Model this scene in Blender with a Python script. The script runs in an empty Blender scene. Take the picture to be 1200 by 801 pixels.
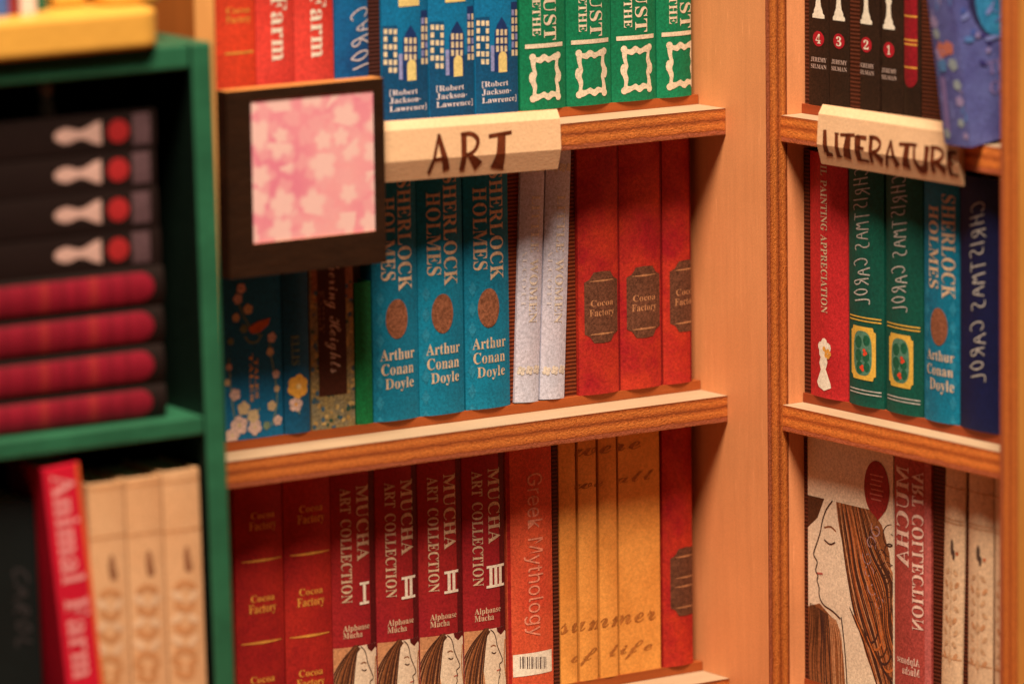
import bpy, bmesh, math, random
from mathutils import Matrix, Vector
random.seed(7)
SC = bpy.context.scene
COL = SC.collection
R = math.radians

# ------------------------------------------------------------------ camera
# one unit is ten centimetres of the miniature
YAW, PITCH, ROLL, FOC = R(34.6024), R(9.1277), R(-0.7374), 6483.296
CAM = Vector((-3.74106, -5.04139, 1.06635))
FW = Vector((math.sin(YAW) * math.cos(PITCH), math.cos(YAW) * math.cos(PITCH), -math.sin(PITCH)))
_r = Vector((math.cos(YAW), -math.sin(YAW), 0)); _u = _r.cross(FW)
RT = _r * math.cos(ROLL) + _u * math.sin(ROLL)
UP = _u * math.cos(ROLL) - _r * math.sin(ROLL)
cd = bpy.data.cameras.new('camera'); cam = bpy.data.objects.new('camera', cd); COL.objects.link(cam)
cam.matrix_world = Matrix(((RT.x, UP.x, -FW.x, CAM.x), (RT.y, UP.y, -FW.y, CAM.y), (RT.z, UP.z, -FW.z, CAM.z), (0, 0, 0, 1)))
cd.sensor_width = 36.0; cd.lens = 36.0 * FOC / 1200.0
cd.clip_start = 0.05; cd.clip_end = 100.0
cd.dof.use_dof = True; cd.dof.focus_distance = 6.235; cd.dof.aperture_fstop = 1.75; cd.dof.aperture_blades = 0
SC.camera = cam

# ------------------------------------------------------------------ light: one warm studio lamp above the camera, faint warm surroundings
w = bpy.data.worlds.new('World'); SC.world = w; w.use_nodes = True
bg = w.node_tree.nodes['Background']; bg.inputs[0].default_value = (1.0, 0.66, 0.44, 1); bg.inputs[1].default_value = 0.010
TINT = (1.0, 0.80, 0.60)
ld = bpy.data.lights.new('studio_lamp', 'AREA'); ld.shape = 'DISK'; ld.size = 2.0; ld.energy = 850.0; ld.color = (1.0, 0.745, 0.50)
lo = bpy.data.objects.new('studio_lamp', ld); COL.objects.link(lo)
LT = Vector((-0.1, -0.15, 0.1)); lo.location = (-1.86, -2.27, 5.32); LDIR = (lo.location - LT).normalized()
lo.rotation_euler = (-LDIR).to_track_quat('-Z', 'Y').to_euler()
SC.view_settings.view_transform = 'Standard'; SC.view_settings.look = 'None'
SC.view_settings.exposure = 0.0; SC.view_settings.gamma = 1.0; SC.view_settings.use_curve_mapping = False
SC.cycles.max_bounces = 6; SC.cycles.diffuse_bounces = 2; SC.cycles.use_denoising = True

# ------------------------------------------------------------------ measuring helpers
def hit(px, py, o, n):
    """point of the plane (o, n) that shows at photo pixel (px, py)"""
    d = FW * FOC + RT * (px - 600) - UP * (py - 400.5)
    return CAM + d * ((o - CAM).dot(n) / d.dot(n))

# ------------------------------------------------------------------ materials
def lin(c):
    c /= 255.0
    return c / 12.92 if c <= 0.04045 else ((c + 0.055) / 1.055) ** 2.4
def K(r, g, b):
    """base colour whose look under the warm lamp is about this sRGB"""
    return tuple(min(0.88, max(0.003, lin(v) / t)) for v, t in zip((r, g, b), TINT))

class NT:
    def __init__(s, name, rough=0.6, spec=0.3):
        s.m = bpy.data.materials.new(name); s.m.use_nodes = True
        s.t = s.m.node_tree; s.b = s.t.nodes['Principled BSDF']
        s.b.inputs['Roughness'].default_value = rough
        s.b.inputs['Specular IOR Level'].default_value = spec
    def n(s, ty, **kw):
        x = s.t.nodes.new(ty)
        for k, v in kw.items(): setattr(x, k, v)
        return x
    def l(s, a, b): s.t.links.new(a, b)
    def coords(s, scale=(1, 1, 1), gen=False):
        tc = s.n('ShaderNodeTexCoord'); mp = s.n('ShaderNodeMapping'); mp.inputs['Scale'].default_value = scale
        oi = s.n('ShaderNodeObjectInfo'); ml = s.n('ShaderNodeMath', operation='MULTIPLY'); ml.inputs[1].default_value = 37.0
        s.l(oi.outputs['Random'], ml.inputs[0])
        s.l(tc.outputs['Generated' if gen else 'Object'], mp.inputs['Vector'])
        if not gen: s.l(ml.outputs[0], mp.inputs['Location'])
        return mp.outputs['Vector']
    def noise(s, vec, scale, detail=4, rough=0.6):
        x = s.n('ShaderNodeTexNoise'); x.inputs['Scale'].default_value = scale; x.inputs['Detail'].default_value = detail
        x.inputs['Roughness'].default_value = rough; s.l(vec, x.inputs['Vector']); return x.outputs['Fac']
    def ramp(s, fac, stops):
        x = s.n('ShaderNodeValToRGB'); e = x.color_ramp.elements
        while len(e) < len(stops): e.new(0.5)
        for i, (p, c) in enumerate(stops):
            e[i].position = p; e[i].color = (c[0], c[1], c[2], 1)
        s.l(fac, x.inputs['Fac']); return x.outputs['Color']
    def mul(s, a, b, f=1.0, mode='MULTIPLY'):
        x = s.n('ShaderNodeMix', data_type='RGBA', blend_type=mode); x.inputs[0].default_value = f
        s.l(a, x.inputs[6]); s.l(b, x.inputs[7]); return x.outputs[2]
    def bump(s, fac, strength, dist):
        x = s.n('ShaderNodeBump'); x.inputs['Strength'].default_value = strength; x.inputs['Distance'].default_value = dist
        s.l(fac, x.inputs['Height']); s.l(x.outputs['Normal'], s.b.inputs['Normal'])
    def col(s, c): s.l(c, s.b.inputs['Base Color'])

def sc(c, f): return tuple(min(0.9, v * f) for v in c)
_cache = {}
def paper(c, grain=0.22, blotch=0.12, rough=0.62, c2=None, bscale=9.0, spec=0.25):
    """printed cloth or card: fine grain, faint blotches, slight tooth"""
    key = (c, grain, blotch, rough, c2, bscale)
    if key in _cache: return _cache[key]
    t = NT('print', rough, spec); v = t.coords()
    base = K(*c); b2 = K(*c2) if c2 else None
    if b2: a = t.ramp(t.noise(v, bscale, 5, 0.65), [(0.36, base), (0.64, b2)])
    else: a = t.ramp(t.noise(v, bscale, 4), [(0.3, sc(base, 1 - blotch)), (0.7, sc(base, 1 + blotch))])
    g = t.ramp(t.noise(v, 300, 2, 0.8), [(0.32, (1 - grain * 1.3,) * 3), (0.68, (1 + grain * .8,) * 3)])
    g2 = t.ramp(t.noise(v, 1100, 1, 0.5), [(0.3, (1 - grain * .7,) * 3), (0.7, (1 + grain * .5,) * 3)])
    t.col(t.mul(t.mul(a, g), g2)); t.bump(t.noise(v, 520, 2), 0.25, 0.0006)
    _cache[key] = t.m; return t.m

def wood_face(c, axis='Z', rough=0.55, amt=0.14):
    t = NT('basswood', rough, 0.25)
    s1 = {'Z': (60, 60, 4), 'X': (4, 60, 60), 'Y': (60, 4, 60)}[axis]
    v = t.coords(s1); b = K(*c)
    a = t.ramp(t.noise(v, 1.4, 6, 0.65), [(0.28, sc(b, 1 - amt)), (0.5, b), (0.72, sc(b, 1 + amt * .6))])
    v3 = t.coords(); broad = t.ramp(t.noise(v3, 5.5, 3), [(0.3, (.9, .87, .83)), (0.7, (1.04, 1.04, 1.04))])
    fl = t.ramp(t.noise(t.coords(tuple(x * 6 for x in s1)), 1.0, 2, .5), [(0.66, (1, 1, 1)), (0.76, (1.16, 1.2, 1.28))])
    gr = t.ramp(t.noise(v3, 650, 2, .7), [(0.3, (.9, .9, .9)), (0.7, (1.07, 1.07, 1.07))])
    t.col(t.mul(t.mul(t.mul(a, broad), fl), gr)); t.bump(t.noise(v, 3.0, 4), 0.3, 0.0012)
    return t.m

def ply_edge(across, along, tone=1.0, dark=1.0):
    """laser-cut plywood edge: layers across the thickness, scorched pits along it"""
    t = NT('ply_edge', 0.5, 0.3)
    g = t.coords(gen=True); sp = t.n('ShaderNodeSeparateXYZ'); t.l(g, sp.inputs[0])
    v = t.coords({'X': (42, 75, 75), 'Y': (75, 42, 75), 'Z': (75, 75, 42)}[along])
    wob = t.noise(v, 1.5, 4, .7)
    ad = t.n('ShaderNodeMath', operation='MULTIPLY_ADD'); ad.inputs[1].default_value = 0.16
    t.l(wob, ad.inputs[0])
    sb = t.n('ShaderNodeMath', operation='SUBTRACT'); t.l(sp.outputs[across], sb.inputs[0]); sb.inputs[1].default_value = 0.08
    t.l(sb.outputs[0], ad.inputs[2])
    o, m_, d, r_ = [sc(K(*q), tone) for q in ((206, 114, 46), (182, 92, 36), (134, 60, 22), (160, 80, 48))]
    d = sc(d, dark)
    a = t.ramp(ad.outputs[0], [(0.0, d), (0.06, r_), (0.15, r_), (0.18, d), (0.22, m_), (0.4, o), (0.5, m_), (0.58, d), (0.66, m_), (0.8, o), (0.9, m_), (0.96, d)])
    p = t.ramp(t.noise(v, 7.0, 6, .8), [(0.36, (.6, .52, .44)), (0.5, (.96, .95, .94)), (0.72, (1.2, 1.18, 1.12))])
    f = t.ramp(t.noise(t.coords(), 620, 3, .8), [(0.32, (.78, .74, .7)), (0.66, (1.14, 1.14, 1.14))])
    t.col(t.mul(t.mul(a, p), f)); t.bump(t.noise(v, 6.0, 6, .75), 0.8, 0.003)
    return t.m

def ribbed(c1, c2, scale=70.0):
    t = NT('ribbed_card', 0.7, 0.2); v = t.coords()
    tc = t.n('ShaderNodeTexCoord'); wv = t.n('ShaderNodeTexWave', wave_type='BANDS', bands_direction='Z')
    wv.inputs['Scale'].default_value = scale; wv.inputs['Distortion'].default_value = 0.6
    t.l(tc.outputs['Object'], wv.inputs['Vector'])
    a = t.ramp(wv.outputs['Fac'], [(0.3, K(*c2)), (0.65, K(*c1))])
    g = t.ramp(t.noise(v, 420, 2, .8), [(0.3, (.75,) * 3), (0.7, (1.15,) * 3)])
    t.col(t.mul(a, g)); t.bump(wv.outputs['Fac'], 0.5, 0.001)
    return t.m

def paint(c, rough=0.42, amt=0.1, spec=0.4):
    t = NT('paint', rough, spec); v = t.coords(); b = K(*c)
    t.col(t.ramp(t.noise(v, 14, 4), [(0.3, sc(b, 1 - amt)), (0.7, sc(b, 1 + amt))]))
    t.bump(t.noise(v, 60, 4), 0.25, 0.003)
    return t.m

# ------------------------------------------------------------------ letter outlines (triangles on a 1000-unit em): B serif, S sans, H script
GLYPHS = {
    'B': {
        '1': (375, [65, 0, 65, 36, 120, 36, 135, 38, 146, 45, 152, 58, 154, 79, 154, 416, 130, 388, 108, 365, 87, 351, 67, 346, 52, 349, 40, 359, 31, 375, 28, 396, 
            50, 402, 74, 412, 101, 426, 132, 447, 179, 482, 254, 482, 254, 79, 256, 61, 261, 47, 271, 38, 288, 36, 343, 36, 343, 0], [19, 21, 20, 19, 7, 21, 7, 22, 
            21, 18, 7, 19, 17, 7, 18, 17, 8, 7, 6, 22, 7, 16, 8, 17, 15, 8, 16, 14, 8, 15, 14, 9, 8, 13, 9, 14, 13, 10, 9, 12, 10, 13, 12, 11, 10, 5, 22, 6, 5, 23, 
            22, 5, 24, 23, 4, 24, 5, 4, 25, 24, 3, 25, 4, 3, 26, 25, 2, 26, 3, 0, 2, 1, 0, 26, 2, 0, 27, 26, 0, 28, 27]),
        '2': (375, [24, 0, 24, 69, 123, 171, 160, 210, 187, 245, 206, 277, 218, 307, 224, 338, 226, 371, 223, 405, 212, 427, 196, 441, 174, 445, 145, 438, 126, 416, 
            116, 380, 112, 329, 77, 333, 50, 344, 32, 365, 26, 396, 30, 419, 43, 441, 63, 459, 92, 474, 129, 483, 174, 486, 240, 479, 288, 456, 318, 421, 328, 375, 
            326, 352, 319, 329, 308, 306, 291, 281, 268, 252, 238, 220, 201, 182, 154, 138, 87, 74, 244, 74, 263, 77, 279, 86, 292, 101, 300, 120, 305, 141, 345, 
            141, 341, 0], [25, 27, 26, 24, 27, 25, 24, 28, 27, 23, 28, 24, 22, 28, 23, 22, 12, 28, 12, 29, 28, 22, 13, 12, 11, 29, 12, 10, 29, 11, 21, 13, 22, 21, 
            14, 13, 9, 29, 10, 9, 30, 29, 20, 14, 21, 20, 15, 14, 8, 30, 9, 19, 15, 20, 19, 16, 15, 8, 31, 30, 7, 31, 8, 18, 16, 19, 7, 32, 31, 17, 16, 18, 6, 32, 
            7, 6, 33, 32, 5, 33, 6, 5, 34, 33, 5, 35, 34, 4, 35, 5, 4, 36, 35, 3, 36, 4, 3, 37, 36, 2, 37, 3, 2, 38, 37, 1, 38, 2, 44, 46, 45, 44, 47, 46, 1, 39, 
            38, 43, 47, 44, 42, 47, 43, 41, 47, 42, 40, 47, 41, 1, 40, 39, 1, 47, 40, 0, 47, 1]),
        '3': (375, [163, -7, 117, -4, 81, 5, 53, 18, 34, 35, 23, 54, 19, 74, 23, 96, 36, 113, 54, 123, 76, 126, 82, 89, 99, 62, 125, 46, 158, 40, 180, 42, 199, 49, 
            216, 61, 230, 79, 238, 105, 241, 139, 234, 174, 214, 202, 181, 221, 137, 227, 95, 227, 95, 269, 140, 269, 178, 275, 204, 296, 220, 327, 225, 367, 221, 
            400, 211, 424, 193, 440, 169, 445, 148, 441, 133, 430, 122, 413, 116, 391, 113, 367, 111, 341, 75, 345, 47, 356, 30, 374, 24, 401, 34, 434, 62, 461, 
            108, 480, 173, 486, 237, 479, 286, 458, 317, 423, 328, 377, 320, 335, 298, 301, 265, 275, 225, 256, 252, 249, 279, 238, 305, 222, 326, 201, 340, 174, 
            345, 138, 341, 101, 329, 70, 312, 44, 288, 25, 261, 10, 230, 1, 197, -5], [48, 50, 49, 47, 50, 48, 47, 51, 50, 46, 51, 47, 46, 35, 51, 35, 52, 51, 46, 
            36, 35, 34, 52, 35, 46, 37, 36, 33, 52, 34, 45, 37, 46, 45, 38, 37, 32, 52, 33, 32, 53, 52, 45, 39, 38, 44, 39, 45, 31, 53, 32, 44, 40, 39, 31, 54, 53, 
            43, 40, 44, 30, 54, 31, 43, 41, 40, 42, 41, 43, 30, 55, 54, 29, 55, 30, 29, 56, 55, 28, 56, 29, 27, 56, 28, 27, 57, 56, 25, 27, 26, 25, 57, 27, 25, 58, 
            57, 25, 59, 58, 25, 24, 59, 24, 60, 59, 23, 60, 24, 23, 61, 60, 22, 61, 23, 21, 61, 22, 21, 62, 61, 20, 62, 21, 20, 63, 62, 19, 63, 20, 19, 64, 63, 9, 
            11, 10, 8, 11, 9, 7, 11, 8, 18, 64, 19, 18, 65, 64, 6, 11, 7, 6, 12, 11, 17, 65, 18, 5, 12, 6, 17, 66, 65, 5, 13, 12, 16, 66, 17, 4, 13, 5, 15, 66, 16, 
            4, 14, 13, 15, 67, 66, 14, 67, 15, 4, 67, 14, 3, 67, 4, 3, 68, 67, 2, 68, 3, 2, 69, 68, 1, 69, 2, 1, 70, 69, 0, 70, 1]),
        '4': (375, [121, 0, 121, 36, 140, 36, 161, 38, 179, 44, 191, 58, 195, 84, 195, 125, 9, 125, 9, 166, 199, 480, 293, 480, 293, 169, 363, 169, 363, 125, 293, 
            125, 293, 84, 297, 58, 309, 44, 327, 38, 348, 36, 357, 36, 357, 0, 56, 169, 195, 169, 195, 287, 195, 317, 196, 351, 197, 384, 199, 416, 195, 406, 189, 
            394, 182, 380, 174, 366, 165, 351, 158, 338, 151, 327, 146, 319], [9, 29, 10, 29, 11, 10, 29, 12, 11, 9, 30, 29, 28, 12, 29, 9, 31, 30, 9, 32, 31, 27, 
            12, 28, 9, 33, 32, 9, 34, 33, 9, 35, 34, 26, 12, 27, 9, 36, 35, 9, 37, 36, 9, 23, 37, 25, 12, 26, 24, 12, 25, 9, 24, 23, 9, 12, 24, 9, 13, 12, 9, 14, 
            13, 8, 14, 9, 7, 14, 8, 6, 15, 7, 15, 14, 7, 6, 16, 15, 5, 16, 6, 5, 17, 16, 4, 17, 5, 4, 18, 17, 3, 18, 4, 3, 19, 18, 2, 19, 3, 2, 20, 19, 0, 2, 1, 0, 
            20, 2, 0, 21, 20, 0, 22, 21]),
        'A': (436, [-9, 0, -9, 18, 9, 21, 24, 30, 36, 47, 49, 75, 206, 466, 224, 465, 384, 87, 399, 55, 411, 34, 425, 22, 443, 18, 443, 0, 229, 0, 229, 18, 270, 25, 
            283, 46, 281, 59, 273, 81, 253, 132, 103, 132, 79, 71, 77, 65, 76, 59, 75, 53, 75, 48, 87, 26, 124, 18, 128, 18, 128, 0, 113, 161, 242, 161, 177, 319], 
            [5, 7, 6, 5, 33, 7, 33, 8, 7, 5, 31, 33, 32, 8, 33, 5, 21, 31, 21, 32, 31, 21, 20, 32, 20, 8, 32, 5, 22, 21, 19, 8, 20, 19, 9, 8, 18, 9, 19, 4, 22, 5, 
            4, 23, 22, 4, 24, 23, 17, 9, 18, 4, 25, 24, 17, 10, 9, 4, 26, 25, 4, 27, 26, 3, 27, 4, 16, 10, 17, 16, 11, 10, 2, 27, 3, 2, 28, 27, 15, 11, 16, 15, 12, 
            11, 1, 28, 2, 0, 28, 1, 0, 29, 28, 0, 30, 29, 14, 12, 15, 14, 13, 12]),
        'C': (468, [257, -11, 193, -3, 137, 20, 91, 56, 56, 104, 34, 162, 26, 228, 34, 294, 56, 351, 92, 399, 139, 435, 195, 458, 259, 465, 309, 459, 367, 440, 377, 
            436, 388, 435, 408, 443, 419, 465, 437, 465, 437, 308, 420, 308, 392, 364, 356, 407, 313, 434, 265, 443, 174, 389, 144, 226, 177, 74, 278, 24, 318, 29, 
            358, 45, 395, 71, 428, 106, 447, 89, 365, 14], [11, 13, 12, 17, 19, 18, 17, 20, 19, 11, 14, 13, 10, 25, 11, 25, 14, 11, 10, 26, 25, 24, 14, 25, 16, 20, 
            17, 24, 15, 14, 24, 16, 15, 24, 23, 16, 23, 22, 16, 22, 20, 16, 9, 26, 10, 8, 26, 9, 8, 27, 26, 21, 20, 22, 7, 27, 8, 6, 27, 7, 5, 27, 6, 5, 28, 27, 4, 
            28, 5, 32, 34, 33, 3, 28, 4, 32, 35, 34, 3, 29, 28, 31, 35, 32, 2, 29, 3, 30, 35, 31, 29, 35, 30, 2, 35, 29, 1, 35, 2, 1, 0, 35]),
        'D': (496, [20, 0, 20, 17, 47, 21, 63, 30, 71, 46, 74, 75, 74, 374, 71, 407, 61, 426, 43, 435, 15, 439, 15, 455, 222, 455, 328, 441, 405, 396, 452, 325, 
            468, 228, 408, 57, 228, 0, 222, 24, 279, 37, 319, 75, 343, 139, 351, 229, 319, 382, 223, 433, 202, 431, 190, 423, 184, 409, 182, 385, 182, 72, 184, 48, 
            190, 34, 202, 27], [10, 12, 11, 10, 13, 12, 10, 25, 13, 25, 14, 13, 9, 25, 10, 8, 25, 9, 8, 26, 25, 24, 14, 25, 8, 27, 26, 7, 27, 8, 7, 28, 27, 7, 29, 
            28, 6, 29, 7, 24, 15, 14, 6, 30, 29, 23, 15, 24, 5, 30, 6, 23, 16, 15, 22, 16, 23, 22, 17, 16, 21, 17, 22, 20, 17, 21, 4, 30, 5, 4, 31, 30, 20, 18, 17, 
            4, 32, 31, 3, 32, 4, 19, 18, 20, 3, 33, 32, 2, 33, 3, 2, 19, 33, 2, 18, 19, 1, 18, 2, 0, 18, 1]),
        'E': (442, [14, 0, 14, 17, 44, 20, 62, 30, 72, 48, 75, 78, 75, 369, 72, 405, 62, 425, 44, 435, 16, 439, 16, 455, 399, 455, 399, 320, 383, 320, 369, 373, 
            340, 406, 295, 424, 232, 430, 213, 430, 200, 428, 191, 424, 186, 417, 184, 405, 183, 388, 183, 246, 193, 246, 232, 252, 259, 269, 277, 300, 288, 345, 
            304, 345, 304, 118, 287, 118, 282, 154, 273, 181, 259, 201, 241, 213, 216, 220, 185, 222, 183, 222, 183, 67, 185, 47, 192, 35, 206, 29, 230, 28, 276, 
            30, 313, 39, 345, 53, 371, 75, 393, 105, 411, 143, 430, 143, 402, 0], [10, 12, 11, 10, 18, 12, 18, 17, 12, 17, 16, 12, 16, 15, 12, 15, 13, 12, 9, 18, 
            10, 8, 18, 9, 8, 19, 18, 8, 20, 19, 8, 21, 20, 7, 21, 8, 7, 22, 21, 7, 23, 22, 7, 24, 23, 6, 24, 7, 6, 25, 24, 14, 13, 15, 5, 25, 6, 29, 31, 30, 29, 
            32, 31, 28, 32, 29, 27, 35, 28, 35, 32, 28, 26, 36, 27, 36, 35, 27, 5, 26, 25, 5, 40, 26, 40, 39, 26, 39, 38, 26, 38, 37, 26, 37, 36, 26, 5, 41, 40, 
            34, 32, 35, 33, 32, 34, 50, 52, 51, 50, 53, 52, 49, 53, 50, 4, 41, 5, 48, 53, 49, 4, 42, 41, 47, 53, 48, 3, 42, 4, 3, 43, 42, 46, 53, 47, 3, 44, 43, 
            45, 53, 46, 2, 44, 3, 2, 45, 44, 2, 53, 45, 1, 53, 2, 0, 53, 1]),
        'F': (404, [15, 0, 15, 17, 45, 23, 62, 34, 72, 53, 75, 84, 75, 375, 71, 405, 61, 423, 43, 433, 14, 439, 14, 455, 394, 455, 394, 320, 377, 320, 369, 357, 
            355, 385, 336, 406, 310, 420, 275, 428, 230, 431, 212, 431, 200, 429, 191, 427, 186, 421, 183, 412, 182, 398, 182, 247, 190, 247, 229, 253, 256, 270, 
            274, 301, 284, 347, 302, 347, 302, 118, 285, 118, 274, 168, 257, 200, 229, 218, 189, 224, 182, 224, 182, 81, 183, 59, 188, 43, 196, 31, 210, 24, 229, 
            19, 257, 17, 257, 0], [10, 12, 11, 10, 20, 12, 20, 19, 12, 19, 18, 12, 18, 17, 12, 17, 16, 12, 16, 13, 12, 9, 20, 10, 8, 21, 9, 21, 20, 9, 8, 22, 21, 
            8, 23, 22, 8, 24, 23, 7, 24, 8, 7, 25, 24, 7, 26, 25, 6, 26, 7, 6, 27, 26, 15, 13, 16, 5, 27, 6, 14, 13, 15, 31, 33, 32, 31, 34, 33, 30, 34, 31, 29, 
            34, 30, 28, 37, 29, 37, 34, 29, 5, 28, 27, 5, 40, 28, 40, 39, 28, 39, 38, 28, 38, 37, 28, 5, 41, 40, 36, 34, 37, 35, 34, 36, 4, 41, 5, 4, 42, 41, 4, 
            43, 42, 3, 43, 4, 3, 44, 43, 2, 44, 3, 2, 45, 44, 2, 46, 45, 1, 46, 2, 1, 47, 46, 0, 47, 1, 0, 48, 47]),
        'G': (508, [268, -10, 200, -3, 141, 19, 93, 55, 57, 103, 35, 161, 28, 229, 35, 295, 57, 352, 93, 399, 139, 435, 195, 458, 257, 465, 311, 459, 369, 441, 379, 
            437, 388, 436, 398, 438, 406, 443, 412, 452, 419, 465, 437, 465, 437, 308, 420, 308, 403, 346, 382, 379, 357, 406, 329, 426, 299, 439, 267, 443, 176, 
            389, 146, 228, 154, 135, 180, 67, 221, 26, 275, 13, 308, 16, 328, 27, 339, 45, 343, 71, 343, 128, 339, 154, 329, 170, 309, 179, 275, 182, 275, 198, 
            500, 198, 500, 182, 473, 179, 457, 171, 449, 155, 446, 128, 446, 29, 357, 0], [11, 13, 12, 19, 21, 20, 19, 22, 21, 11, 14, 13, 10, 29, 11, 29, 14, 11, 
            18, 22, 19, 10, 30, 29, 28, 14, 29, 17, 22, 18, 28, 15, 14, 27, 15, 28, 16, 22, 17, 27, 16, 15, 27, 26, 16, 26, 25, 16, 25, 22, 16, 9, 30, 10, 8, 30, 
            9, 8, 31, 30, 24, 22, 25, 7, 31, 8, 23, 22, 24, 6, 31, 7, 5, 31, 6, 5, 32, 31, 44, 46, 45, 44, 47, 46, 43, 47, 44, 43, 48, 47, 43, 49, 48, 42, 49, 43, 
            42, 50, 49, 41, 50, 42, 4, 32, 5, 41, 51, 50, 40, 51, 41, 4, 33, 32, 40, 52, 51, 39, 52, 40, 3, 33, 4, 38, 52, 39, 3, 34, 33, 2, 34, 3, 37, 52, 38, 37, 
            53, 52, 36, 53, 37, 2, 35, 34, 1, 35, 2, 35, 53, 36, 1, 53, 35, 1, 0, 53]),
        'H': (523, [15, 0, 15, 17, 45, 22, 62, 32, 72, 50, 75, 81, 75, 379, 71, 406, 62, 424, 44, 434, 16, 439, 16, 455, 242, 455, 242, 439, 220, 436, 204, 432, 
            193, 425, 187, 415, 183, 400, 182, 379, 182, 251, 342, 251, 342, 379, 341, 400, 337, 415, 331, 425, 320, 432, 304, 436, 282, 439, 282, 455, 507, 455, 
            507, 439, 478, 434, 461, 424, 452, 407, 449, 379, 449, 81, 452, 52, 461, 33, 478, 22, 507, 17, 507, 0, 282, 0, 282, 17, 311, 21, 329, 31, 339, 49, 342, 
            81, 342, 221, 182, 221, 182, 81, 185, 50, 194, 32, 212, 22, 242, 17, 242, 0], [10, 12, 11, 10, 13, 12, 28, 30, 29, 28, 31, 30, 9, 13, 10, 9, 14, 13, 
            27, 31, 28, 27, 32, 31, 9, 15, 14, 26, 32, 27, 8, 15, 9, 26, 33, 32, 8, 16, 15, 25, 33, 26, 8, 17, 16, 24, 33, 25, 24, 34, 33, 7, 17, 8, 7, 18, 17, 23, 
            34, 24, 23, 35, 34, 6, 18, 7, 6, 19, 18, 22, 35, 23, 5, 19, 6, 5, 20, 19, 21, 35, 22, 21, 36, 35, 5, 49, 20, 49, 21, 20, 49, 48, 21, 48, 36, 21, 5, 50, 
            49, 47, 36, 48, 4, 50, 5, 4, 51, 50, 46, 36, 47, 46, 37, 36, 46, 38, 37, 3, 51, 4, 3, 52, 51, 45, 38, 46, 45, 39, 38, 2, 52, 3, 2, 53, 52, 44, 39, 45, 
            44, 40, 39, 1, 53, 2, 1, 54, 53, 43, 40, 44, 0, 54, 1, 0, 55, 54, 42, 40, 43, 42, 41, 40]),
        'I': (260, [13, 0, 13, 17, 42, 23, 61, 32, 72, 49, 75, 75, 75, 387, 72, 412, 63, 427, 45, 435, 13, 439, 13, 455, 244, 455, 244, 439, 214, 435, 196, 427, 
            186, 412, 183, 387, 183, 77, 184, 59, 187, 44, 194, 34, 206, 26, 223, 21, 246, 17, 246, 0], [10, 12, 11, 10, 13, 12, 9, 13, 10, 9, 14, 13, 8, 14, 9, 8, 
            15, 14, 7, 15, 8, 7, 16, 15, 6, 16, 7, 6, 17, 16, 5, 17, 6, 5, 18, 17, 5, 19, 18, 4, 19, 5, 4, 20, 19, 3, 20, 4, 3, 21, 20, 3, 22, 21, 2, 22, 3, 2, 23, 
            22, 1, 23, 2, 1, 24, 23, 0, 24, 1, 0, 25, 24]),
        'J': (330, [109, -65, 78, -62, 51, -54, 29, -40, 11, -22, 0, -1, -3, 23, 0, 44, 11, 61, 26, 71, 44, 75, 64, 71, 79, 62, 89, 47, 93, 28, 91, 13, 85, -1, 79, 
            -13, 77, -19, 84, -35, 105, -40, 126, -36, 139, -25, 145, -6, 148, 21, 148, 367, 146, 391, 142, 409, 135, 422, 122, 430, 104, 435, 79, 439, 79, 455, 
            314, 455, 314, 439, 292, 436, 277, 431, 266, 423, 260, 411, 256, 392, 255, 367, 255, 89, 219, -27], [31, 33, 32, 31, 34, 33, 30, 34, 31, 30, 35, 34, 
            30, 36, 35, 29, 36, 30, 29, 37, 36, 28, 37, 29, 28, 38, 37, 27, 38, 28, 27, 39, 38, 26, 39, 27, 26, 40, 39, 25, 40, 26, 24, 40, 25, 24, 41, 40, 24, 42, 
            41, 9, 11, 10, 9, 12, 11, 8, 12, 9, 8, 13, 12, 7, 13, 8, 7, 14, 13, 6, 14, 7, 6, 15, 14, 5, 15, 6, 23, 42, 24, 5, 16, 15, 4, 16, 5, 4, 17, 16, 22, 42, 
            23, 4, 18, 17, 4, 19, 18, 3, 19, 4, 21, 42, 22, 21, 0, 42, 3, 20, 19, 20, 0, 21, 2, 20, 3, 2, 0, 20, 1, 0, 2]),
        'K': (510, [16, 0, 16, 17, 45, 22, 63, 32, 72, 50, 75, 81, 75, 379, 72, 406, 63, 424, 45, 434, 17, 439, 17, 455, 242, 455, 242, 439, 221, 436, 205, 432, 
            194, 425, 187, 415, 184, 400, 183, 379, 183, 234, 321, 373, 342, 398, 349, 418, 334, 434, 291, 439, 291, 455, 486, 455, 486, 439, 477, 439, 415, 419, 
            345, 361, 271, 285, 463, 46, 475, 34, 487, 25, 501, 20, 519, 17, 519, 0, 281, 0, 281, 17, 294, 18, 306, 18, 315, 19, 322, 21, 331, 27, 334, 34, 329, 
            47, 316, 66, 199, 214, 183, 198, 183, 81, 186, 50, 195, 32, 213, 22, 242, 17, 242, 0], [10, 12, 11, 10, 13, 12, 25, 27, 26, 25, 28, 27, 9, 13, 10, 9, 
            14, 13, 24, 29, 25, 29, 28, 25, 24, 30, 29, 9, 15, 14, 8, 15, 9, 23, 30, 24, 8, 16, 15, 8, 17, 16, 7, 17, 8, 23, 31, 30, 22, 31, 23, 7, 18, 17, 6, 18, 
            7, 6, 19, 18, 21, 31, 22, 5, 19, 6, 5, 20, 19, 20, 31, 21, 20, 32, 31, 20, 33, 32, 5, 50, 20, 50, 49, 20, 49, 33, 20, 48, 33, 49, 5, 51, 50, 4, 51, 5, 
            4, 52, 51, 47, 33, 48, 3, 52, 4, 3, 53, 52, 46, 33, 47, 46, 34, 33, 45, 34, 46, 45, 35, 34, 2, 53, 3, 2, 54, 53, 44, 35, 45, 44, 36, 35, 1, 54, 2, 1, 
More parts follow.
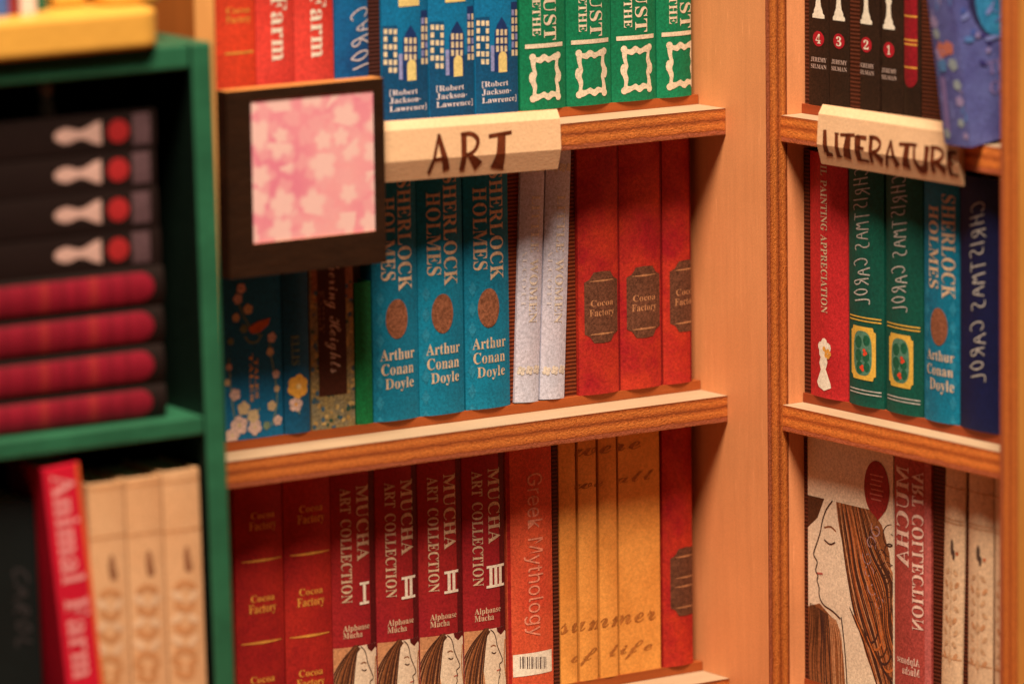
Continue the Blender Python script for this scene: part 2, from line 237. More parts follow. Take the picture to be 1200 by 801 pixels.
            55, 54, 43, 36, 44, 43, 37, 36, 42, 37, 43, 41, 37, 42, 40, 37, 41, 0, 55, 1, 0, 56, 55, 39, 37, 40, 39, 38, 37]),
        'L': (426, [15, 0, 15, 17, 45, 22, 62, 32, 72, 50, 75, 81, 75, 379, 71, 407, 62, 425, 44, 434, 16, 439, 16, 455, 250, 455, 250, 439, 226, 437, 208, 434, 
            196, 427, 188, 416, 183, 401, 182, 379, 182, 83, 183, 62, 185, 47, 191, 37, 200, 31, 214, 28, 234, 28, 278, 31, 315, 40, 345, 56, 370, 80, 391, 112, 
            409, 154, 427, 154, 402, 0], [10, 12, 11, 10, 13, 12, 9, 13, 10, 9, 14, 13, 9, 15, 14, 8, 15, 9, 8, 16, 15, 8, 17, 16, 7, 17, 8, 7, 18, 17, 6, 18, 7, 
            6, 19, 18, 5, 19, 6, 5, 20, 19, 31, 33, 32, 31, 34, 33, 30, 34, 31, 5, 21, 20, 4, 21, 5, 29, 34, 30, 4, 22, 21, 28, 34, 29, 3, 22, 4, 3, 23, 22, 27, 
            34, 28, 3, 24, 23, 2, 24, 3, 2, 25, 24, 26, 34, 27, 2, 26, 25, 2, 34, 26, 1, 34, 2, 0, 34, 1]),
        'M': (634, [14, 0, 14, 17, 43, 22, 61, 32, 72, 50, 75, 79, 75, 382, 74, 402, 71, 416, 64, 426, 53, 432, 37, 436, 15, 439, 15, 455, 185, 455, 317, 142, 449, 
            455, 617, 455, 617, 439, 590, 433, 573, 423, 563, 405, 560, 378, 560, 85, 561, 61, 565, 43, 571, 31, 582, 23, 596, 19, 617, 17, 617, 0, 396, 0, 396, 
            17, 417, 20, 433, 25, 443, 32, 450, 44, 453, 61, 455, 83, 455, 399, 288, 0, 270, 0, 105, 389, 105, 80, 109, 48, 120, 30, 139, 20, 169, 17, 169, 0], 
            [12, 14, 13, 12, 11, 14, 11, 10, 14, 10, 9, 14, 9, 42, 14, 42, 15, 14, 15, 39, 16, 39, 17, 16, 39, 19, 17, 19, 18, 17, 39, 20, 19, 8, 42, 9, 39, 21, 
            20, 7, 42, 8, 39, 22, 21, 6, 42, 7, 15, 40, 39, 38, 22, 39, 6, 43, 42, 41, 15, 42, 5, 43, 6, 38, 23, 22, 41, 40, 15, 38, 24, 23, 37, 24, 38, 5, 44, 43, 
            4, 44, 5, 36, 24, 37, 36, 25, 24, 3, 44, 4, 3, 45, 44, 35, 25, 36, 35, 26, 25, 34, 26, 35, 2, 45, 3, 34, 27, 26, 2, 46, 45, 33, 27, 34, 33, 28, 27, 1, 
            46, 2, 1, 47, 46, 32, 28, 33, 32, 29, 28, 0, 47, 1, 0, 48, 47, 31, 29, 32, 31, 30, 29]),
        'N': (494, [403, -11, 107, 350, 107, 79, 110, 49, 119, 31, 136, 21, 167, 17, 167, 0, 18, 0, 18, 17, 39, 19, 54, 23, 65, 30, 71, 41, 75, 57, 76, 79, 76, 388, 
            49, 421, 36, 433, 28, 436, 18, 439, 18, 455, 156, 455, 391, 169, 391, 377, 390, 399, 386, 414, 379, 425, 369, 431, 353, 436, 331, 439, 331, 455, 480, 
            455, 480, 439, 450, 434, 433, 425, 425, 407, 422, 377, 422, -11], [20, 22, 21, 20, 19, 22, 19, 18, 22, 18, 23, 22, 30, 32, 31, 30, 33, 32, 29, 33, 30, 
            29, 34, 33, 28, 34, 29, 28, 35, 34, 17, 23, 18, 27, 35, 28, 27, 36, 35, 26, 36, 27, 16, 23, 17, 25, 36, 26, 25, 37, 36, 24, 37, 25, 15, 1, 16, 1, 23, 
            16, 23, 37, 24, 23, 38, 37, 15, 2, 1, 0, 23, 1, 0, 38, 23, 14, 2, 15, 14, 3, 2, 13, 3, 14, 13, 4, 3, 12, 4, 13, 12, 5, 4, 11, 5, 12, 10, 5, 11, 10, 6, 
            5, 9, 6, 10, 8, 6, 9, 8, 7, 6]),
        'O': (525, [261, -11, 213, -6, 169, 7, 129, 29, 94, 58, 66, 93, 45, 134, 32, 179, 28, 228, 32, 276, 45, 321, 66, 362, 95, 397, 130, 426, 170, 448, 216, 462, 
            265, 466, 313, 462, 357, 448, 397, 427, 431, 399, 459, 364, 481, 323, 494, 277, 498, 228, 494, 179, 481, 134, 459, 93, 430, 58, 395, 29, 355, 7, 310, 
            -6, 265, 12, 351, 66, 379, 228, 371, 321, 348, 389, 310, 430, 260, 443, 174, 389, 145, 228, 153, 135, 177, 67, 215, 26], [15, 17, 16, 15, 18, 17, 14, 
            18, 15, 14, 38, 18, 38, 19, 18, 13, 38, 14, 13, 39, 38, 37, 19, 38, 36, 19, 37, 36, 20, 19, 12, 39, 13, 36, 21, 20, 11, 39, 12, 11, 40, 39, 35, 21, 36, 
            35, 22, 21, 10, 40, 11, 35, 23, 22, 9, 40, 10, 34, 23, 35, 34, 24, 23, 8, 40, 9, 7, 40, 8, 7, 41, 40, 33, 24, 34, 33, 25, 24, 6, 41, 7, 33, 26, 25, 6, 
            42, 41, 5, 42, 6, 33, 27, 26, 4, 42, 5, 33, 28, 27, 4, 43, 42, 32, 28, 33, 3, 43, 4, 32, 29, 28, 2, 43, 3, 32, 30, 29, 2, 32, 43, 2, 30, 32, 1, 30, 2, 
            1, 31, 30, 0, 31, 1]),
        'P': (418, [15, 0, 15, 17, 45, 22, 62, 32, 72, 50, 75, 81, 75, 379, 71, 406, 62, 424, 44, 434, 16, 439, 16, 455, 214, 455, 287, 451, 336, 440, 366, 422, 
            390, 398, 404, 367, 409, 332, 398, 280, 367, 240, 314, 214, 242, 206, 182, 206, 182, 81, 185, 50, 194, 32, 212, 22, 242, 17, 242, 0, 182, 230, 201, 
            230, 244, 235, 272, 253, 287, 283, 292, 329, 288, 375, 275, 406, 252, 425, 216, 431, 199, 429, 189, 424, 184, 414, 182, 398], [10, 12, 11, 10, 13, 12, 
            10, 14, 13, 10, 39, 14, 39, 15, 14, 9, 39, 10, 8, 39, 9, 8, 40, 39, 38, 15, 39, 8, 41, 40, 37, 15, 38, 7, 41, 8, 7, 42, 41, 37, 16, 15, 7, 43, 42, 36, 
            16, 37, 6, 43, 7, 6, 30, 43, 36, 17, 16, 5, 30, 6, 35, 17, 36, 35, 18, 17, 35, 19, 18, 34, 19, 35, 33, 19, 34, 33, 20, 19, 32, 20, 33, 32, 21, 20, 31, 
            21, 32, 5, 31, 30, 5, 23, 31, 23, 21, 31, 23, 22, 21, 5, 24, 23, 4, 24, 5, 4, 25, 24, 3, 25, 4, 3, 26, 25, 2, 26, 3, 2, 27, 26, 1, 27, 2, 1, 28, 27, 0, 
            28, 1, 0, 29, 28]),
        'R': (473, [15, 0, 15, 17, 45, 22, 62, 32, 72, 50, 75, 81, 75, 379, 71, 406, 62, 424, 44, 434, 16, 439, 16, 455, 217, 455, 305, 448, 367, 426, 405, 388, 
            417, 334, 392, 265, 315, 224, 432, 50, 443, 36, 452, 26, 463, 19, 478, 17, 480, 17, 480, 0, 338, 0, 201, 212, 182, 212, 182, 81, 185, 50, 194, 32, 212, 
            22, 242, 17, 242, 0, 182, 234, 203, 234, 249, 240, 280, 258, 298, 290, 304, 336, 284, 407, 224, 431, 202, 429, 190, 422, 184, 409, 182, 385], [10, 12, 
            11, 10, 13, 12, 10, 42, 13, 42, 14, 13, 9, 42, 10, 8, 42, 9, 8, 43, 42, 41, 14, 42, 8, 44, 43, 41, 15, 14, 7, 44, 8, 7, 45, 44, 7, 46, 45, 40, 15, 41, 
            6, 46, 7, 40, 16, 15, 6, 35, 46, 5, 35, 6, 39, 16, 40, 39, 17, 16, 38, 17, 39, 38, 18, 17, 37, 18, 38, 36, 18, 37, 5, 28, 35, 28, 36, 35, 28, 18, 36, 
            28, 27, 18, 27, 19, 18, 5, 29, 28, 26, 19, 27, 4, 29, 5, 4, 30, 29, 26, 20, 19, 3, 30, 4, 3, 31, 30, 26, 21, 20, 2, 31, 3, 2, 32, 31, 26, 22, 21, 1, 
            32, 2, 1, 33, 32, 26, 23, 22, 0, 33, 1, 0, 34, 33, 26, 24, 23, 26, 25, 24]),
        'S': (390, [43, -11, 43, 158, 62, 158, 83, 94, 111, 50, 149, 24, 197, 15, 231, 20, 257, 36, 273, 60, 279, 89, 265, 129, 225, 160, 163, 191, 112, 221, 77, 
            253, 56, 289, 50, 332, 54, 370, 67, 403, 88, 429, 115, 449, 148, 462, 185, 466, 206, 465, 229, 461, 255, 456, 282, 448, 287, 447, 291, 446, 296, 445, 
            300, 445, 313, 450, 320, 466, 339, 466, 339, 319, 322, 319, 310, 354, 293, 385, 272, 410, 248, 429, 222, 441, 194, 445, 163, 440, 140, 426, 125, 406, 
            120, 380, 124, 356, 137, 336, 159, 319, 189, 303, 253, 273, 290, 253, 317, 233, 337, 211, 350, 188, 357, 162, 359, 133, 354, 93, 339, 58, 314, 29, 281, 
            8, 240, -6, 192, -10, 175, -9, 158, -8, 142, -4, 126, 1, 110, 6, 98, 9, 90, 11, 85, 12, 75, 11, 69, 7, 65, 0, 61, -11], [22, 24, 23, 32, 34, 33, 32, 
            35, 34, 22, 25, 24, 21, 25, 22, 21, 26, 25, 21, 27, 26, 31, 35, 32, 20, 42, 21, 42, 27, 21, 42, 28, 27, 42, 29, 28, 42, 30, 29, 42, 31, 30, 20, 43, 42, 
            41, 31, 42, 41, 40, 31, 40, 39, 31, 39, 38, 31, 38, 35, 31, 20, 44, 43, 19, 44, 20, 19, 45, 44, 19, 46, 45, 18, 46, 19, 37, 35, 38, 18, 47, 46, 17, 47, 
            18, 17, 48, 47, 36, 35, 37, 17, 49, 48, 16, 49, 17, 16, 50, 49, 16, 51, 50, 15, 51, 16, 15, 52, 51, 15, 53, 52, 14, 53, 15, 14, 54, 53, 13, 54, 14, 13, 
            55, 54, 12, 55, 13, 12, 56, 55, 12, 57, 56, 11, 57, 12, 0, 2, 1, 0, 3, 2, 11, 58, 57, 10, 58, 11, 0, 4, 3, 10, 59, 58, 9, 59, 10, 8, 59, 9, 8, 60, 59, 
            0, 73, 4, 73, 72, 4, 72, 5, 4, 7, 60, 8, 7, 61, 60, 72, 71, 5, 71, 6, 5, 6, 61, 7, 71, 61, 6, 70, 61, 71, 69, 61, 70, 68, 61, 69, 68, 62, 61, 0, 74, 
            73, 67, 62, 68, 66, 62, 67, 0, 75, 74, 65, 62, 66, 65, 63, 62, 64, 63, 65]),
        'T': (423, [92, 0, 92, 17, 123, 21, 142, 31, 152, 50, 156, 81, 156, 433, 149, 433, 102, 426, 65, 403, 41, 367, 29, 318, 11, 318, 11, 455, 410, 455, 410, 
            317, 394, 317, 357, 404, 269, 433, 263, 433, 263, 81, 267, 49, 276, 30, 296, 21, 328, 17, 328, 0], [12, 10, 13, 10, 9, 13, 9, 8, 13, 8, 7, 13, 7, 14, 
            13, 7, 19, 14, 19, 18, 14, 18, 17, 14, 17, 15, 14, 6, 19, 7, 5, 19, 6, 5, 20, 19, 16, 15, 17, 12, 11, 10, 4, 20, 5, 4, 21, 20, 3, 21, 4, 3, 22, 21, 2, 
            22, 3, 2, 23, 22, 1, 23, 2, 1, 24, 23, 0, 24, 1, 0, 25, 24]),
        'U': (492, [248, -13, 168, -2, 114, 29, 83, 81, 73, 155, 73, 379, 70, 406, 61, 424, 43, 434, 15, 439, 15, 455, 240, 455, 240, 439, 219, 436, 202, 432, 192, 
            425, 185, 415, 182, 400, 181, 379, 181, 140, 186, 88, 203, 51, 232, 29, 275, 22, 363, 56, 392, 159, 392, 378, 389, 406, 379, 423, 360, 433, 328, 439, 
            328, 455, 474, 455, 474, 439, 448, 432, 433, 421, 425, 404, 422, 378, 422, 181, 412, 92, 380, 32, 325, -2], [9, 11, 10, 9, 12, 11, 30, 32, 31, 30, 33, 
            32, 8, 12, 9, 8, 13, 12, 29, 33, 30, 29, 34, 33, 8, 14, 13, 7, 14, 8, 28, 34, 29, 28, 35, 34, 7, 15, 14, 7, 16, 15, 6, 16, 7, 27, 35, 28, 27, 36, 35, 
            6, 17, 16, 5, 17, 6, 26, 36, 27, 26, 37, 36, 5, 18, 17, 4, 18, 5, 4, 19, 18, 25, 37, 26, 25, 38, 37, 25, 39, 38, 24, 39, 25, 3, 19, 4, 3, 20, 19, 24, 
            40, 39, 3, 21, 20, 2, 21, 3, 23, 40, 24, 2, 22, 21, 23, 41, 40, 2, 23, 22, 1, 23, 2, 1, 41, 23, 1, 0, 41]),
        'W': (611, [171, -11, 32, 393, 24, 413, 15, 427, 3, 435, -15, 439, -15, 455, 181, 455, 181, 439, 162, 437, 150, 432, 143, 423, 140, 410, 142, 394, 148, 373, 
            223, 153, 301, 353, 286, 399, 278, 418, 267, 429, 252, 435, 229, 439, 229, 455, 439, 455, 439, 439, 404, 432, 393, 412, 394, 401, 399, 386, 474, 166, 
            541, 369, 547, 391, 549, 406, 546, 421, 538, 430, 524, 436, 503, 439, 503, 455, 624, 455, 624, 439, 607, 433, 594, 421, 584, 404, 575, 379, 446, -11, 
            428, -11, 316, 309, 190, -11], [5, 7, 6, 5, 8, 7, 21, 23, 22, 21, 24, 23, 36, 38, 37, 36, 39, 38, 4, 8, 5, 4, 9, 8, 20, 24, 21, 20, 25, 24, 35, 39, 36, 
            35, 40, 39, 4, 10, 9, 34, 40, 35, 3, 10, 4, 19, 25, 20, 34, 41, 40, 3, 11, 10, 19, 26, 25, 33, 41, 34, 18, 26, 19, 2, 11, 3, 2, 12, 11, 32, 41, 33, 32, 
            42, 41, 17, 26, 18, 1, 12, 2, 17, 27, 26, 1, 13, 12, 31, 42, 32, 31, 43, 42, 17, 28, 27, 16, 28, 17, 1, 14, 13, 0, 14, 1, 30, 43, 31, 16, 29, 28, 30, 
            44, 43, 0, 15, 14, 29, 44, 30, 15, 46, 16, 46, 29, 16, 15, 47, 46, 45, 29, 46, 45, 44, 29, 0, 47, 15]),
        'Y': (426, [101, 0, 101, 17, 131, 22, 148, 32, 157, 50, 161, 81, 161, 179, 46, 387, 29, 414, 14, 429, 7, 433, 1, 435, -6, 437, -13, 438, -13, 455, 207, 455, 
            207, 438, 195, 438, 179, 436, 167, 432, 158, 425, 156, 416, 158, 405, 164, 392, 248, 226, 333, 366, 345, 389, 349, 408, 336, 430, 298, 438, 295, 438, 
            295, 455, 439, 455, 439, 438, 423, 434, 409, 424, 396, 411, 383, 392, 268, 203, 268, 81, 271, 50, 280, 32, 298, 22, 328, 17, 328, 0], [13, 15, 14, 13, 
            16, 15, 30, 32, 31, 30, 33, 32, 12, 17, 13, 17, 16, 13, 12, 18, 17, 29, 33, 30, 28, 33, 29, 28, 34, 33, 11, 18, 12, 11, 19, 18, 10, 19, 11, 28, 35, 34, 
            9, 19, 10, 9, 20, 19, 27, 35, 28, 8, 20, 9, 8, 21, 20, 27, 36, 35, 8, 22, 21, 7, 22, 8, 27, 37, 36, 26, 37, 27, 7, 23, 22, 7, 24, 23, 26, 38, 37, 25, 
            38, 26, 6, 24, 7, 24, 38, 25, 6, 38, 24, 6, 39, 38, 5, 39, 6, 4, 39, 5, 4, 40, 39, 3, 40, 4, 3, 41, 40, 2, 41, 3, 2, 42, 41, 1, 42, 2, 1, 43, 42, 0, 
            43, 1, 0, 44, 43]),
        'a': (344, [255, -10, 216, 1, 200, 35, 151, 2, 95, -9, 64, -4, 40, 11, 25, 34, 20, 63, 31, 104, 63, 136, 119, 164, 199, 190, 199, 241, 196, 266, 187, 282, 
            171, 292, 148, 296, 115, 290, 104, 274, 106, 268, 113, 257, 121, 243, 123, 231, 120, 215, 110, 202, 95, 194, 77, 191, 59, 194, 45, 203, 36, 218, 33, 
            236, 37, 259, 49, 278, 69, 295, 95, 308, 126, 316, 162, 318, 223, 312, 263, 292, 285, 259, 293, 210, 293, 62, 293, 48, 295, 40, 298, 36, 304, 34, 312, 
            36, 320, 42, 329, 28, 294, -1, 151, 34, 162, 35, 174, 41, 187, 50, 199, 63, 199, 169, 138, 139, 118, 84, 126, 46], [36, 38, 37, 35, 38, 36, 35, 39, 38, 
            34, 17, 35, 17, 39, 35, 34, 18, 17, 16, 39, 17, 33, 18, 34, 15, 39, 16, 15, 40, 39, 33, 19, 18, 14, 40, 15, 32, 19, 33, 32, 20, 19, 32, 21, 20, 13, 40, 
            14, 31, 21, 32, 13, 41, 40, 31, 22, 21, 31, 23, 22, 12, 41, 13, 30, 23, 31, 30, 24, 23, 29, 24, 30, 29, 25, 24, 12, 42, 41, 28, 25, 29, 28, 26, 25, 27, 
            26, 28, 11, 56, 12, 56, 42, 12, 11, 57, 56, 55, 42, 56, 10, 57, 11, 10, 58, 57, 9, 58, 10, 8, 58, 9, 8, 59, 58, 7, 59, 8, 54, 42, 55, 54, 43, 42, 53, 
            43, 54, 53, 44, 43, 7, 51, 59, 47, 49, 48, 52, 44, 53, 52, 45, 44, 46, 49, 47, 52, 46, 45, 51, 2, 52, 2, 46, 52, 51, 3, 2, 1, 46, 2, 6, 51, 7, 1, 49, 
            46, 6, 3, 51, 1, 50, 49, 5, 3, 6, 5, 4, 3, 0, 50, 1]),
        'b': (361, [43, -11, 43, 388, 41, 414, 37, 428, 26, 436, 8, 439, 8, 455, 138, 455, 138, 279, 175, 308, 221, 318, 254, 313, 284, 299, 308, 276, 326, 245, 
            338, 208, 342, 166, 337, 118, 323, 75, 300, 40, 270, 13, 233, -4, 192, -10, 148, -1, 105, 28, 53, -11, 183, 14, 213, 23, 232, 49, 242, 95, 245, 160, 
            242, 213, 231, 251, 212, 273, 184, 280, 169, 277, 155, 270, 144, 257, 138, 242, 138, 69, 149, 28], [5, 7, 6, 5, 4, 7, 4, 3, 7, 3, 8, 7, 2, 8, 3, 1, 8, 
            2, 0, 8, 1, 9, 11, 10, 9, 12, 11, 8, 12, 9, 8, 34, 12, 34, 13, 12, 8, 35, 34, 33, 13, 34, 0, 37, 8, 37, 36, 8, 36, 35, 8, 33, 14, 13, 32, 14, 33, 0, 
            38, 37, 31, 14, 32, 31, 15, 14, 0, 39, 38, 30, 15, 31, 30, 16, 15, 30, 17, 16, 29, 17, 30, 29, 18, 17, 28, 18, 29, 28, 19, 18, 0, 24, 39, 24, 40, 39, 
            27, 19, 28, 27, 20, 19, 0, 25, 24, 23, 40, 24, 23, 26, 40, 26, 20, 27, 23, 20, 26, 23, 21, 20, 22, 21, 23]),
        'c': (293, [156, -10, 119, -5, 87, 11, 59, 35, 38, 68, 24, 106, 19, 150, 25, 196, 40, 237, 64, 271, 96, 297, 133, 313, 175, 319, 218, 314, 250, 298, 271, 
            275, 277, 245, 275, 228, 266, 215, 253, 207, 236, 204, 206, 216, 196, 251, 196, 256, 197, 261, 197, 266, 197, 271, 190, 290, 169, 297, 126, 269, 112, 
            187, 118, 123, 137, 76, 166, 48, 204, 38, 239, 47, 271, 72, 285, 60, 227, 8], [11, 13, 12, 11, 14, 13, 10, 14, 11, 10, 28, 14, 28, 15, 14, 9, 28, 10, 
            9, 29, 28, 27, 15, 28, 26, 15, 27, 26, 16, 15, 25, 16, 26, 8, 29, 9, 8, 30, 29, 24, 16, 25, 23, 16, 24, 22, 16, 23, 21, 16, 22, 21, 17, 16, 7, 30, 8, 
            21, 18, 17, 20, 18, 21, 20, 19, 18, 6, 30, 7, 6, 31, 30, 5, 31, 6, 5, 32, 31, 4, 32, 5, 4, 33, 32, 35, 37, 36, 3, 33, 4, 35, 38, 37, 3, 34, 33, 34, 38, 
            35, 3, 38, 34, 2, 38, 3, 1, 38, 2, 1, 0, 38]),
        'e': (301, [154, -10, 117, -5, 85, 10, 58, 35, 37, 69, 24, 109, 19, 157, 24, 201, 38, 240, 59, 273, 87, 298, 120, 313, 157, 318, 209, 309, 249, 280, 274, 
            234, 283, 173, 283, 166, 117, 166, 138, 73, 199, 42, 237, 53, 270, 86, 285, 73, 228, 11, 116, 192, 201, 192, 201, 215, 199, 252, 193, 277, 181, 292, 
            161, 297, 127, 274, 116, 203], [11, 13, 12, 10, 13, 11, 10, 31, 13, 31, 14, 13, 9, 31, 10, 9, 32, 31, 30, 14, 31, 29, 14, 30, 29, 15, 14, 28, 15, 29, 
            9, 33, 32, 8, 33, 9, 27, 15, 28, 7, 33, 8, 27, 16, 15, 26, 16, 27, 7, 25, 33, 6, 25, 7, 6, 26, 25, 6, 18, 26, 18, 16, 26, 18, 17, 16, 6, 19, 18, 5, 19, 
            6, 4, 19, 5, 21, 23, 22, 4, 20, 19, 21, 24, 23, 3, 20, 4, 20, 24, 21, 3, 24, 20, 2, 24, 3, 2, 0, 24, 1, 0, 2]),
        'h': (381, [18, 0, 18, 16, 35, 19, 45, 26, 51, 37, 52, 56, 52, 399, 51, 417, 46, 429, 36, 437, 19, 440, 19, 455, 148, 455, 148, 267, 190, 305, 243, 318, 
            309, 292, 330, 212, 330, 56, 332, 38, 337, 26, 347, 19, 363, 16, 363, 0, 202, 0, 202, 16, 207, 16, 228, 26, 235, 56, 235, 217, 234, 241, 229, 258, 219, 
            268, 203, 271, 173, 262, 148, 235, 148, 56, 149, 38, 154, 26, 164, 19, 180, 16, 180, 0], [10, 12, 11, 10, 9, 12, 9, 8, 12, 8, 13, 12, 7, 13, 8, 6, 13, 
            7, 5, 13, 6, 14, 16, 15, 13, 16, 14, 13, 33, 16, 33, 32, 16, 32, 17, 16, 13, 34, 33, 31, 17, 32, 5, 35, 13, 35, 34, 13, 30, 17, 31, 29, 17, 30, 5, 36, 
            35, 28, 17, 29, 28, 18, 17, 4, 36, 5, 4, 37, 36, 27, 18, 28, 27, 19, 18, 4, 38, 37, 27, 20, 19, 3, 38, 4, 26, 20, 27, 3, 39, 38, 26, 21, 20, 2, 39, 3, 
            2, 40, 39, 26, 22, 21, 1, 40, 2, 0, 40, 1, 0, 41, 40, 24, 26, 25, 24, 22, 26, 24, 23, 22]),
        'i': (198, [18, 0, 18, 16, 35, 19, 45, 26, 51, 37, 52, 56, 52, 252, 51, 272, 47, 285, 37, 291, 20, 293, 21, 310, 148, 310, 148, 56, 150, 38, 154, 26, 164, 
            19, 180, 16, 180, 0, 101, 362, 81, 366, 65, 376, 54, 393, 50, 412, 54, 432, 65, 449, 81, 460, 101, 463, 120, 460, 137, 449, 147, 432, 151, 412, 147, 
            393, 136, 376, 120, 366], [26, 28, 27, 25, 28, 26, 25, 29, 28, 24, 29, 25, 24, 30, 29, 23, 30, 24, 23, 31, 30, 22, 31, 23, 22, 32, 31, 21, 32, 22, 21, 
            33, 32, 20, 33, 21, 20, 34, 33, 19, 34, 20, 10, 12, 11, 10, 9, 12, 9, 8, 12, 8, 13, 12, 7, 13, 8, 6, 13, 7, 5, 13, 6, 4, 13, 5, 4, 14, 13, 4, 15, 14, 
            3, 15, 4, 3, 16, 15, 2, 16, 3, 2, 17, 16, 1, 17, 2, 0, 17, 1, 0, 18, 17]),
        'k': (359, [17, 0, 17, 16, 35, 19, 45, 26, 51, 38, 52, 56, 52, 398, 51, 417, 47, 429, 38, 436, 20, 439, 21, 455, 148, 455, 148, 169, 227, 248, 240, 264, 
            244, 278, 235, 290, 209, 293, 206, 293, 206, 310, 345, 310, 345, 293, 308, 284, 275, 260, 222, 209, 346, 34, 360, 21, 376, 16, 376, 0, 211, 0, 211, 16, 
            217, 16, 234, 20, 239, 32, 237, 40, 232, 49, 163, 147, 148, 134, 148, 56, 149, 38, 154, 26, 164, 19, 180, 16, 180, 0], [10, 12, 11, 10, 9, 12, 9, 8, 
            12, 8, 13, 12, 7, 13, 8, 6, 13, 7, 5, 13, 6, 19, 21, 20, 19, 22, 21, 18, 22, 19, 17, 22, 18, 17, 23, 22, 16, 23, 17, 16, 24, 23, 15, 24, 16, 14, 24, 
            15, 14, 25, 24, 13, 25, 14, 13, 26, 25, 5, 37, 13, 37, 26, 13, 5, 38, 37, 36, 26, 37, 5, 39, 38, 4, 39, 5, 4, 40, 39, 35, 26, 36, 34, 26, 35, 4, 41, 
            40, 3, 41, 4, 34, 27, 26, 33, 27, 34, 3, 42, 41, 2, 42, 3, 33, 28, 27, 32, 28, 33, 2, 43, 42, 1, 43, 2, 0, 43, 1, 0, 44, 43, 30, 32, 31, 30, 28, 32, 
            30, 29, 28]),
        'l': (199, [18, 0, 18, 16, 35, 19, 45, 26, 51, 37, 52, 56, 52, 398, 51, 417, 47, 429, 38, 436, 20, 439, 20, 455, 148, 455, 148, 56, 150, 38, 154, 26, 164, 
            19, 180, 16, 180, 0], [10, 12, 11, 10, 9, 12, 9, 8, 12, 8, 7, 12, 7, 13, 12, 6, 13, 7, 5, 13, 6, 4, 13, 5, 4, 14, 13, 4, 15, 14, 3, 15, 4, 3, 16, 15, 
            2, 16, 3, 2, 17, 16, 1, 17, 2, 0, 17, 1, 0, 18, 17]),
        'm': (554, [18, 0, 18, 16, 35, 19, 45, 26, 51, 37, 52, 56, 52, 253, 51, 271, 46, 284, 36, 291, 19, 294, 19, 310, 146, 310, 146, 265, 188, 305, 237, 318, 
            292, 304, 320, 261, 364, 304, 418, 318, 482, 292, 504, 212, 504, 56, 505, 38, 510, 26, 520, 19, 536, 16, 536, 0, 377, 0, 377, 16, 393, 19, 403, 26, 
            408, 38, 410, 56, 410, 217, 408, 241, 404, 258, 394, 268, 377, 271, 349, 263, 324, 237, 324, 56, 326, 38, 331, 26, 340, 19, 356, 16, 356, 0, 199, 0, 
            199, 16, 215, 19, 225, 26, 230, 38, 232, 56, 232, 217, 230, 241, 226, 258, 216, 268, 199, 271, 170, 262, 146, 235, 146, 56, 148, 38, 152, 27, 162, 19, 
            177, 16, 177, 0], [14, 16, 15, 18, 20, 19, 10, 12, 11, 10, 9, 12, 9, 13, 12, 13, 16, 14, 13, 57, 16, 57, 17, 16, 17, 20, 18, 17, 38, 20, 38, 37, 20, 
            37, 21, 20, 8, 13, 9, 7, 13, 8, 13, 58, 57, 56, 17, 57, 17, 39, 38, 6, 13, 7, 36, 21, 37, 55, 17, 56, 6, 58, 13, 17, 40, 39, 6, 59, 58, 55, 40, 17, 35, 
            21, 36, 54, 40, 55, 5, 59, 6, 34, 21, 35, 53, 40, 54, 53, 41, 40, 5, 60, 59, 52, 41, 53, 33, 21, 34, 33, 22, 21, 4, 60, 5, 4, 61, 60, 51, 41, 52, 51, 
            42, 41, 32, 22, 33, 32, 23, 22, 4, 62, 61, 50, 42, 51, 50, 43, 42, 31, 23, 32, 31, 24, 23, 3, 62, 4, 3, 63, 62, 49, 43, 50, 49, 44, 43, 30, 24, 31, 30, 
            25, 24, 2, 63, 3, 2, 64, 63, 48, 44, 49, 48, 45, 44, 29, 25, 30, 29, 26, 25, 1, 64, 2, 0, 64, 1, 0, 65, 64, 47, 45, 48, 47, 46, 45, 28, 26, 29, 28, 27, 
            26]),
        'n': (381, [18, 0, 18, 16, 35, 19, 45, 26, 51, 37, 52, 56, 52, 253, 51, 271, 46, 284, 36, 291, 19, 294, 19, 310, 148, 310, 148, 267, 190, 306, 243, 318, 
            309, 292, 330, 212, 330, 56, 332, 38, 337, 26, 347, 19, 363, 16, 363, 0, 202, 0, 202, 16, 207, 16, 228, 26, 235, 56, 235, 217, 234, 241, 229, 258, 219, 
            268, 203, 271, 173, 262, 148, 235, 148, 56, 149, 38, 154, 26, 164, 19, 180, 16, 180, 0], [14, 16, 15, 10, 12, 11, 10, 9, 12, 9, 13, 12, 13, 16, 14, 13, 
            33, 16, 33, 32, 16, 32, 17, 16, 8, 13, 9, 7, 13, 8, 13, 34, 33, 6, 13, 7, 31, 17, 32, 6, 34, 13, 6, 35, 34, 30, 17, 31, 5, 35, 6, 29, 17, 30, 5, 36, 
            35, 28, 17, 29, 28, 18, 17, 4, 36, 5, 4, 37, 36, 27, 18, 28, 27, 19, 18, 4, 38, 37, 27, 20, 19, 3, 38, 4, 26, 20, 27, 3, 39, 38, 26, 21, 20, 2, 39, 3, 
            2, 40, 39, 26, 22, 21, 1, 40, 2, 0, 40, 1, 0, 41, 40, 24, 26, 25, 24, 22, 26, 24, 23, 22]),
        'o': (336, [169, -10, 127, -5, 90, 11, 60, 37, 38, 70, 24, 110, 19, 154, 24, 199, 38, 239, 60, 272, 90, 297, 127, 313, 168, 318, 209, 313, 245, 298, 275, 
            273, 298, 240, 312, 200, 317, 154, 312, 108, 298, 69, 275, 36, 245, 11, 210, -5, 169, 11, 193, 18, 209, 39, 214, 56, 217, 81, 219, 114, 220, 154, 217, 
            227, 208, 271, 192, 292, 169, 299, 144, 292, 128, 271, 120, 227, 117, 154, 118, 114, 120, 82, 123, 56, 128, 39, 144, 18], [11, 13, 12, 11, 14, 13, 10, 
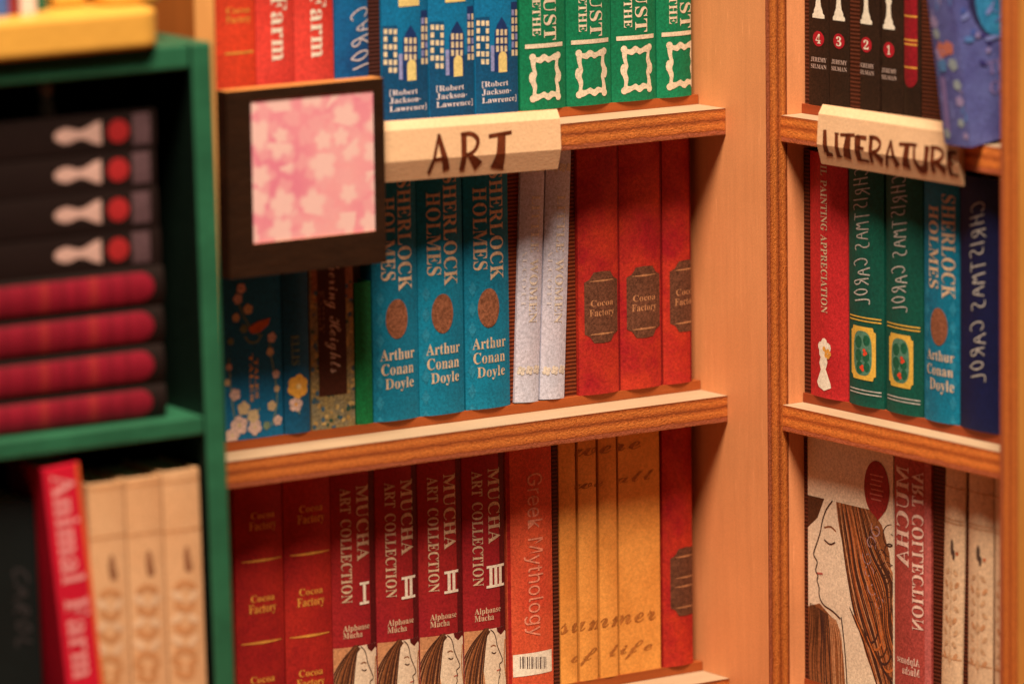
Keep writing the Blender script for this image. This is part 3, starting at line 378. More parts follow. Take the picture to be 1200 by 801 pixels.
            34, 11, 34, 14, 11, 10, 35, 34, 33, 14, 34, 33, 15, 14, 9, 35, 10, 9, 36, 35, 32, 15, 33, 32, 16, 15, 8, 36, 9, 8, 37, 36, 31, 16, 32, 31, 17, 16, 7, 
            37, 8, 30, 17, 31, 7, 38, 37, 30, 18, 17, 6, 38, 7, 6, 39, 38, 5, 39, 6, 29, 18, 30, 29, 19, 18, 5, 40, 39, 28, 19, 29, 4, 40, 5, 28, 20, 19, 4, 41, 
            40, 27, 20, 28, 3, 41, 4, 27, 21, 20, 3, 42, 41, 26, 21, 27, 3, 43, 42, 25, 21, 26, 2, 43, 3, 25, 22, 21, 2, 24, 43, 24, 22, 25, 1, 24, 2, 1, 22, 24, 
            1, 23, 22, 0, 23, 1]),
        'p': (371, [17, -139, 17, -124, 31, -122, 40, -117, 47, -110, 50, -101, 52, -86, 52, -64, 52, 243, 51, 269, 46, 283, 37, 291, 19, 295, 19, 310, 143, 310, 
            143, 263, 180, 305, 230, 319, 264, 314, 293, 298, 317, 274, 335, 241, 346, 203, 350, 160, 346, 113, 334, 72, 316, 38, 291, 12, 261, -5, 227, -10, 183, 
            1, 148, 32, 148, -58, 149, -81, 152, -99, 158, -110, 167, -118, 180, -121, 197, -123, 197, -139, 195, 28, 222, 36, 239, 59, 249, 99, 253, 154, 250, 
            208, 241, 248, 225, 270, 199, 278, 171, 267, 148, 235, 148, 69, 167, 38], [16, 18, 17, 16, 19, 18, 12, 14, 13, 12, 11, 14, 11, 15, 14, 15, 48, 16, 48, 
            19, 16, 48, 20, 19, 10, 15, 11, 9, 15, 10, 15, 49, 48, 47, 20, 48, 47, 21, 20, 46, 21, 47, 8, 15, 9, 15, 50, 49, 8, 50, 15, 45, 21, 46, 7, 50, 8, 45, 
            22, 21, 7, 51, 50, 44, 22, 45, 44, 23, 22, 44, 24, 23, 43, 24, 44, 43, 25, 24, 42, 25, 43, 42, 26, 25, 7, 31, 51, 31, 52, 51, 41, 26, 42, 31, 40, 52, 
            41, 27, 26, 40, 27, 41, 7, 32, 31, 30, 40, 31, 30, 27, 40, 30, 28, 27, 29, 28, 30, 7, 33, 32, 6, 33, 7, 6, 34, 33, 5, 34, 6, 5, 35, 34, 4, 35, 5, 3, 
            35, 4, 3, 36, 35, 2, 36, 3, 2, 37, 36, 2, 38, 37, 1, 38, 2, 1, 39, 38, 0, 39, 1]),
        'r': (287, [18, 0, 18, 16, 35, 19, 45, 26, 51, 37, 52, 56, 52, 252, 51, 273, 46, 285, 37, 291, 20, 293, 21, 310, 146, 310, 146, 252, 165, 280, 187, 301, 
            210, 314, 233, 318, 258, 315, 275, 304, 286, 287, 289, 266, 287, 248, 278, 234, 265, 225, 248, 222, 233, 224, 222, 231, 214, 240, 207, 250, 199, 257, 
            189, 260, 175, 255, 162, 241, 152, 220, 149, 192, 149, 56, 152, 37, 159, 25, 173, 19, 197, 16, 197, 0], [16, 18, 17, 16, 19, 18, 15, 19, 16, 10, 12, 
            11, 10, 9, 12, 9, 13, 12, 15, 20, 19, 14, 20, 15, 8, 13, 9, 14, 21, 20, 7, 13, 8, 13, 31, 14, 31, 21, 14, 6, 13, 7, 31, 22, 21, 13, 32, 31, 30, 22, 31, 
            29, 22, 30, 13, 33, 32, 5, 13, 6, 5, 33, 13, 28, 22, 29, 28, 23, 22, 5, 34, 33, 27, 23, 28, 27, 24, 23, 26, 24, 27, 26, 25, 24, 5, 35, 34, 5, 36, 35, 
            4, 36, 5, 4, 37, 36, 3, 37, 4, 3, 38, 37, 2, 38, 3, 2, 39, 38, 1, 39, 2, 1, 40, 39, 0, 40, 1, 0, 41, 40]),
        's': (288, [151, -10, 122, -6, 87, 6, 80, 8, 73, 9, 60, 4, 51, -9, 36, -9, 36, 105, 53, 105, 66, 68, 87, 39, 112, 21, 140, 15, 162, 18, 179, 27, 189, 40, 
            192, 58, 183, 84, 156, 105, 107, 130, 76, 148, 54, 169, 41, 193, 37, 220, 44, 259, 65, 291, 98, 312, 141, 319, 153, 318, 166, 316, 181, 312, 199, 308, 
            202, 307, 206, 306, 210, 305, 213, 305, 223, 308, 230, 319, 244, 319, 244, 222, 228, 222, 215, 254, 196, 277, 174, 291, 149, 296, 130, 294, 116, 286, 
            108, 274, 105, 259, 107, 244, 115, 232, 128, 222, 146, 212, 191, 189, 221, 172, 241, 151, 253, 127, 257, 95, 250, 51, 228, 18, 194, -3], [27, 29, 28, 
            37, 39, 38, 37, 40, 39, 27, 30, 29, 27, 31, 30, 27, 32, 31, 26, 32, 27, 36, 40, 37, 26, 33, 32, 26, 34, 33, 26, 35, 34, 26, 36, 35, 26, 45, 36, 45, 44, 
            36, 44, 43, 36, 43, 40, 36, 26, 46, 45, 26, 47, 46, 25, 47, 26, 25, 48, 47, 42, 40, 43, 25, 49, 48, 25, 50, 49, 24, 50, 25, 41, 40, 42, 24, 51, 50, 24, 
            52, 51, 24, 53, 52, 23, 53, 24, 23, 54, 53, 22, 54, 23, 22, 55, 54, 22, 56, 55, 21, 56, 22, 21, 57, 56, 20, 57, 21, 19, 57, 20, 19, 58, 57, 7, 9, 8, 7, 
            10, 9, 18, 58, 19, 18, 59, 58, 17, 59, 18, 7, 11, 10, 16, 59, 17, 16, 60, 59, 15, 60, 16, 7, 5, 11, 5, 4, 11, 4, 12, 11, 14, 60, 15, 4, 13, 12, 14, 61, 
            60, 13, 61, 14, 4, 3, 13, 3, 61, 13, 2, 61, 3, 1, 61, 2, 7, 6, 5, 1, 0, 61]),
        't': (228, [124, -9, 89, -4, 66, 10, 53, 36, 48, 71, 48, 279, 20, 279, 20, 300, 57, 336, 88, 369, 112, 398, 129, 424, 144, 424, 144, 310, 208, 310, 208, 
            279, 144, 279, 144, 82, 146, 64, 149, 51, 157, 43, 168, 40, 189, 49, 206, 75, 222, 66, 182, 9], [10, 12, 11, 10, 13, 12, 9, 13, 10, 8, 13, 9, 7, 13, 8, 
            7, 14, 13, 7, 15, 14, 6, 15, 7, 5, 15, 6, 4, 16, 5, 16, 15, 5, 4, 17, 16, 4, 18, 17, 22, 24, 23, 3, 18, 4, 22, 25, 24, 3, 19, 18, 3, 20, 19, 21, 25, 
            22, 3, 21, 20, 3, 25, 21, 2, 25, 3, 1, 25, 2, 1, 0, 25]),
        'u': (375, [131, -10, 91, -3, 65, 17, 51, 51, 46, 97, 46, 248, 44, 268, 39, 282, 29, 291, 11, 294, 11, 310, 142, 310, 142, 74, 144, 58, 151, 46, 162, 38, 
            177, 36, 205, 43, 228, 66, 228, 248, 226, 269, 221, 283, 209, 291, 189, 294, 189, 310, 324, 310, 324, 70, 326, 51, 331, 39, 342, 33, 360, 30, 360, 13, 
            300, 7, 228, -10, 228, 40, 209, 19, 186, 3, 160, -7], [9, 11, 10, 9, 8, 11, 8, 7, 11, 7, 12, 11, 23, 25, 24, 23, 22, 25, 22, 21, 25, 21, 26, 25, 20, 
            26, 21, 6, 12, 7, 19, 26, 20, 5, 12, 6, 4, 12, 5, 18, 26, 19, 3, 12, 4, 3, 13, 12, 18, 27, 26, 17, 27, 18, 3, 14, 13, 17, 28, 27, 2, 14, 3, 2, 15, 14, 
            16, 34, 17, 34, 28, 17, 16, 35, 34, 33, 28, 34, 33, 29, 28, 2, 16, 15, 2, 35, 16, 33, 30, 29, 33, 32, 30, 32, 31, 30, 2, 36, 35, 1, 36, 2, 1, 37, 36, 
            0, 37, 1]),
        'w': (434, [122, -10, 17, 265, 12, 276, 6, 284, -1, 290, -11, 293, -11, 310, 138, 310, 138, 293, 127, 292, 120, 289, 116, 284, 114, 276, 115, 271, 116, 266, 
            117, 259, 120, 253, 167, 127, 211, 235, 201, 266, 195, 280, 190, 288, 181, 293, 168, 295, 168, 310, 323, 310, 323, 293, 302, 288, 296, 276, 296, 273, 
            296, 269, 297, 265, 298, 262, 336, 141, 382, 256, 386, 266, 387, 275, 385, 283, 380, 289, 370, 292, 356, 295, 356, 310, 445, 310, 445, 295, 433, 292, 
            425, 284, 418, 273, 412, 258, 304, -10, 289, -10, 223, 197, 140, -10], [5, 7, 6, 5, 8, 7, 23, 25, 24, 23, 26, 25, 40, 42, 41, 40, 43, 42, 22, 26, 23, 
            39, 43, 40, 39, 44, 43, 4, 8, 5, 4, 9, 8, 22, 27, 26, 21, 27, 22, 38, 44, 39, 4, 10, 9, 38, 45, 44, 3, 10, 4, 3, 11, 10, 37, 45, 38, 20, 27, 21, 20, 
            28, 27, 2, 11, 3, 37, 46, 45, 2, 12, 11, 36, 46, 37, 19, 28, 20, 2, 13, 12, 19, 29, 28, 1, 13, 2, 35, 46, 36, 19, 30, 29, 35, 47, 46, 1, 14, 13, 19, 
            31, 30, 34, 47, 35, 18, 31, 19, 1, 15, 14, 18, 32, 31, 0, 15, 1, 18, 33, 32, 0, 16, 15, 34, 48, 47, 33, 48, 34, 0, 17, 16, 17, 50, 18, 50, 33, 18, 17, 
            51, 50, 49, 33, 50, 49, 48, 33, 0, 51, 17]),
        'y': (300, [52, -140, 29, -137, 10, -125, -3, -107, -7, -84, -4, -67, 5, -53, 18, -43, 36, -40, 51, -42, 64, -49, 72, -61, 75, -76, 74, -79, 74, -81, 74, 
            -84, 74, -87, 77, -96, 86, -99, 99, -93, 114, -74, 122, -60, 129, -44, 135, -26, 140, -5, 36, 251, 30, 264, 25, 275, 19, 283, 15, 287, 8, 292, -3, 293, 
            -5, 293, -5, 310, 162, 310, 162, 293, 146, 292, 136, 289, 130, 284, 128, 275, 129, 271, 130, 267, 131, 262, 133, 257, 185, 119, 230, 241, 234, 251, 
            236, 260, 237, 267, 238, 274, 236, 284, 229, 289, 219, 292, 203, 293, 203, 310, 300, 310, 300, 293, 287, 290, 277, 281, 268, 265, 259, 242, 162, -24, 
            145, -65, 129, -96, 113, -117, 95, -131, 76, -138], [32, 34, 33, 32, 35, 34, 53, 55, 54, 53, 56, 55, 31, 35, 32, 30, 35, 31, 30, 36, 35, 52, 56, 53, 
            52, 57, 56, 51, 57, 52, 30, 37, 36, 29, 37, 30, 51, 58, 57, 29, 38, 37, 50, 58, 51, 28, 38, 29, 28, 39, 38, 49, 58, 50, 27, 39, 28, 49, 59, 58, 26, 39, 
            27, 26, 40, 39, 48, 59, 49, 26, 41, 40, 47, 59, 48, 26, 42, 41, 47, 60, 59, 25, 42, 26, 25, 43, 42, 46, 60, 47, 25, 44, 43, 45, 60, 46, 24, 44, 25, 45, 
            61, 60, 44, 61, 45, 24, 61, 44, 23, 61, 24, 23, 62, 61, 22, 62, 23, 7, 9, 8, 7, 10, 9, 6, 10, 7, 21, 62, 22, 6, 11, 10, 5, 11, 6, 20, 62, 21, 5, 12, 
            11, 20, 63, 62, 4, 12, 5, 19, 63, 20, 4, 13, 12, 4, 14, 13, 4, 15, 14, 3, 15, 4, 3, 16, 15, 3, 17, 16, 18, 63, 19, 18, 64, 63, 3, 18, 17, 3, 64, 18, 2, 
            64, 3, 2, 65, 64, 1, 65, 2, 1, 66, 65, 0, 66, 1]),
        '[': (221, [54, -106, 54, 480, 204, 480, 204, 431, 111, 431, 111, -58, 204, -58, 204, -106], [0, 4, 1, 4, 2, 1, 4, 3, 2, 0, 5, 4, 0, 6, 5, 0, 7, 6]),
        ']': (221, [17, -106, 17, -58, 109, -58, 109, 431, 17, 431, 17, 480, 167, 480, 167, -106], [4, 6, 5, 4, 3, 6, 3, 7, 6, 2, 7, 3, 0, 2, 1, 0, 7, 2]),
        '-': (216, [27, 154, 27, 206, 189, 206, 189, 154], [0, 2, 1, 0, 3, 2]),
    },
    'S': {
        'G': (521, [269, -7, 205, 1, 149, 25, 104, 64, 69, 116, 47, 179, 40, 254, 47, 329, 69, 393, 103, 445, 149, 484, 203, 508, 265, 516, 304, 513, 340, 504, 374, 
            489, 403, 469, 429, 445, 449, 416, 465, 384, 474, 349, 408, 349, 399, 372, 387, 393, 373, 411, 356, 427, 337, 439, 315, 448, 291, 454, 265, 456, 222, 
            450, 183, 432, 150, 404, 125, 364, 109, 314, 103, 254, 109, 194, 125, 145, 151, 105, 184, 76, 224, 59, 269, 53, 309, 57, 345, 71, 374, 93, 396, 123, 
            410, 160, 415, 202, 434, 199, 283, 199, 283, 256, 478, 256, 478, 200, 471, 141, 451, 91, 419, 50, 377, 19, 326, 0], [11, 13, 12, 11, 14, 13, 10, 14, 
            11, 10, 15, 14, 10, 16, 15, 9, 16, 10, 9, 29, 16, 29, 17, 16, 9, 30, 29, 28, 17, 29, 27, 17, 28, 9, 31, 30, 26, 17, 27, 8, 31, 9, 26, 18, 17, 25, 18, 
            26, 8, 32, 31, 24, 18, 25, 24, 19, 18, 23, 19, 24, 8, 33, 32, 7, 33, 8, 22, 19, 23, 22, 20, 19, 21, 20, 22, 7, 34, 33, 6, 34, 7, 6, 35, 34, 49, 51, 50, 
            49, 47, 51, 47, 52, 51, 5, 35, 6, 5, 36, 35, 49, 46, 47, 48, 52, 47, 48, 53, 52, 46, 48, 49, 46, 53, 48, 5, 37, 36, 4, 37, 5, 45, 53, 46, 4, 38, 37, 
            45, 54, 53, 44, 54, 45, 3, 38, 4, 3, 39, 38, 43, 54, 44, 43, 55, 54, 3, 40, 39, 42, 55, 43, 2, 40, 3, 2, 41, 40, 41, 55, 42, 2, 55, 41, 2, 56, 55, 1, 
            56, 2, 1, 57, 56, 0, 57, 1]),
        'M': (629, [60, 0, 60, 509, 152, 509, 277, 187, 282, 174, 287, 159, 293, 141, 299, 123, 305, 103, 311, 84, 317, 65, 322, 49, 307, 49, 312, 65, 318, 83, 324, 
            102, 330, 121, 336, 140, 342, 158, 348, 174, 352, 187, 476, 509, 568, 509, 568, 0, 504, 0, 504, 291, 504, 308, 504, 327, 505, 347, 505, 369, 506, 391, 
            506, 413, 507, 435, 507, 457, 513, 457, 505, 433, 498, 409, 490, 386, 482, 363, 474, 341, 467, 322, 461, 305, 456, 291, 342, 0, 286, 0, 170, 291, 165, 
            304, 159, 321, 152, 340, 145, 361, 137, 384, 129, 408, 121, 432, 112, 457, 119, 457, 119, 437, 120, 416, 120, 394, 121, 372, 121, 350, 122, 328, 122, 
            309, 122, 291, 122, 0], [0, 53, 1, 53, 2, 1, 53, 54, 2, 54, 3, 2, 20, 33, 21, 33, 22, 21, 33, 34, 22, 34, 23, 22, 0, 52, 53, 55, 3, 54, 20, 32, 33, 35, 
            32, 34, 32, 23, 34, 56, 52, 55, 52, 3, 55, 20, 35, 32, 35, 31, 32, 20, 36, 35, 0, 56, 52, 56, 51, 52, 0, 57, 56, 20, 37, 36, 0, 58, 57, 20, 38, 37, 0, 
            59, 58, 20, 39, 38, 0, 60, 59, 20, 40, 39, 0, 61, 60, 20, 41, 40, 0, 62, 61, 20, 42, 41, 0, 63, 62, 20, 43, 42, 19, 43, 20, 18, 43, 19, 17, 43, 18, 16, 
            43, 17, 15, 43, 16, 14, 43, 15, 13, 10, 14, 10, 43, 14, 13, 11, 10, 12, 11, 13]),
        'e': (404, [212, -8, 161, -2, 117, 16, 82, 46, 56, 85, 40, 132, 34, 187, 39, 242, 55, 290, 81, 329, 115, 359, 157, 378, 205, 384, 236, 382, 266, 374, 294, 
            361, 319, 341, 341, 315, 357, 282, 368, 242, 371, 194, 371, 169, 75, 169, 75, 221, 338, 221, 310, 202, 307, 237, 298, 269, 283, 294, 263, 314, 237, 
            326, 205, 330, 173, 326, 146, 313, 125, 294, 109, 270, 99, 241, 96, 211, 96, 178, 100, 139, 110, 106, 128, 80, 151, 61, 179, 50, 212, 46, 234, 48, 254, 
            53, 271, 61, 285, 73, 297, 88, 306, 105, 365, 91, 353, 63, 335, 39, 311, 19, 283, 4, 249, -5], [11, 13, 12, 11, 14, 13, 10, 14, 11, 10, 15, 14, 10, 16, 
            15, 9, 16, 10, 9, 31, 16, 31, 17, 16, 9, 32, 31, 30, 17, 31, 8, 32, 9, 29, 17, 30, 8, 33, 32, 29, 18, 17, 28, 18, 29, 8, 34, 33, 27, 18, 28, 8, 35, 34, 
            7, 35, 8, 27, 19, 18, 7, 36, 35, 26, 19, 27, 26, 24, 19, 24, 20, 19, 6, 23, 7, 23, 36, 7, 23, 37, 36, 25, 24, 26, 6, 22, 23, 37, 24, 23, 37, 20, 24, 
            38, 20, 37, 38, 21, 20, 5, 22, 6, 39, 21, 38, 5, 21, 22, 5, 39, 21, 5, 40, 39, 4, 40, 5, 4, 41, 40, 49, 51, 50, 49, 52, 51, 48, 52, 49, 3, 41, 4, 3, 
            42, 41, 47, 52, 48, 47, 53, 52, 3, 43, 42, 46, 53, 47, 45, 53, 46, 3, 44, 43, 44, 53, 45, 3, 53, 44, 2, 53, 3, 2, 54, 53, 2, 55, 54, 1, 55, 2, 1, 56, 
            55, 0, 56, 1]),
        'g': (425, [207, -151, 168, -148, 134, -140, 105, -127, 82, -110, 64, -91, 51, -69, 101, -41, 110, -53, 122, -66, 136, -78, 154, -88, 178, -95, 207, -97, 
            249, -92, 282, -75, 304, -47, 311, -6, 311, 68, 306, 68, 298, 56, 287, 41, 272, 28, 252, 16, 227, 8, 195, 5, 152, 10, 113, 27, 80, 53, 55, 90, 39, 136, 
            34, 191, 39, 246, 55, 293, 80, 332, 112, 361, 152, 378, 196, 384, 228, 382, 253, 373, 273, 360, 288, 346, 299, 331, 308, 319, 313, 319, 313, 379, 372, 
            379, 372, -9, 367, -54, 350, -90, 324, -117, 291, -136, 251, -147, 205, 59, 237, 63, 264, 75, 285, 95, 300, 121, 309, 154, 312, 193, 309, 231, 300, 
            264, 285, 291, 264, 312, 237, 325, 205, 330, 172, 325, 145, 312, 124, 290, 109, 262, 99, 229, 96, 193, 99, 155, 109, 123, 124, 96, 145, 76, 172, 63], 
            [36, 38, 37, 36, 39, 38, 44, 46, 45, 44, 47, 46, 35, 39, 36, 35, 40, 39, 34, 40, 35, 34, 41, 40, 34, 42, 41, 33, 66, 34, 66, 65, 34, 65, 42, 34, 65, 
            43, 42, 64, 43, 65, 63, 43, 64, 33, 67, 66, 63, 44, 43, 63, 62, 44, 62, 61, 44, 61, 60, 44, 60, 47, 44, 33, 68, 67, 32, 68, 33, 32, 69, 68, 32, 70, 69, 
            31, 70, 32, 59, 47, 60, 31, 71, 70, 31, 72, 71, 58, 47, 59, 30, 72, 31, 30, 73, 72, 57, 47, 58, 29, 73, 30, 29, 74, 73, 56, 18, 57, 18, 47, 57, 29, 75, 
            74, 55, 18, 56, 28, 75, 29, 28, 76, 75, 54, 19, 55, 19, 18, 55, 54, 20, 19, 17, 47, 18, 28, 53, 76, 53, 20, 54, 28, 20, 53, 28, 21, 20, 27, 21, 28, 27, 
            22, 21, 27, 23, 22, 26, 23, 27, 26, 24, 23, 25, 24, 26, 16, 47, 17, 16, 48, 47, 6, 8, 7, 15, 48, 16, 6, 9, 8, 15, 49, 48, 6, 10, 9, 5, 10, 6, 14, 49, 
            15, 5, 11, 10, 5, 12, 11, 14, 50, 49, 4, 12, 5, 13, 50, 14, 4, 13, 12, 4, 50, 13, 3, 50, 4, 3, 51, 50, 2, 51, 3, 2, 52, 51, 1, 52, 2, 1, 0, 52]),
        'h': (410, [114, 227, 114, 0, 53, 0, 53, 509, 114, 509, 114, 287, 102, 287, 124, 332, 152, 362, 187, 379, 227, 384, 264, 380, 295, 369, 321, 349, 341, 321, 
            353, 285, 357, 240, 357, 0, 296, 0, 296, 235, 290, 275, 273, 304, 246, 323, 210, 329, 184, 326, 161, 317, 141, 303, 126, 283, 117, 257], [2, 4, 3, 2, 
            6, 4, 6, 5, 4, 9, 11, 10, 9, 12, 11, 8, 12, 9, 8, 13, 12, 7, 13, 8, 7, 23, 13, 23, 14, 13, 6, 25, 7, 25, 24, 7, 24, 23, 7, 22, 14, 23, 21, 14, 22, 21, 
            15, 14, 6, 26, 25, 20, 15, 21, 6, 27, 26, 2, 28, 6, 28, 27, 6, 20, 16, 15, 19, 16, 20, 2, 0, 28, 19, 17, 16, 18, 17, 19, 2, 1, 0]),
        'k': (381, [110, 137, 110, 212, 121, 212, 284, 379, 360, 379, 184, 199, 177, 199, 53, 0, 53, 509, 114, 509, 114, 0, 294, 0, 148, 186, 191, 229, 372, 0], [7, 
            9, 8, 7, 1, 9, 1, 10, 9, 2, 4, 3, 2, 13, 4, 13, 5, 4, 2, 12, 13, 5, 14, 13, 7, 0, 1, 10, 2, 1, 10, 12, 2, 0, 5, 6, 0, 14, 5, 10, 11, 12, 7, 14, 0, 10, 
            14, 7, 11, 14, 10]),
        'l': (189, [139, -2, 101, 3, 74, 20, 58, 47, 53, 84, 53, 509, 114, 509, 114, 99, 115, 77, 120, 62, 130, 54, 146, 52, 154, 52, 160, 53, 165, 53, 170, 54, 
            181, 3, 172, 1, 162, -1, 151, -2], [4, 6, 5, 4, 7, 6, 4, 8, 7, 3, 8, 4, 3, 9, 8, 3, 10, 9, 3, 11, 10, 14, 16, 15, 13, 16, 14, 12, 16, 13, 11, 16, 12, 
            3, 16, 11, 2, 16, 3, 1, 16, 2, 0, 16, 1, 0, 17, 16, 0, 18, 17, 0, 19, 18]),
        'o': (416, [207, -8, 159, -2, 117, 16, 82, 46, 56, 85, 40, 133, 34, 187, 40, 243, 56, 291, 82, 330, 117, 360, 159, 378, 207, 384, 256, 378, 299, 360, 333, 
            330, 359, 291, 376, 243, 381, 187, 376, 133, 359, 85, 333, 46, 299, 16, 256, -2, 207, 46, 242, 51, 270, 66, 292, 89, 307, 117, 316, 151, 319, 187, 316, 
            224, 307, 258, 292, 287, 270, 310, 242, 325, 207, 330, 173, 325, 145, 310, 124, 287, 108, 258, 99, 224, 96, 187, 99, 151, 108, 117, 124, 89, 145, 66, 
            173, 51], [11, 13, 12, 10, 13, 11, 10, 14, 13, 9, 14, 10, 9, 15, 14, 8, 37, 9, 37, 36, 9, 36, 15, 9, 36, 35, 15, 35, 16, 15, 8, 38, 37, 34, 16, 35, 8, 
            39, 38, 33, 16, 34, 7, 39, 8, 33, 17, 16, 7, 40, 39, 32, 17, 33, 7, 41, 40, 31, 17, 32, 6, 41, 7, 31, 18, 17, 6, 42, 41, 30, 18, 31, 5, 42, 6, 5, 43, 
            42, 29, 18, 30, 29, 19, 18, 5, 44, 43, 28, 19, 29, 28, 20, 19, 4, 44, 5, 4, 45, 44, 27, 20, 28, 4, 46, 45, 26, 20, 27, 3, 46, 4, 26, 21, 20, 3, 47, 46, 
            25, 21, 26, 3, 24, 47, 24, 21, 25, 3, 21, 24, 2, 21, 3, 2, 22, 21, 1, 22, 2, 1, 23, 22, 0, 23, 1]),
        'r': (259, [53, 0, 53, 379, 112, 379, 112, 321, 115, 321, 130, 347, 152, 367, 181, 380, 213, 385, 221, 385, 229, 384, 237, 384, 243, 384, 243, 322, 239, 
            323, 230, 324, 219, 325, 207, 326, 182, 323, 159, 315, 140, 301, 126, 284, 117, 262, 114, 237, 114, 0], [7, 9, 8, 7, 10, 9, 7, 11, 10, 7, 12, 11, 7, 
            13, 12, 6, 13, 7, 0, 2, 1, 0, 3, 2, 5, 13, 6, 4, 17, 5, 17, 16, 5, 16, 15, 5, 15, 14, 5, 14, 13, 5, 4, 18, 17, 4, 19, 18, 0, 4, 3, 0, 22, 4, 22, 21, 4, 
            21, 20, 4, 20, 19, 4, 0, 23, 22, 0, 24, 23]),
        't': (228, [204, 379, 204, 327, 6, 327, 6, 379, 65, 471, 126, 471, 126, 98, 128, 76, 136, 61, 150, 53, 170, 50, 177, 50, 185, 51, 194, 52, 202, 54, 213, 2, 
            203, -1, 192, -3, 180, -4, 168, -4, 125, 2, 92, 21, 72, 52, 65, 93], [23, 5, 4, 23, 6, 5, 2, 0, 3, 2, 1, 0, 23, 7, 6, 22, 7, 23, 22, 8, 7, 22, 9, 8, 
            13, 15, 14, 22, 10, 9, 12, 15, 13, 21, 10, 22, 11, 15, 12, 10, 15, 11, 21, 15, 10, 20, 15, 21, 19, 15, 20, 19, 16, 15, 19, 17, 16, 19, 18, 17]),
        'y': (390, [47, -139, 61, -86, 71, -87, 88, -90, 104, -89, 118, -84, 130, -74, 141, -58, 151, -36, 163, -1, 17, 379, 84, 379, 165, 155, 177, 121, 187, 87, 
            196, 53, 206, 21, 184, 21, 193, 53, 202, 87, 212, 121, 224, 155, 305, 379, 371, 379, 204, -58, 191, -85, 177, -107, 159, -124, 139, -136, 117, -143, 
            91, -145, 77, -145, 65, -143, 54, -141], [9, 11, 10, 9, 12, 11, 21, 23, 22, 21, 24, 23, 9, 13, 12, 20, 24, 21, 19, 16, 20, 16, 24, 20, 9, 14, 13, 18, 
            15, 19, 15, 16, 19, 9, 18, 14, 18, 15, 14, 9, 17, 18, 9, 16, 17, 9, 24, 16, 8, 24, 9, 7, 24, 8, 7, 25, 24, 6, 25, 7, 5, 25, 6, 4, 25, 5, 4, 26, 25, 0, 
            2, 1, 0, 3, 2, 3, 26, 4, 0, 26, 3, 0, 27, 26, 0, 28, 27, 0, 29, 28, 33, 29, 0, 32, 29, 33, 32, 30, 29, 31, 30, 32]),
    },
    'H': {
        'H': (567, [111, -8, 62, -3, 26, 13, 3, 38, -5, 69, 0, 94, 14, 115, 35, 128, 60, 132, 79, 130, 94, 121, 104, 109, 107, 93, 104, 79, 94, 69, 79, 62, 61, 57, 
            48, 52, 43, 40, 47, 31, 58, 21, 75, 13, 97, 11, 134, 19, 166, 42, 194, 81, 222, 137, 213, 133, 201, 128, 186, 121, 169, 111, 166, 110, 163, 108, 160, 
            107, 157, 107, 147, 109, 144, 114, 150, 123, 170, 135, 200, 149, 235, 163, 274, 226, 321, 287, 271, 256, 235, 245, 220, 247, 209, 254, 201, 263, 198, 
            273, 203, 290, 220, 312, 236, 332, 241, 340, 240, 342, 238, 343, 222, 339, 199, 325, 173, 303, 148, 277, 127, 254, 116, 246, 105, 249, 101, 255, 104, 
            260, 111, 270, 122, 282, 136, 295, 152, 309, 168, 323, 184, 336, 197, 345, 222, 357, 244, 361, 262, 359, 276, 352, 286, 341, 289, 327, 285, 306, 272, 
            279, 308, 304, 357, 343, 403, 377, 428, 388, 432, 388, 436, 386, 438, 384, 439, 382, 436, 376, 428, 368, 412, 349, 390, 313, 377, 288, 365, 260, 354, 
            228, 345, 191, 392, 207, 433, 268, 475, 319, 516, 361, 555, 392, 592, 411, 625, 418, 649, 415, 666, 405, 677, 391, 681, 373, 668, 335, 629, 293, 599, 
            271, 565, 251, 526, 231, 482, 212, 464, 175, 448, 143, 436, 115, 426, 93, 414, 60, 410, 43, 414, 30, 425, 26, 456, 30, 488, 44, 520, 64, 552, 89, 583, 
            116, 612, 142, 647, 172, 669, 182, 677, 181, 684, 179, 672, 172, 659, 162, 647, 151, 634, 138, 620, 124, 603, 107, 584, 89, 563, 71, 542, 53, 521, 37, 
            501, 24, 482, 15, 446, 3, 409, -1, 381, 5, 360, 21, 347, 46, 343, 77, 344, 91, 348, 107, 353, 126, 361, 146, 369, 165, 378, 183, 337, 171, 297, 95, 
            244, 39, 181, 4, 498, 240, 536, 261, 569, 285, 596, 310, 617, 334, 630, 358, 634, 377, 631, 394, 621, 399, 596, 389, 566, 361, 533, 311], [100, 102, 
            101, 100, 103, 102, 99, 103, 100, 99, 166, 103, 166, 104, 103, 99, 167, 166, 165, 104, 166, 164, 104, 165, 98, 167, 99, 164, 105, 104, 98, 168, 167, 
            81, 83, 82, 81, 84, 83, 81, 85, 84, 81, 86, 85, 81, 87, 86, 163, 105, 164, 80, 87, 81, 80, 88, 87, 163, 106, 105, 80, 89, 88, 71, 73, 72, 97, 168, 98, 
            97, 169, 168, 71, 74, 73, 162, 106, 163, 70, 74, 71, 70, 75, 74, 80, 90, 89, 69, 54, 70, 54, 75, 70, 69, 55, 54, 53, 75, 54, 79, 90, 80, 52, 75, 53, 
            52, 76, 75, 51, 76, 52, 69, 56, 55, 68, 56, 69, 162, 107, 106, 161, 107, 162, 50, 76, 51, 50, 77, 76, 68, 57, 56, 67, 57, 68, 96, 169, 97, 79, 91, 90, 
            49, 77, 50, 96, 158, 169, 160, 107, 161, 66, 57, 67, 49, 78, 77, 78, 42, 79, 42, 91, 79, 66, 58, 57, 65, 58, 66, 160, 108, 107, 48, 78, 49, 42, 92, 91, 
            78, 43, 42, 41, 92, 42, 159, 108, 160, 64, 58, 65, 48, 43, 78, 64, 59, 58, 47, 43, 48, 159, 109, 108, 63, 59, 64, 95, 158, 96, 46, 43, 47, 158, 109, 
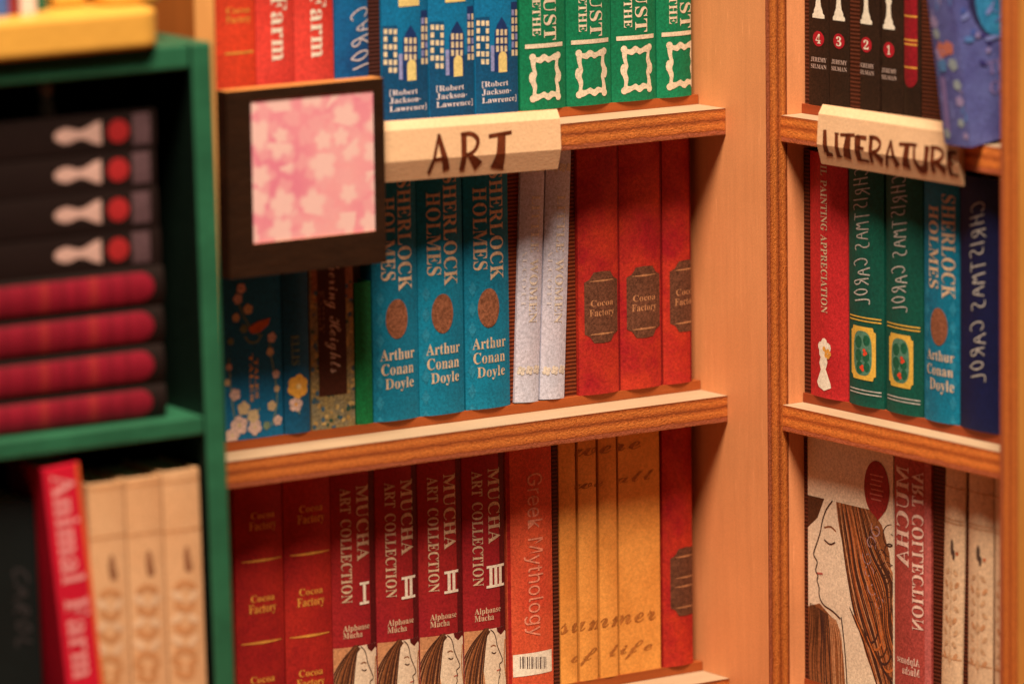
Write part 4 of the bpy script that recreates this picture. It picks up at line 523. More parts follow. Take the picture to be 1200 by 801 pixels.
            159, 62, 59, 63, 41, 93, 92, 46, 44, 43, 61, 59, 62, 61, 60, 59, 45, 44, 46, 158, 110, 109, 95, 110, 158, 95, 111, 110, 41, 94, 93, 40, 94, 41, 95, 
            112, 111, 94, 112, 95, 40, 153, 94, 153, 112, 94, 40, 154, 153, 152, 112, 153, 126, 128, 127, 126, 129, 128, 126, 130, 129, 152, 113, 112, 125, 130, 
            126, 125, 131, 130, 40, 155, 154, 151, 113, 152, 39, 26, 40, 26, 155, 40, 125, 132, 131, 125, 133, 132, 38, 26, 39, 150, 113, 151, 150, 114, 113, 124, 
            133, 125, 124, 134, 133, 38, 27, 26, 25, 155, 26, 37, 27, 38, 37, 28, 27, 7, 9, 8, 7, 10, 9, 37, 29, 28, 6, 10, 7, 149, 114, 150, 124, 135, 134, 36, 
            29, 37, 6, 11, 10, 36, 30, 29, 123, 135, 124, 149, 115, 114, 5, 11, 6, 35, 30, 36, 35, 31, 30, 35, 32, 31, 34, 32, 35, 5, 12, 11, 34, 33, 32, 148, 115, 
            149, 123, 136, 135, 25, 156, 155, 4, 12, 5, 4, 13, 12, 148, 116, 115, 147, 116, 148, 123, 137, 136, 122, 137, 123, 24, 156, 25, 4, 14, 13, 146, 116, 
            147, 122, 138, 137, 4, 15, 14, 3, 16, 4, 16, 15, 4, 121, 138, 122, 146, 117, 116, 3, 17, 16, 121, 139, 138, 3, 18, 17, 145, 117, 146, 120, 139, 121, 
            145, 118, 117, 23, 156, 24, 3, 19, 18, 23, 157, 156, 2, 19, 3, 120, 140, 139, 2, 20, 19, 119, 140, 120, 145, 119, 118, 145, 140, 119, 145, 141, 140, 2, 
            21, 20, 144, 141, 145, 22, 157, 23, 144, 142, 141, 1, 21, 2, 1, 22, 21, 1, 157, 22, 143, 142, 144, 1, 0, 157]),
        'W': (622, [163, -4, 148, -1, 144, 7, 155, 25, 189, 60, 208, 79, 229, 104, 251, 132, 274, 163, 295, 195, 315, 228, 332, 261, 345, 293, 354, 324, 357, 351, 
            346, 387, 314, 400, 287, 396, 257, 385, 224, 368, 191, 345, 161, 319, 134, 290, 107, 246, 98, 208, 101, 190, 109, 176, 122, 166, 137, 163, 152, 166, 
            169, 175, 185, 189, 201, 207, 217, 227, 231, 249, 243, 273, 252, 296, 258, 317, 260, 336, 260, 340, 260, 343, 259, 346, 259, 349, 261, 357, 265, 360, 
            275, 355, 284, 341, 290, 319, 292, 289, 287, 251, 273, 216, 250, 185, 221, 162, 188, 147, 152, 142, 120, 146, 97, 160, 83, 181, 79, 208, 82, 231, 90, 
            255, 104, 280, 122, 305, 144, 330, 168, 352, 194, 372, 221, 390, 275, 413, 324, 420, 371, 413, 407, 390, 430, 356, 438, 314, 426, 258, 390, 200, 333, 
            137, 259, 71, 399, 180, 547, 340, 599, 398, 627, 417, 631, 416, 635, 414, 638, 412, 639, 408, 623, 369, 618, 357, 610, 338, 600, 314, 589, 287, 577, 
            258, 564, 228, 548, 186, 533, 147, 521, 114, 515, 91, 533, 120, 555, 150, 578, 181, 602, 212, 627, 240, 650, 267, 672, 289, 692, 307, 721, 330, 738, 
            337, 747, 336, 750, 331, 699, 288, 645, 230, 592, 161, 542, 83, 501, 21, 473, 0, 458, 5, 445, 22, 435, 47, 432, 77, 450, 156, 504, 255, 459, 209, 421, 
            171, 388, 140, 358, 115, 330, 93, 302, 73, 273, 54, 240, 35, 187, 6], [67, 69, 68, 79, 81, 80, 79, 82, 81, 79, 83, 82, 67, 70, 69, 66, 16, 67, 16, 70, 
            67, 79, 84, 83, 79, 85, 84, 66, 17, 16, 15, 70, 16, 78, 85, 79, 66, 18, 17, 15, 71, 70, 65, 18, 66, 14, 71, 15, 65, 19, 18, 64, 19, 65, 78, 86, 85, 64, 
            20, 19, 43, 45, 44, 42, 45, 43, 78, 87, 86, 14, 72, 71, 42, 46, 45, 63, 20, 64, 13, 72, 14, 41, 46, 42, 40, 46, 41, 63, 21, 20, 39, 46, 40, 39, 47, 46, 
            77, 87, 78, 38, 47, 39, 77, 119, 87, 119, 88, 87, 104, 106, 105, 37, 47, 38, 104, 107, 106, 104, 108, 107, 62, 21, 63, 103, 108, 104, 12, 72, 13, 62, 
            22, 21, 37, 48, 47, 36, 48, 37, 12, 73, 72, 119, 89, 88, 102, 108, 103, 61, 22, 62, 35, 48, 36, 11, 73, 12, 61, 23, 22, 35, 49, 48, 101, 108, 102, 101, 
            109, 108, 119, 90, 89, 60, 23, 61, 34, 49, 35, 100, 109, 101, 10, 73, 11, 10, 74, 73, 119, 91, 90, 59, 23, 60, 77, 120, 119, 118, 91, 119, 34, 50, 49, 
            33, 50, 34, 59, 24, 23, 99, 109, 100, 58, 24, 59, 99, 110, 109, 9, 74, 10, 118, 92, 91, 32, 50, 33, 32, 51, 50, 98, 110, 99, 77, 121, 120, 57, 24, 58, 
            57, 25, 24, 31, 51, 32, 9, 75, 74, 8, 75, 9, 57, 26, 25, 30, 51, 31, 118, 93, 92, 30, 52, 51, 97, 110, 98, 56, 26, 57, 76, 121, 77, 56, 27, 26, 29, 52, 
            30, 76, 122, 121, 56, 28, 27, 28, 52, 29, 56, 52, 28, 7, 75, 8, 56, 53, 52, 97, 111, 110, 55, 53, 56, 117, 93, 118, 96, 111, 97, 117, 94, 93, 55, 54, 
            53, 76, 123, 122, 7, 76, 75, 6, 76, 7, 95, 111, 96, 76, 124, 123, 117, 95, 94, 5, 76, 6, 76, 125, 124, 117, 111, 95, 117, 112, 111, 4, 76, 5, 116, 112, 
            117, 76, 126, 125, 4, 126, 76, 3, 126, 4, 3, 127, 126, 115, 112, 116, 3, 128, 127, 2, 128, 3, 114, 112, 115, 114, 113, 112, 1, 128, 2, 1, 0, 128]),
        'a': (355, [210, -5, 194, -2, 180, 7, 170, 21, 167, 40, 127, 7, 83, -4, 56, 0, 35, 12, 21, 32, 16, 58, 20, 83, 32, 109, 50, 135, 73, 158, 99, 178, 128, 193, 
            158, 203, 187, 207, 219, 199, 234, 177, 247, 204, 322, 207, 260, 79, 252, 63, 246, 50, 242, 42, 241, 37, 243, 32, 247, 30, 254, 32, 264, 37, 275, 45, 
            288, 55, 300, 65, 311, 75, 324, 62, 292, 33, 262, 12, 234, 0, 97, 12, 120, 19, 146, 40, 172, 71, 196, 109, 214, 143, 220, 164, 219, 173, 213, 181, 206, 
            186, 197, 188, 185, 185, 171, 176, 156, 163, 141, 145, 126, 126, 112, 104, 100, 83, 90, 62, 84, 43, 82, 27, 83, 22, 87, 17, 93, 13], [17, 19, 18, 21, 
            23, 22, 20, 23, 21, 16, 19, 17, 16, 50, 19, 50, 49, 19, 49, 20, 19, 15, 50, 16, 15, 51, 50, 48, 20, 49, 15, 52, 51, 47, 20, 48, 14, 52, 15, 47, 23, 20, 
            14, 53, 52, 46, 23, 47, 45, 23, 46, 14, 54, 53, 13, 54, 14, 13, 55, 54, 44, 23, 45, 12, 55, 13, 12, 56, 55, 11, 56, 12, 43, 23, 44, 11, 57, 56, 10, 57, 
            11, 10, 58, 57, 43, 24, 23, 34, 36, 35, 42, 24, 43, 33, 36, 34, 42, 25, 24, 10, 59, 58, 33, 37, 36, 9, 59, 10, 32, 37, 33, 42, 26, 25, 31, 37, 32, 9, 
            60, 59, 42, 4, 26, 4, 27, 26, 42, 5, 4, 3, 27, 4, 41, 5, 42, 30, 37, 31, 3, 28, 27, 30, 38, 37, 8, 60, 9, 29, 38, 30, 3, 29, 28, 3, 38, 29, 8, 61, 60, 
            8, 62, 61, 2, 38, 3, 40, 5, 41, 8, 63, 62, 8, 40, 63, 7, 40, 8, 2, 39, 38, 7, 5, 40, 1, 39, 2, 7, 6, 5, 1, 0, 39]),
        'e': (276, [101, -5, 65, 1, 37, 16, 18, 40, 11, 66, 16, 90, 28, 114, 47, 138, 71, 160, 98, 179, 126, 194, 155, 204, 182, 207, 205, 204, 224, 194, 236, 180, 
            240, 162, 236, 142, 222, 123, 199, 105, 171, 90, 136, 78, 97, 69, 88, 47, 85, 30, 90, 19, 106, 15, 135, 19, 165, 30, 196, 48, 228, 75, 240, 62, 206, 
            33, 170, 12, 134, -1, 104, 86, 126, 91, 147, 100, 165, 114, 181, 131, 191, 148, 194, 165, 191, 181, 182, 186, 172, 183, 159, 173, 145, 157, 131, 136, 
            117, 112], [11, 13, 12, 11, 14, 13, 10, 14, 11, 10, 15, 14, 9, 43, 10, 43, 15, 10, 9, 44, 43, 42, 15, 43, 9, 45, 44, 41, 15, 42, 41, 16, 15, 8, 45, 9, 
            8, 46, 45, 40, 16, 41, 40, 17, 16, 7, 46, 8, 7, 47, 46, 39, 17, 40, 39, 18, 17, 6, 47, 7, 6, 48, 47, 38, 18, 39, 38, 19, 18, 37, 19, 38, 5, 48, 6, 5, 
            35, 48, 37, 20, 19, 36, 20, 37, 35, 20, 36, 35, 21, 20, 4, 35, 5, 4, 21, 35, 4, 22, 21, 29, 31, 30, 4, 23, 22, 3, 23, 4, 29, 32, 31, 28, 32, 29, 3, 24, 
            23, 2, 24, 3, 28, 33, 32, 2, 25, 24, 27, 33, 28, 2, 26, 25, 26, 33, 27, 1, 26, 2, 1, 33, 26, 1, 34, 33, 0, 34, 1]),
        'f': (358, [215, 62, 193, 36, 172, 18, 153, 6, 135, -2, 118, -5, 100, -7, 94, -7, 91, -6, -11, -183, -94, -192, 32, 25, 26, 34, 24, 45, 26, 57, 35, 67, 46, 
            74, 57, 76, 60, 76, 112, 159, 100, 147, 88, 135, 75, 124, 61, 113, 50, 127, 69, 143, 84, 156, 96, 168, 108, 181, 122, 196, 138, 216, 156, 241, 178, 
            273, 221, 333, 259, 375, 294, 400, 329, 408, 366, 398, 379, 367, 373, 336, 355, 303, 326, 268, 289, 233, 243, 199, 190, 167, 103, 15, 108, 15, 128, 18, 
            149, 27, 173, 45, 200, 75, 190, 190, 254, 233, 300, 279, 327, 324, 336, 366, 334, 376, 330, 382, 324, 385, 318, 386, 297, 373, 267, 335, 230, 273], 
            [35, 37, 36, 34, 37, 35, 34, 59, 37, 59, 58, 37, 58, 38, 37, 34, 60, 59, 57, 38, 58, 56, 38, 57, 55, 38, 56, 33, 60, 34, 33, 61, 60, 55, 39, 38, 54, 
            39, 55, 54, 40, 39, 33, 62, 61, 32, 62, 33, 53, 40, 54, 53, 41, 40, 52, 41, 53, 32, 51, 62, 31, 51, 32, 52, 42, 41, 30, 51, 31, 51, 42, 52, 51, 43, 42, 
            29, 51, 30, 51, 44, 43, 28, 51, 29, 28, 44, 51, 27, 44, 28, 26, 19, 27, 19, 44, 27, 19, 45, 44, 26, 20, 19, 18, 45, 19, 25, 20, 26, 25, 21, 20, 24, 21, 
            25, 24, 22, 21, 23, 22, 24, 16, 18, 17, 16, 45, 18, 49, 0, 50, 15, 45, 16, 14, 45, 15, 49, 1, 0, 13, 45, 14, 12, 45, 13, 48, 1, 49, 48, 2, 1, 11, 45, 
            12, 47, 2, 48, 10, 45, 11, 46, 2, 47, 46, 3, 2, 10, 46, 45, 10, 8, 46, 8, 3, 46, 8, 4, 3, 8, 5, 4, 8, 6, 5, 10, 9, 8, 7, 6, 8]),
        'g': (354, [314, 62, 290, 42, 264, 26, 237, 11, 210, -1, 160, -84, 110, -146, 60, -185, 9, -198, -21, -195, -43, -184, -57, -168, -62, -146, -14, -72, 128, 
            -5, 143, 22, 111, 3, 79, -4, 52, 0, 31, 13, 17, 33, 12, 58, 16, 85, 28, 111, 47, 136, 70, 159, 97, 178, 126, 194, 155, 204, 184, 207, 216, 200, 230, 
            179, 244, 203, 327, 210, 226, 28, 244, 36, 262, 46, 281, 59, 301, 75, 91, 12, 107, 16, 125, 26, 142, 43, 160, 64, 177, 88, 192, 115, 209, 150, 214, 
            171, 210, 184, 198, 188, 188, 185, 175, 174, 159, 159, 143, 139, 127, 118, 111, 95, 97, 73, 86, 53, 78, 36, 76, 24, 80, 15, 4, -179, 26, -170, 50, 
            -144, 63, -123, 79, -98, 97, -66, 117, -30, 60, -53, 17, -83, -10, -117, -19, -151, -14, -172], [32, 34, 33, 28, 30, 29, 27, 30, 28, 31, 34, 32, 27, 
            49, 30, 49, 31, 30, 26, 49, 27, 26, 50, 49, 48, 31, 49, 26, 51, 50, 47, 31, 48, 47, 34, 31, 25, 51, 26, 25, 52, 51, 46, 34, 47, 24, 52, 25, 24, 53, 52, 
            45, 34, 46, 24, 54, 53, 23, 54, 24, 23, 55, 54, 44, 34, 45, 22, 55, 23, 22, 56, 55, 43, 34, 44, 21, 56, 22, 37, 0, 38, 21, 57, 56, 42, 34, 43, 37, 1, 
            0, 36, 1, 37, 20, 57, 21, 20, 58, 57, 35, 1, 36, 41, 34, 42, 35, 2, 1, 34, 2, 35, 20, 59, 58, 19, 59, 20, 41, 2, 34, 40, 15, 41, 15, 2, 41, 15, 3, 2, 
            19, 60, 59, 40, 16, 15, 14, 3, 15, 39, 16, 40, 19, 39, 60, 18, 39, 19, 18, 16, 39, 14, 4, 3, 18, 17, 16, 14, 5, 4, 13, 67, 14, 67, 5, 14, 13, 68, 67, 
            66, 5, 67, 13, 69, 68, 65, 5, 66, 12, 69, 13, 12, 70, 69, 65, 6, 5, 64, 6, 65, 12, 71, 70, 63, 6, 64, 62, 6, 63, 11, 71, 12, 62, 7, 6, 11, 72, 71, 10, 
            72, 11, 61, 7, 62, 10, 61, 72, 10, 7, 61, 9, 7, 10, 9, 8, 7]),
        'h': (381, [343, 62, 329, 49, 317, 38, 307, 28, 298, 21, 269, 2, 240, -4, 221, 0, 206, 11, 196, 29, 192, 52, 194, 69, 199, 83, 203, 92, 210, 103, 220, 116, 
            233, 132, 271, 175, 273, 178, 274, 181, 273, 184, 271, 185, 251, 178, 222, 160, 205, 145, 186, 125, 167, 101, 147, 74, 99, 1, 14, -5, 101, 160, 90, 
            147, 79, 135, 67, 124, 56, 113, 43, 127, 64, 147, 84, 167, 103, 189, 122, 213, 140, 241, 158, 273, 221, 385, 302, 394, 164, 132, 227, 188, 278, 207, 
            297, 203, 313, 192, 322, 174, 326, 150, 322, 131, 312, 111, 296, 89, 276, 64, 260, 42, 255, 28, 256, 22, 259, 21, 268, 24, 282, 34, 303, 51, 329, 75], 
            [42, 44, 43, 41, 44, 42, 40, 44, 41, 39, 44, 40, 38, 44, 39, 45, 47, 46, 45, 48, 47, 45, 21, 48, 21, 49, 48, 37, 30, 38, 30, 44, 38, 44, 22, 45, 22, 
            21, 45, 20, 49, 21, 19, 49, 20, 18, 49, 19, 44, 23, 22, 17, 49, 18, 16, 49, 17, 16, 50, 49, 36, 30, 37, 36, 31, 30, 29, 44, 30, 44, 24, 23, 16, 51, 50, 
            36, 32, 31, 35, 32, 36, 44, 25, 24, 35, 33, 32, 29, 25, 44, 15, 51, 16, 15, 52, 51, 34, 33, 35, 29, 26, 25, 14, 52, 15, 14, 53, 52, 13, 53, 14, 29, 27, 
            26, 12, 53, 13, 12, 54, 53, 11, 54, 12, 61, 0, 62, 29, 28, 27, 10, 54, 11, 10, 55, 54, 61, 1, 0, 9, 55, 10, 60, 1, 61, 60, 2, 1, 9, 56, 55, 60, 3, 2, 
            59, 3, 60, 8, 56, 9, 59, 4, 3, 8, 57, 56, 58, 4, 59, 8, 58, 57, 8, 4, 58, 8, 5, 4, 7, 5, 8, 7, 6, 5]),
        'i': (231, [194, 62, 174, 42, 156, 26, 141, 14, 129, 7, 108, -2, 85, -5, 48, 7, 35, 41, 38, 57, 47, 79, 62, 109, 84, 148, 77, 140, 68, 131, 58, 122, 49, 
            113, 36, 127, 44, 134, 55, 144, 68, 157, 82, 172, 95, 187, 107, 201, 201, 207, 133, 83, 112, 45, 105, 27, 106, 22, 109, 21, 119, 24, 134, 33, 155, 50, 
            181, 75, 184, 243, 170, 245, 159, 251, 152, 260, 150, 273, 153, 287, 163, 299, 176, 307, 193, 310, 205, 308, 216, 302, 223, 292, 226, 281, 223, 266, 
            213, 254, 200, 246], [41, 43, 42, 41, 44, 43, 40, 44, 41, 40, 45, 44, 39, 45, 40, 39, 46, 45, 38, 46, 39, 38, 47, 46, 37, 47, 38, 37, 48, 47, 36, 48, 
            37, 36, 49, 48, 35, 49, 36, 35, 34, 49, 23, 25, 24, 22, 25, 23, 21, 25, 22, 20, 12, 21, 12, 25, 21, 19, 12, 20, 19, 13, 12, 11, 25, 12, 18, 13, 19, 18, 
            14, 13, 17, 14, 18, 17, 15, 14, 16, 15, 17, 10, 25, 11, 10, 26, 25, 9, 26, 10, 32, 0, 33, 32, 1, 0, 8, 26, 9, 31, 1, 32, 8, 27, 26, 31, 2, 1, 7, 27, 8, 
            30, 2, 31, 7, 28, 27, 30, 3, 2, 29, 3, 30, 7, 29, 28, 7, 3, 29, 7, 4, 3, 6, 4, 7, 6, 5, 4]),
        'l': (281, [203, 62, 173, 33, 147, 12, 122, -1, 95, -5, 73, -1, 55, 8, 44, 24, 40, 44, 46, 77, 66, 120, 79, 141, 61, 124, 49, 113, 35, 124, 59, 147, 82, 
            170, 102, 194, 120, 220, 220, 385, 302, 394, 157, 131, 136, 93, 121, 64, 112, 45, 109, 33, 111, 24, 118, 21, 128, 24, 142, 33, 163, 50, 191, 76], [19, 
            21, 20, 18, 21, 19, 17, 21, 18, 16, 21, 17, 15, 21, 16, 14, 11, 15, 11, 21, 15, 14, 12, 11, 10, 21, 11, 10, 22, 21, 13, 12, 14, 9, 22, 10, 9, 23, 22, 
            8, 23, 9, 30, 0, 31, 8, 24, 23, 30, 1, 0, 29, 1, 30, 8, 25, 24, 7, 25, 8, 28, 1, 29, 7, 26, 25, 28, 2, 1, 27, 2, 28, 7, 27, 26, 6, 27, 7, 6, 2, 27, 6, 
            3, 2, 5, 3, 6, 5, 4, 3]),
        'm': (538, [-1, -5, 24, 31, 45, 62, 63, 88, 78, 109, 97, 139, 103, 153, 102, 157, 99, 158, 95, 155, 85, 147, 71, 134, 51, 113, 38, 127, 69, 158, 97, 183, 
            122, 200, 147, 206, 168, 195, 175, 163, 174, 149, 171, 132, 233, 188, 281, 207, 296, 204, 307, 195, 314, 181, 317, 162, 316, 148, 313, 132, 376, 188, 
            426, 207, 445, 203, 461, 193, 472, 177, 475, 153, 472, 127, 460, 101, 444, 77, 428, 56, 416, 40, 412, 28, 413, 22, 416, 21, 424, 24, 439, 34, 459, 51, 
            486, 75, 500, 62, 480, 44, 464, 29, 450, 19, 440, 11, 429, 5, 419, 0, 408, -3, 398, -4, 379, 0, 363, 11, 353, 29, 349, 52, 350, 66, 354, 79, 359, 91, 
            368, 105, 381, 121, 396, 141, 415, 167, 422, 181, 421, 184, 418, 185, 393, 174, 359, 141, 337, 116, 313, 84, 284, 46, 253, 0, 152, -5, 186, 45, 214, 
            85, 234, 115, 246, 135, 255, 149, 260, 160, 263, 168, 264, 172, 263, 177, 259, 179, 201, 134, 99, 0], [22, 24, 23, 30, 32, 31, 16, 18, 17, 22, 25, 24, 
            30, 33, 32, 15, 18, 16, 22, 26, 25, 15, 19, 18, 30, 70, 33, 70, 34, 33, 21, 87, 22, 87, 26, 22, 29, 71, 30, 71, 70, 30, 69, 34, 70, 68, 34, 69, 14, 19, 
            15, 87, 27, 26, 67, 34, 68, 21, 88, 87, 86, 27, 87, 85, 27, 86, 67, 35, 34, 29, 72, 71, 84, 27, 85, 83, 27, 84, 66, 35, 67, 14, 8, 19, 8, 20, 19, 83, 
            28, 27, 82, 28, 83, 13, 8, 14, 13, 9, 8, 7, 20, 8, 6, 20, 7, 13, 10, 9, 5, 20, 6, 66, 36, 35, 81, 28, 82, 5, 21, 20, 81, 29, 28, 13, 11, 10, 29, 73, 
            72, 65, 36, 66, 4, 21, 5, 80, 29, 81, 21, 89, 88, 13, 12, 11, 4, 89, 21, 80, 73, 29, 65, 37, 36, 64, 37, 65, 80, 74, 73, 79, 74, 80, 3, 89, 4, 63, 37, 
            64, 63, 38, 37, 62, 38, 63, 2, 89, 3, 78, 74, 79, 78, 75, 74, 61, 38, 62, 61, 39, 38, 46, 48, 47, 60, 39, 61, 1, 89, 2, 46, 49, 48, 60, 40, 39, 59, 40, 
            60, 45, 49, 46, 78, 76, 75, 77, 76, 78, 45, 50, 49, 59, 41, 40, 44, 50, 45, 0, 89, 1, 44, 51, 50, 58, 41, 59, 58, 42, 41, 43, 51, 44, 58, 43, 42, 58, 
            51, 43, 58, 52, 51, 58, 53, 52, 57, 53, 58, 57, 54, 53, 57, 55, 54, 56, 55, 57]),
        'n': (387, [-1, -5, 24, 31, 45, 62, 63, 88, 78, 109, 97, 139, 103, 153, 102, 157, 99, 158, 95, 155, 85, 147, 71, 134, 51, 113, 38, 127, 69, 158, 97, 183, 
            122, 200, 147, 206, 168, 194, 175, 160, 174, 147, 171, 132, 234, 188, 284, 207, 303, 203, 319, 192, 328, 174, 332, 150, 329, 135, 322, 119, 312, 102, 
            300, 85, 288, 69, 277, 55, 265, 39, 261, 28, 262, 22, 266, 21, 274, 24, 288, 34, 309, 51, 335, 75, 349, 62, 330, 44, 313, 29, 300, 19, 289, 11, 279, 5, 
            268, 0, 258, -3, 247, -4, 228, 0, 213, 11, 202, 29, 199, 52, 200, 68, 205, 83, 216, 103, 239, 132, 277, 175, 279, 178, 280, 179, 280, 180, 280, 181, 
            279, 184, 277, 185, 251, 174, 212, 141, 188, 116, 161, 84, 132, 45, 99, 0], [22, 24, 23, 16, 18, 17, 22, 25, 24, 15, 18, 16, 15, 19, 18, 22, 65, 25, 
            65, 26, 25, 21, 66, 22, 66, 65, 22, 64, 26, 65, 63, 26, 64, 14, 19, 15, 62, 26, 63, 61, 26, 62, 60, 26, 61, 59, 26, 60, 58, 26, 59, 58, 27, 26, 21, 67, 
            66, 14, 8, 19, 8, 20, 19, 13, 8, 14, 13, 9, 8, 7, 20, 8, 6, 20, 7, 13, 10, 9, 5, 20, 6, 58, 28, 27, 13, 11, 10, 5, 21, 20, 21, 68, 67, 4, 21, 5, 58, 
            29, 28, 13, 12, 11, 4, 68, 21, 57, 29, 58, 57, 30, 29, 4, 69, 68, 3, 69, 4, 56, 30, 57, 56, 31, 30, 2, 69, 3, 56, 32, 31, 2, 70, 69, 55, 32, 56, 40, 
            42, 41, 55, 33, 32, 54, 33, 55, 1, 70, 2, 40, 43, 42, 54, 34, 33, 53, 34, 54, 39, 43, 40, 1, 71, 70, 39, 44, 43, 53, 35, 34, 38, 44, 39, 0, 71, 1, 38, 
            45, 44, 52, 35, 53, 52, 36, 35, 37, 45, 38, 52, 37, 36, 52, 45, 37, 52, 46, 45, 52, 47, 46, 51, 47, 52, 51, 48, 47, 51, 49, 48, 50, 49, 51]),
        'o': (300, [91, -5, 62, 0, 38, 14, 23, 37, 17, 64, 21, 88, 33, 113, 51, 137, 74, 160, 100, 179, 129, 194, 159, 204, 188, 207, 217, 203, 239, 191, 252, 172, 
            257, 146, 254, 123, 245, 101, 231, 80, 210, 56, 222, 60, 233, 66, 245, 74, 258, 83, 271, 69, 248, 50, 224, 37, 200, 29, 177, 27, 134, 3, 106, 17, 122, 
            21, 140, 33, 138, 37, 138, 43, 140, 52, 148, 61, 161, 68, 175, 72, 208, 122, 218, 165, 214, 180, 202, 185, 188, 180, 169, 163, 157, 150, 144, 134, 132, 
            116, 121, 97, 110, 78, 102, 61, 97, 45, 95, 34, 98, 21], [11, 13, 12, 10, 13, 11, 10, 14, 13, 9, 14, 10, 9, 43, 14, 43, 15, 14, 9, 44, 43, 42, 15, 43, 
            41, 15, 42, 9, 45, 44, 8, 45, 9, 41, 16, 15, 40, 16, 41, 8, 46, 45, 7, 46, 8, 7, 47, 46, 40, 17, 16, 6, 47, 7, 6, 48, 47, 40, 18, 17, 39, 18, 40, 6, 
            49, 48, 5, 49, 6, 39, 19, 18, 5, 50, 49, 4, 50, 5, 23, 25, 24, 39, 20, 19, 4, 51, 50, 22, 25, 23, 38, 20, 39, 22, 26, 25, 37, 20, 38, 21, 26, 22, 3, 
            51, 4, 36, 20, 37, 3, 52, 51, 20, 26, 21, 36, 26, 20, 35, 26, 36, 35, 27, 26, 3, 53, 52, 34, 27, 35, 34, 28, 27, 33, 28, 34, 2, 53, 3, 2, 54, 53, 32, 
            28, 33, 32, 29, 28, 32, 30, 29, 2, 31, 54, 31, 30, 32, 2, 30, 31, 1, 30, 2, 1, 0, 30]),
        'r': (275, [237, 62, 214, 40, 196, 24, 182, 13, 172, 6, 154, -2, 136, -4, 108, -1, 86, 10, 71, 26, 66, 46, 69, 64, 77, 84, 89, 106, 105, 127, 125, 147, 148, 
            165, 134, 163, 120, 163, 101, 163, 90, 150, 77, 138, 64, 126, 50, 113, 36, 127, 48, 137, 60, 148, 72, 158, 81, 168, 89, 201, 95, 216, 100, 220, 106, 
            222, 112, 221, 115, 220, 116, 216, 116, 210, 116, 208, 116, 206, 116, 203, 116, 201, 122, 193, 143, 189, 161, 187, 178, 184, 192, 179, 204, 173, 212, 
            163, 214, 150, 213, 142, 208, 131, 200, 117, 191, 103, 181, 88, 171, 75, 162, 63, 156, 54, 147, 40, 144, 30, 147, 23, 154, 21, 163, 24, 177, 33, 198, 
            50, 225, 76], [31, 33, 32, 31, 34, 33, 30, 34, 31, 30, 35, 34, 30, 36, 35, 29, 36, 30, 29, 37, 36, 29, 38, 37, 29, 39, 38, 29, 40, 39, 29, 41, 40, 28, 
            41, 29, 28, 42, 41, 28, 43, 42, 28, 44, 43, 28, 45, 44, 28, 46, 45, 28, 47, 46, 27, 19, 28, 19, 16, 28, 16, 47, 28, 19, 17, 16, 15, 47, 16, 19, 18, 17, 
            15, 48, 47, 27, 20, 19, 26, 20, 27, 26, 21, 20, 15, 49, 48, 25, 21, 26, 14, 49, 15, 14, 50, 49, 25, 22, 21, 24, 22, 25, 14, 51, 50, 23, 22, 24, 13, 51, 
            14, 13, 52, 51, 12, 52, 13, 12, 53, 52, 12, 54, 53, 11, 54, 12, 63, 0, 64, 11, 55, 54, 10, 55, 11, 10, 56, 55, 63, 1, 0, 10, 57, 56, 62, 1, 63, 9, 57, 
            10, 9, 58, 57, 62, 2, 1, 61, 2, 62, 9, 59, 58, 8, 59, 9, 61, 3, 2, 60, 3, 61, 8, 60, 59, 8, 3, 60, 8, 4, 3, 7, 4, 8, 7, 5, 4, 6, 5, 7]),
        's': (235, [206, 71, 175, 42, 150, 21, 128, 8, 108, 0, 88, -4, 67, -5, 40, -2, 20, 9, 8, 25, 4, 42, 6, 55, 13, 65, 23, 72, 36, 74, 48, 72, 57, 66, 62, 57, 
            64, 48, 62, 38, 56, 30, 48, 24, 40, 22, 37, 22, 35, 23, 42, 16, 52, 14, 74, 23, 92, 50, 99, 70, 104, 92, 108, 117, 109, 144, 109, 151, 109, 157, 108, 
            163, 107, 169, 101, 163, 92, 154, 81, 144, 70, 133, 58, 123, 48, 113, 36, 127, 51, 140, 68, 157, 89, 176, 113, 199, 116, 204, 120, 210, 130, 222, 140, 
            226, 149, 224, 152, 216, 150, 210, 146, 204, 141, 197, 140, 189, 141, 183, 146, 176, 168, 136, 176, 98, 172, 73, 161, 55, 177, 69, 193, 84], [50, 52, 
            51, 50, 53, 52, 49, 53, 50, 49, 54, 53, 49, 55, 54, 48, 55, 49, 48, 56, 55, 47, 56, 48, 46, 56, 47, 46, 57, 56, 46, 58, 57, 46, 59, 58, 45, 36, 46, 36, 
            59, 46, 36, 60, 59, 45, 37, 36, 35, 60, 36, 34, 60, 35, 45, 38, 37, 44, 38, 45, 33, 60, 34, 44, 39, 38, 32, 60, 33, 31, 60, 32, 44, 40, 39, 43, 40, 44, 
            31, 61, 60, 43, 41, 40, 42, 41, 43, 30, 61, 31, 30, 62, 61, 29, 62, 30, 64, 0, 65, 13, 15, 14, 29, 63, 62, 13, 16, 15, 12, 16, 13, 64, 1, 0, 28, 63, 
            29, 63, 1, 64, 12, 17, 16, 11, 17, 12, 11, 18, 17, 28, 1, 63, 10, 18, 11, 27, 1, 28, 10, 19, 18, 9, 19, 10, 27, 2, 1, 9, 20, 19, 9, 21, 20, 8, 24, 9, 
            24, 21, 9, 24, 22, 21, 26, 2, 27, 8, 25, 24, 23, 22, 24, 26, 3, 2, 8, 26, 25, 8, 3, 26, 7, 3, 8, 7, 4, 3, 7, 5, 4, 6, 5, 7]),
        't': (297, [36, 127, 58, 148, 77, 167, 93, 185, 109, 205, 124, 227, 140, 252, 215, 377, 300, 380, 251, 295, 296, 295, 289, 273, 236, 273, 211, 233, 188, 
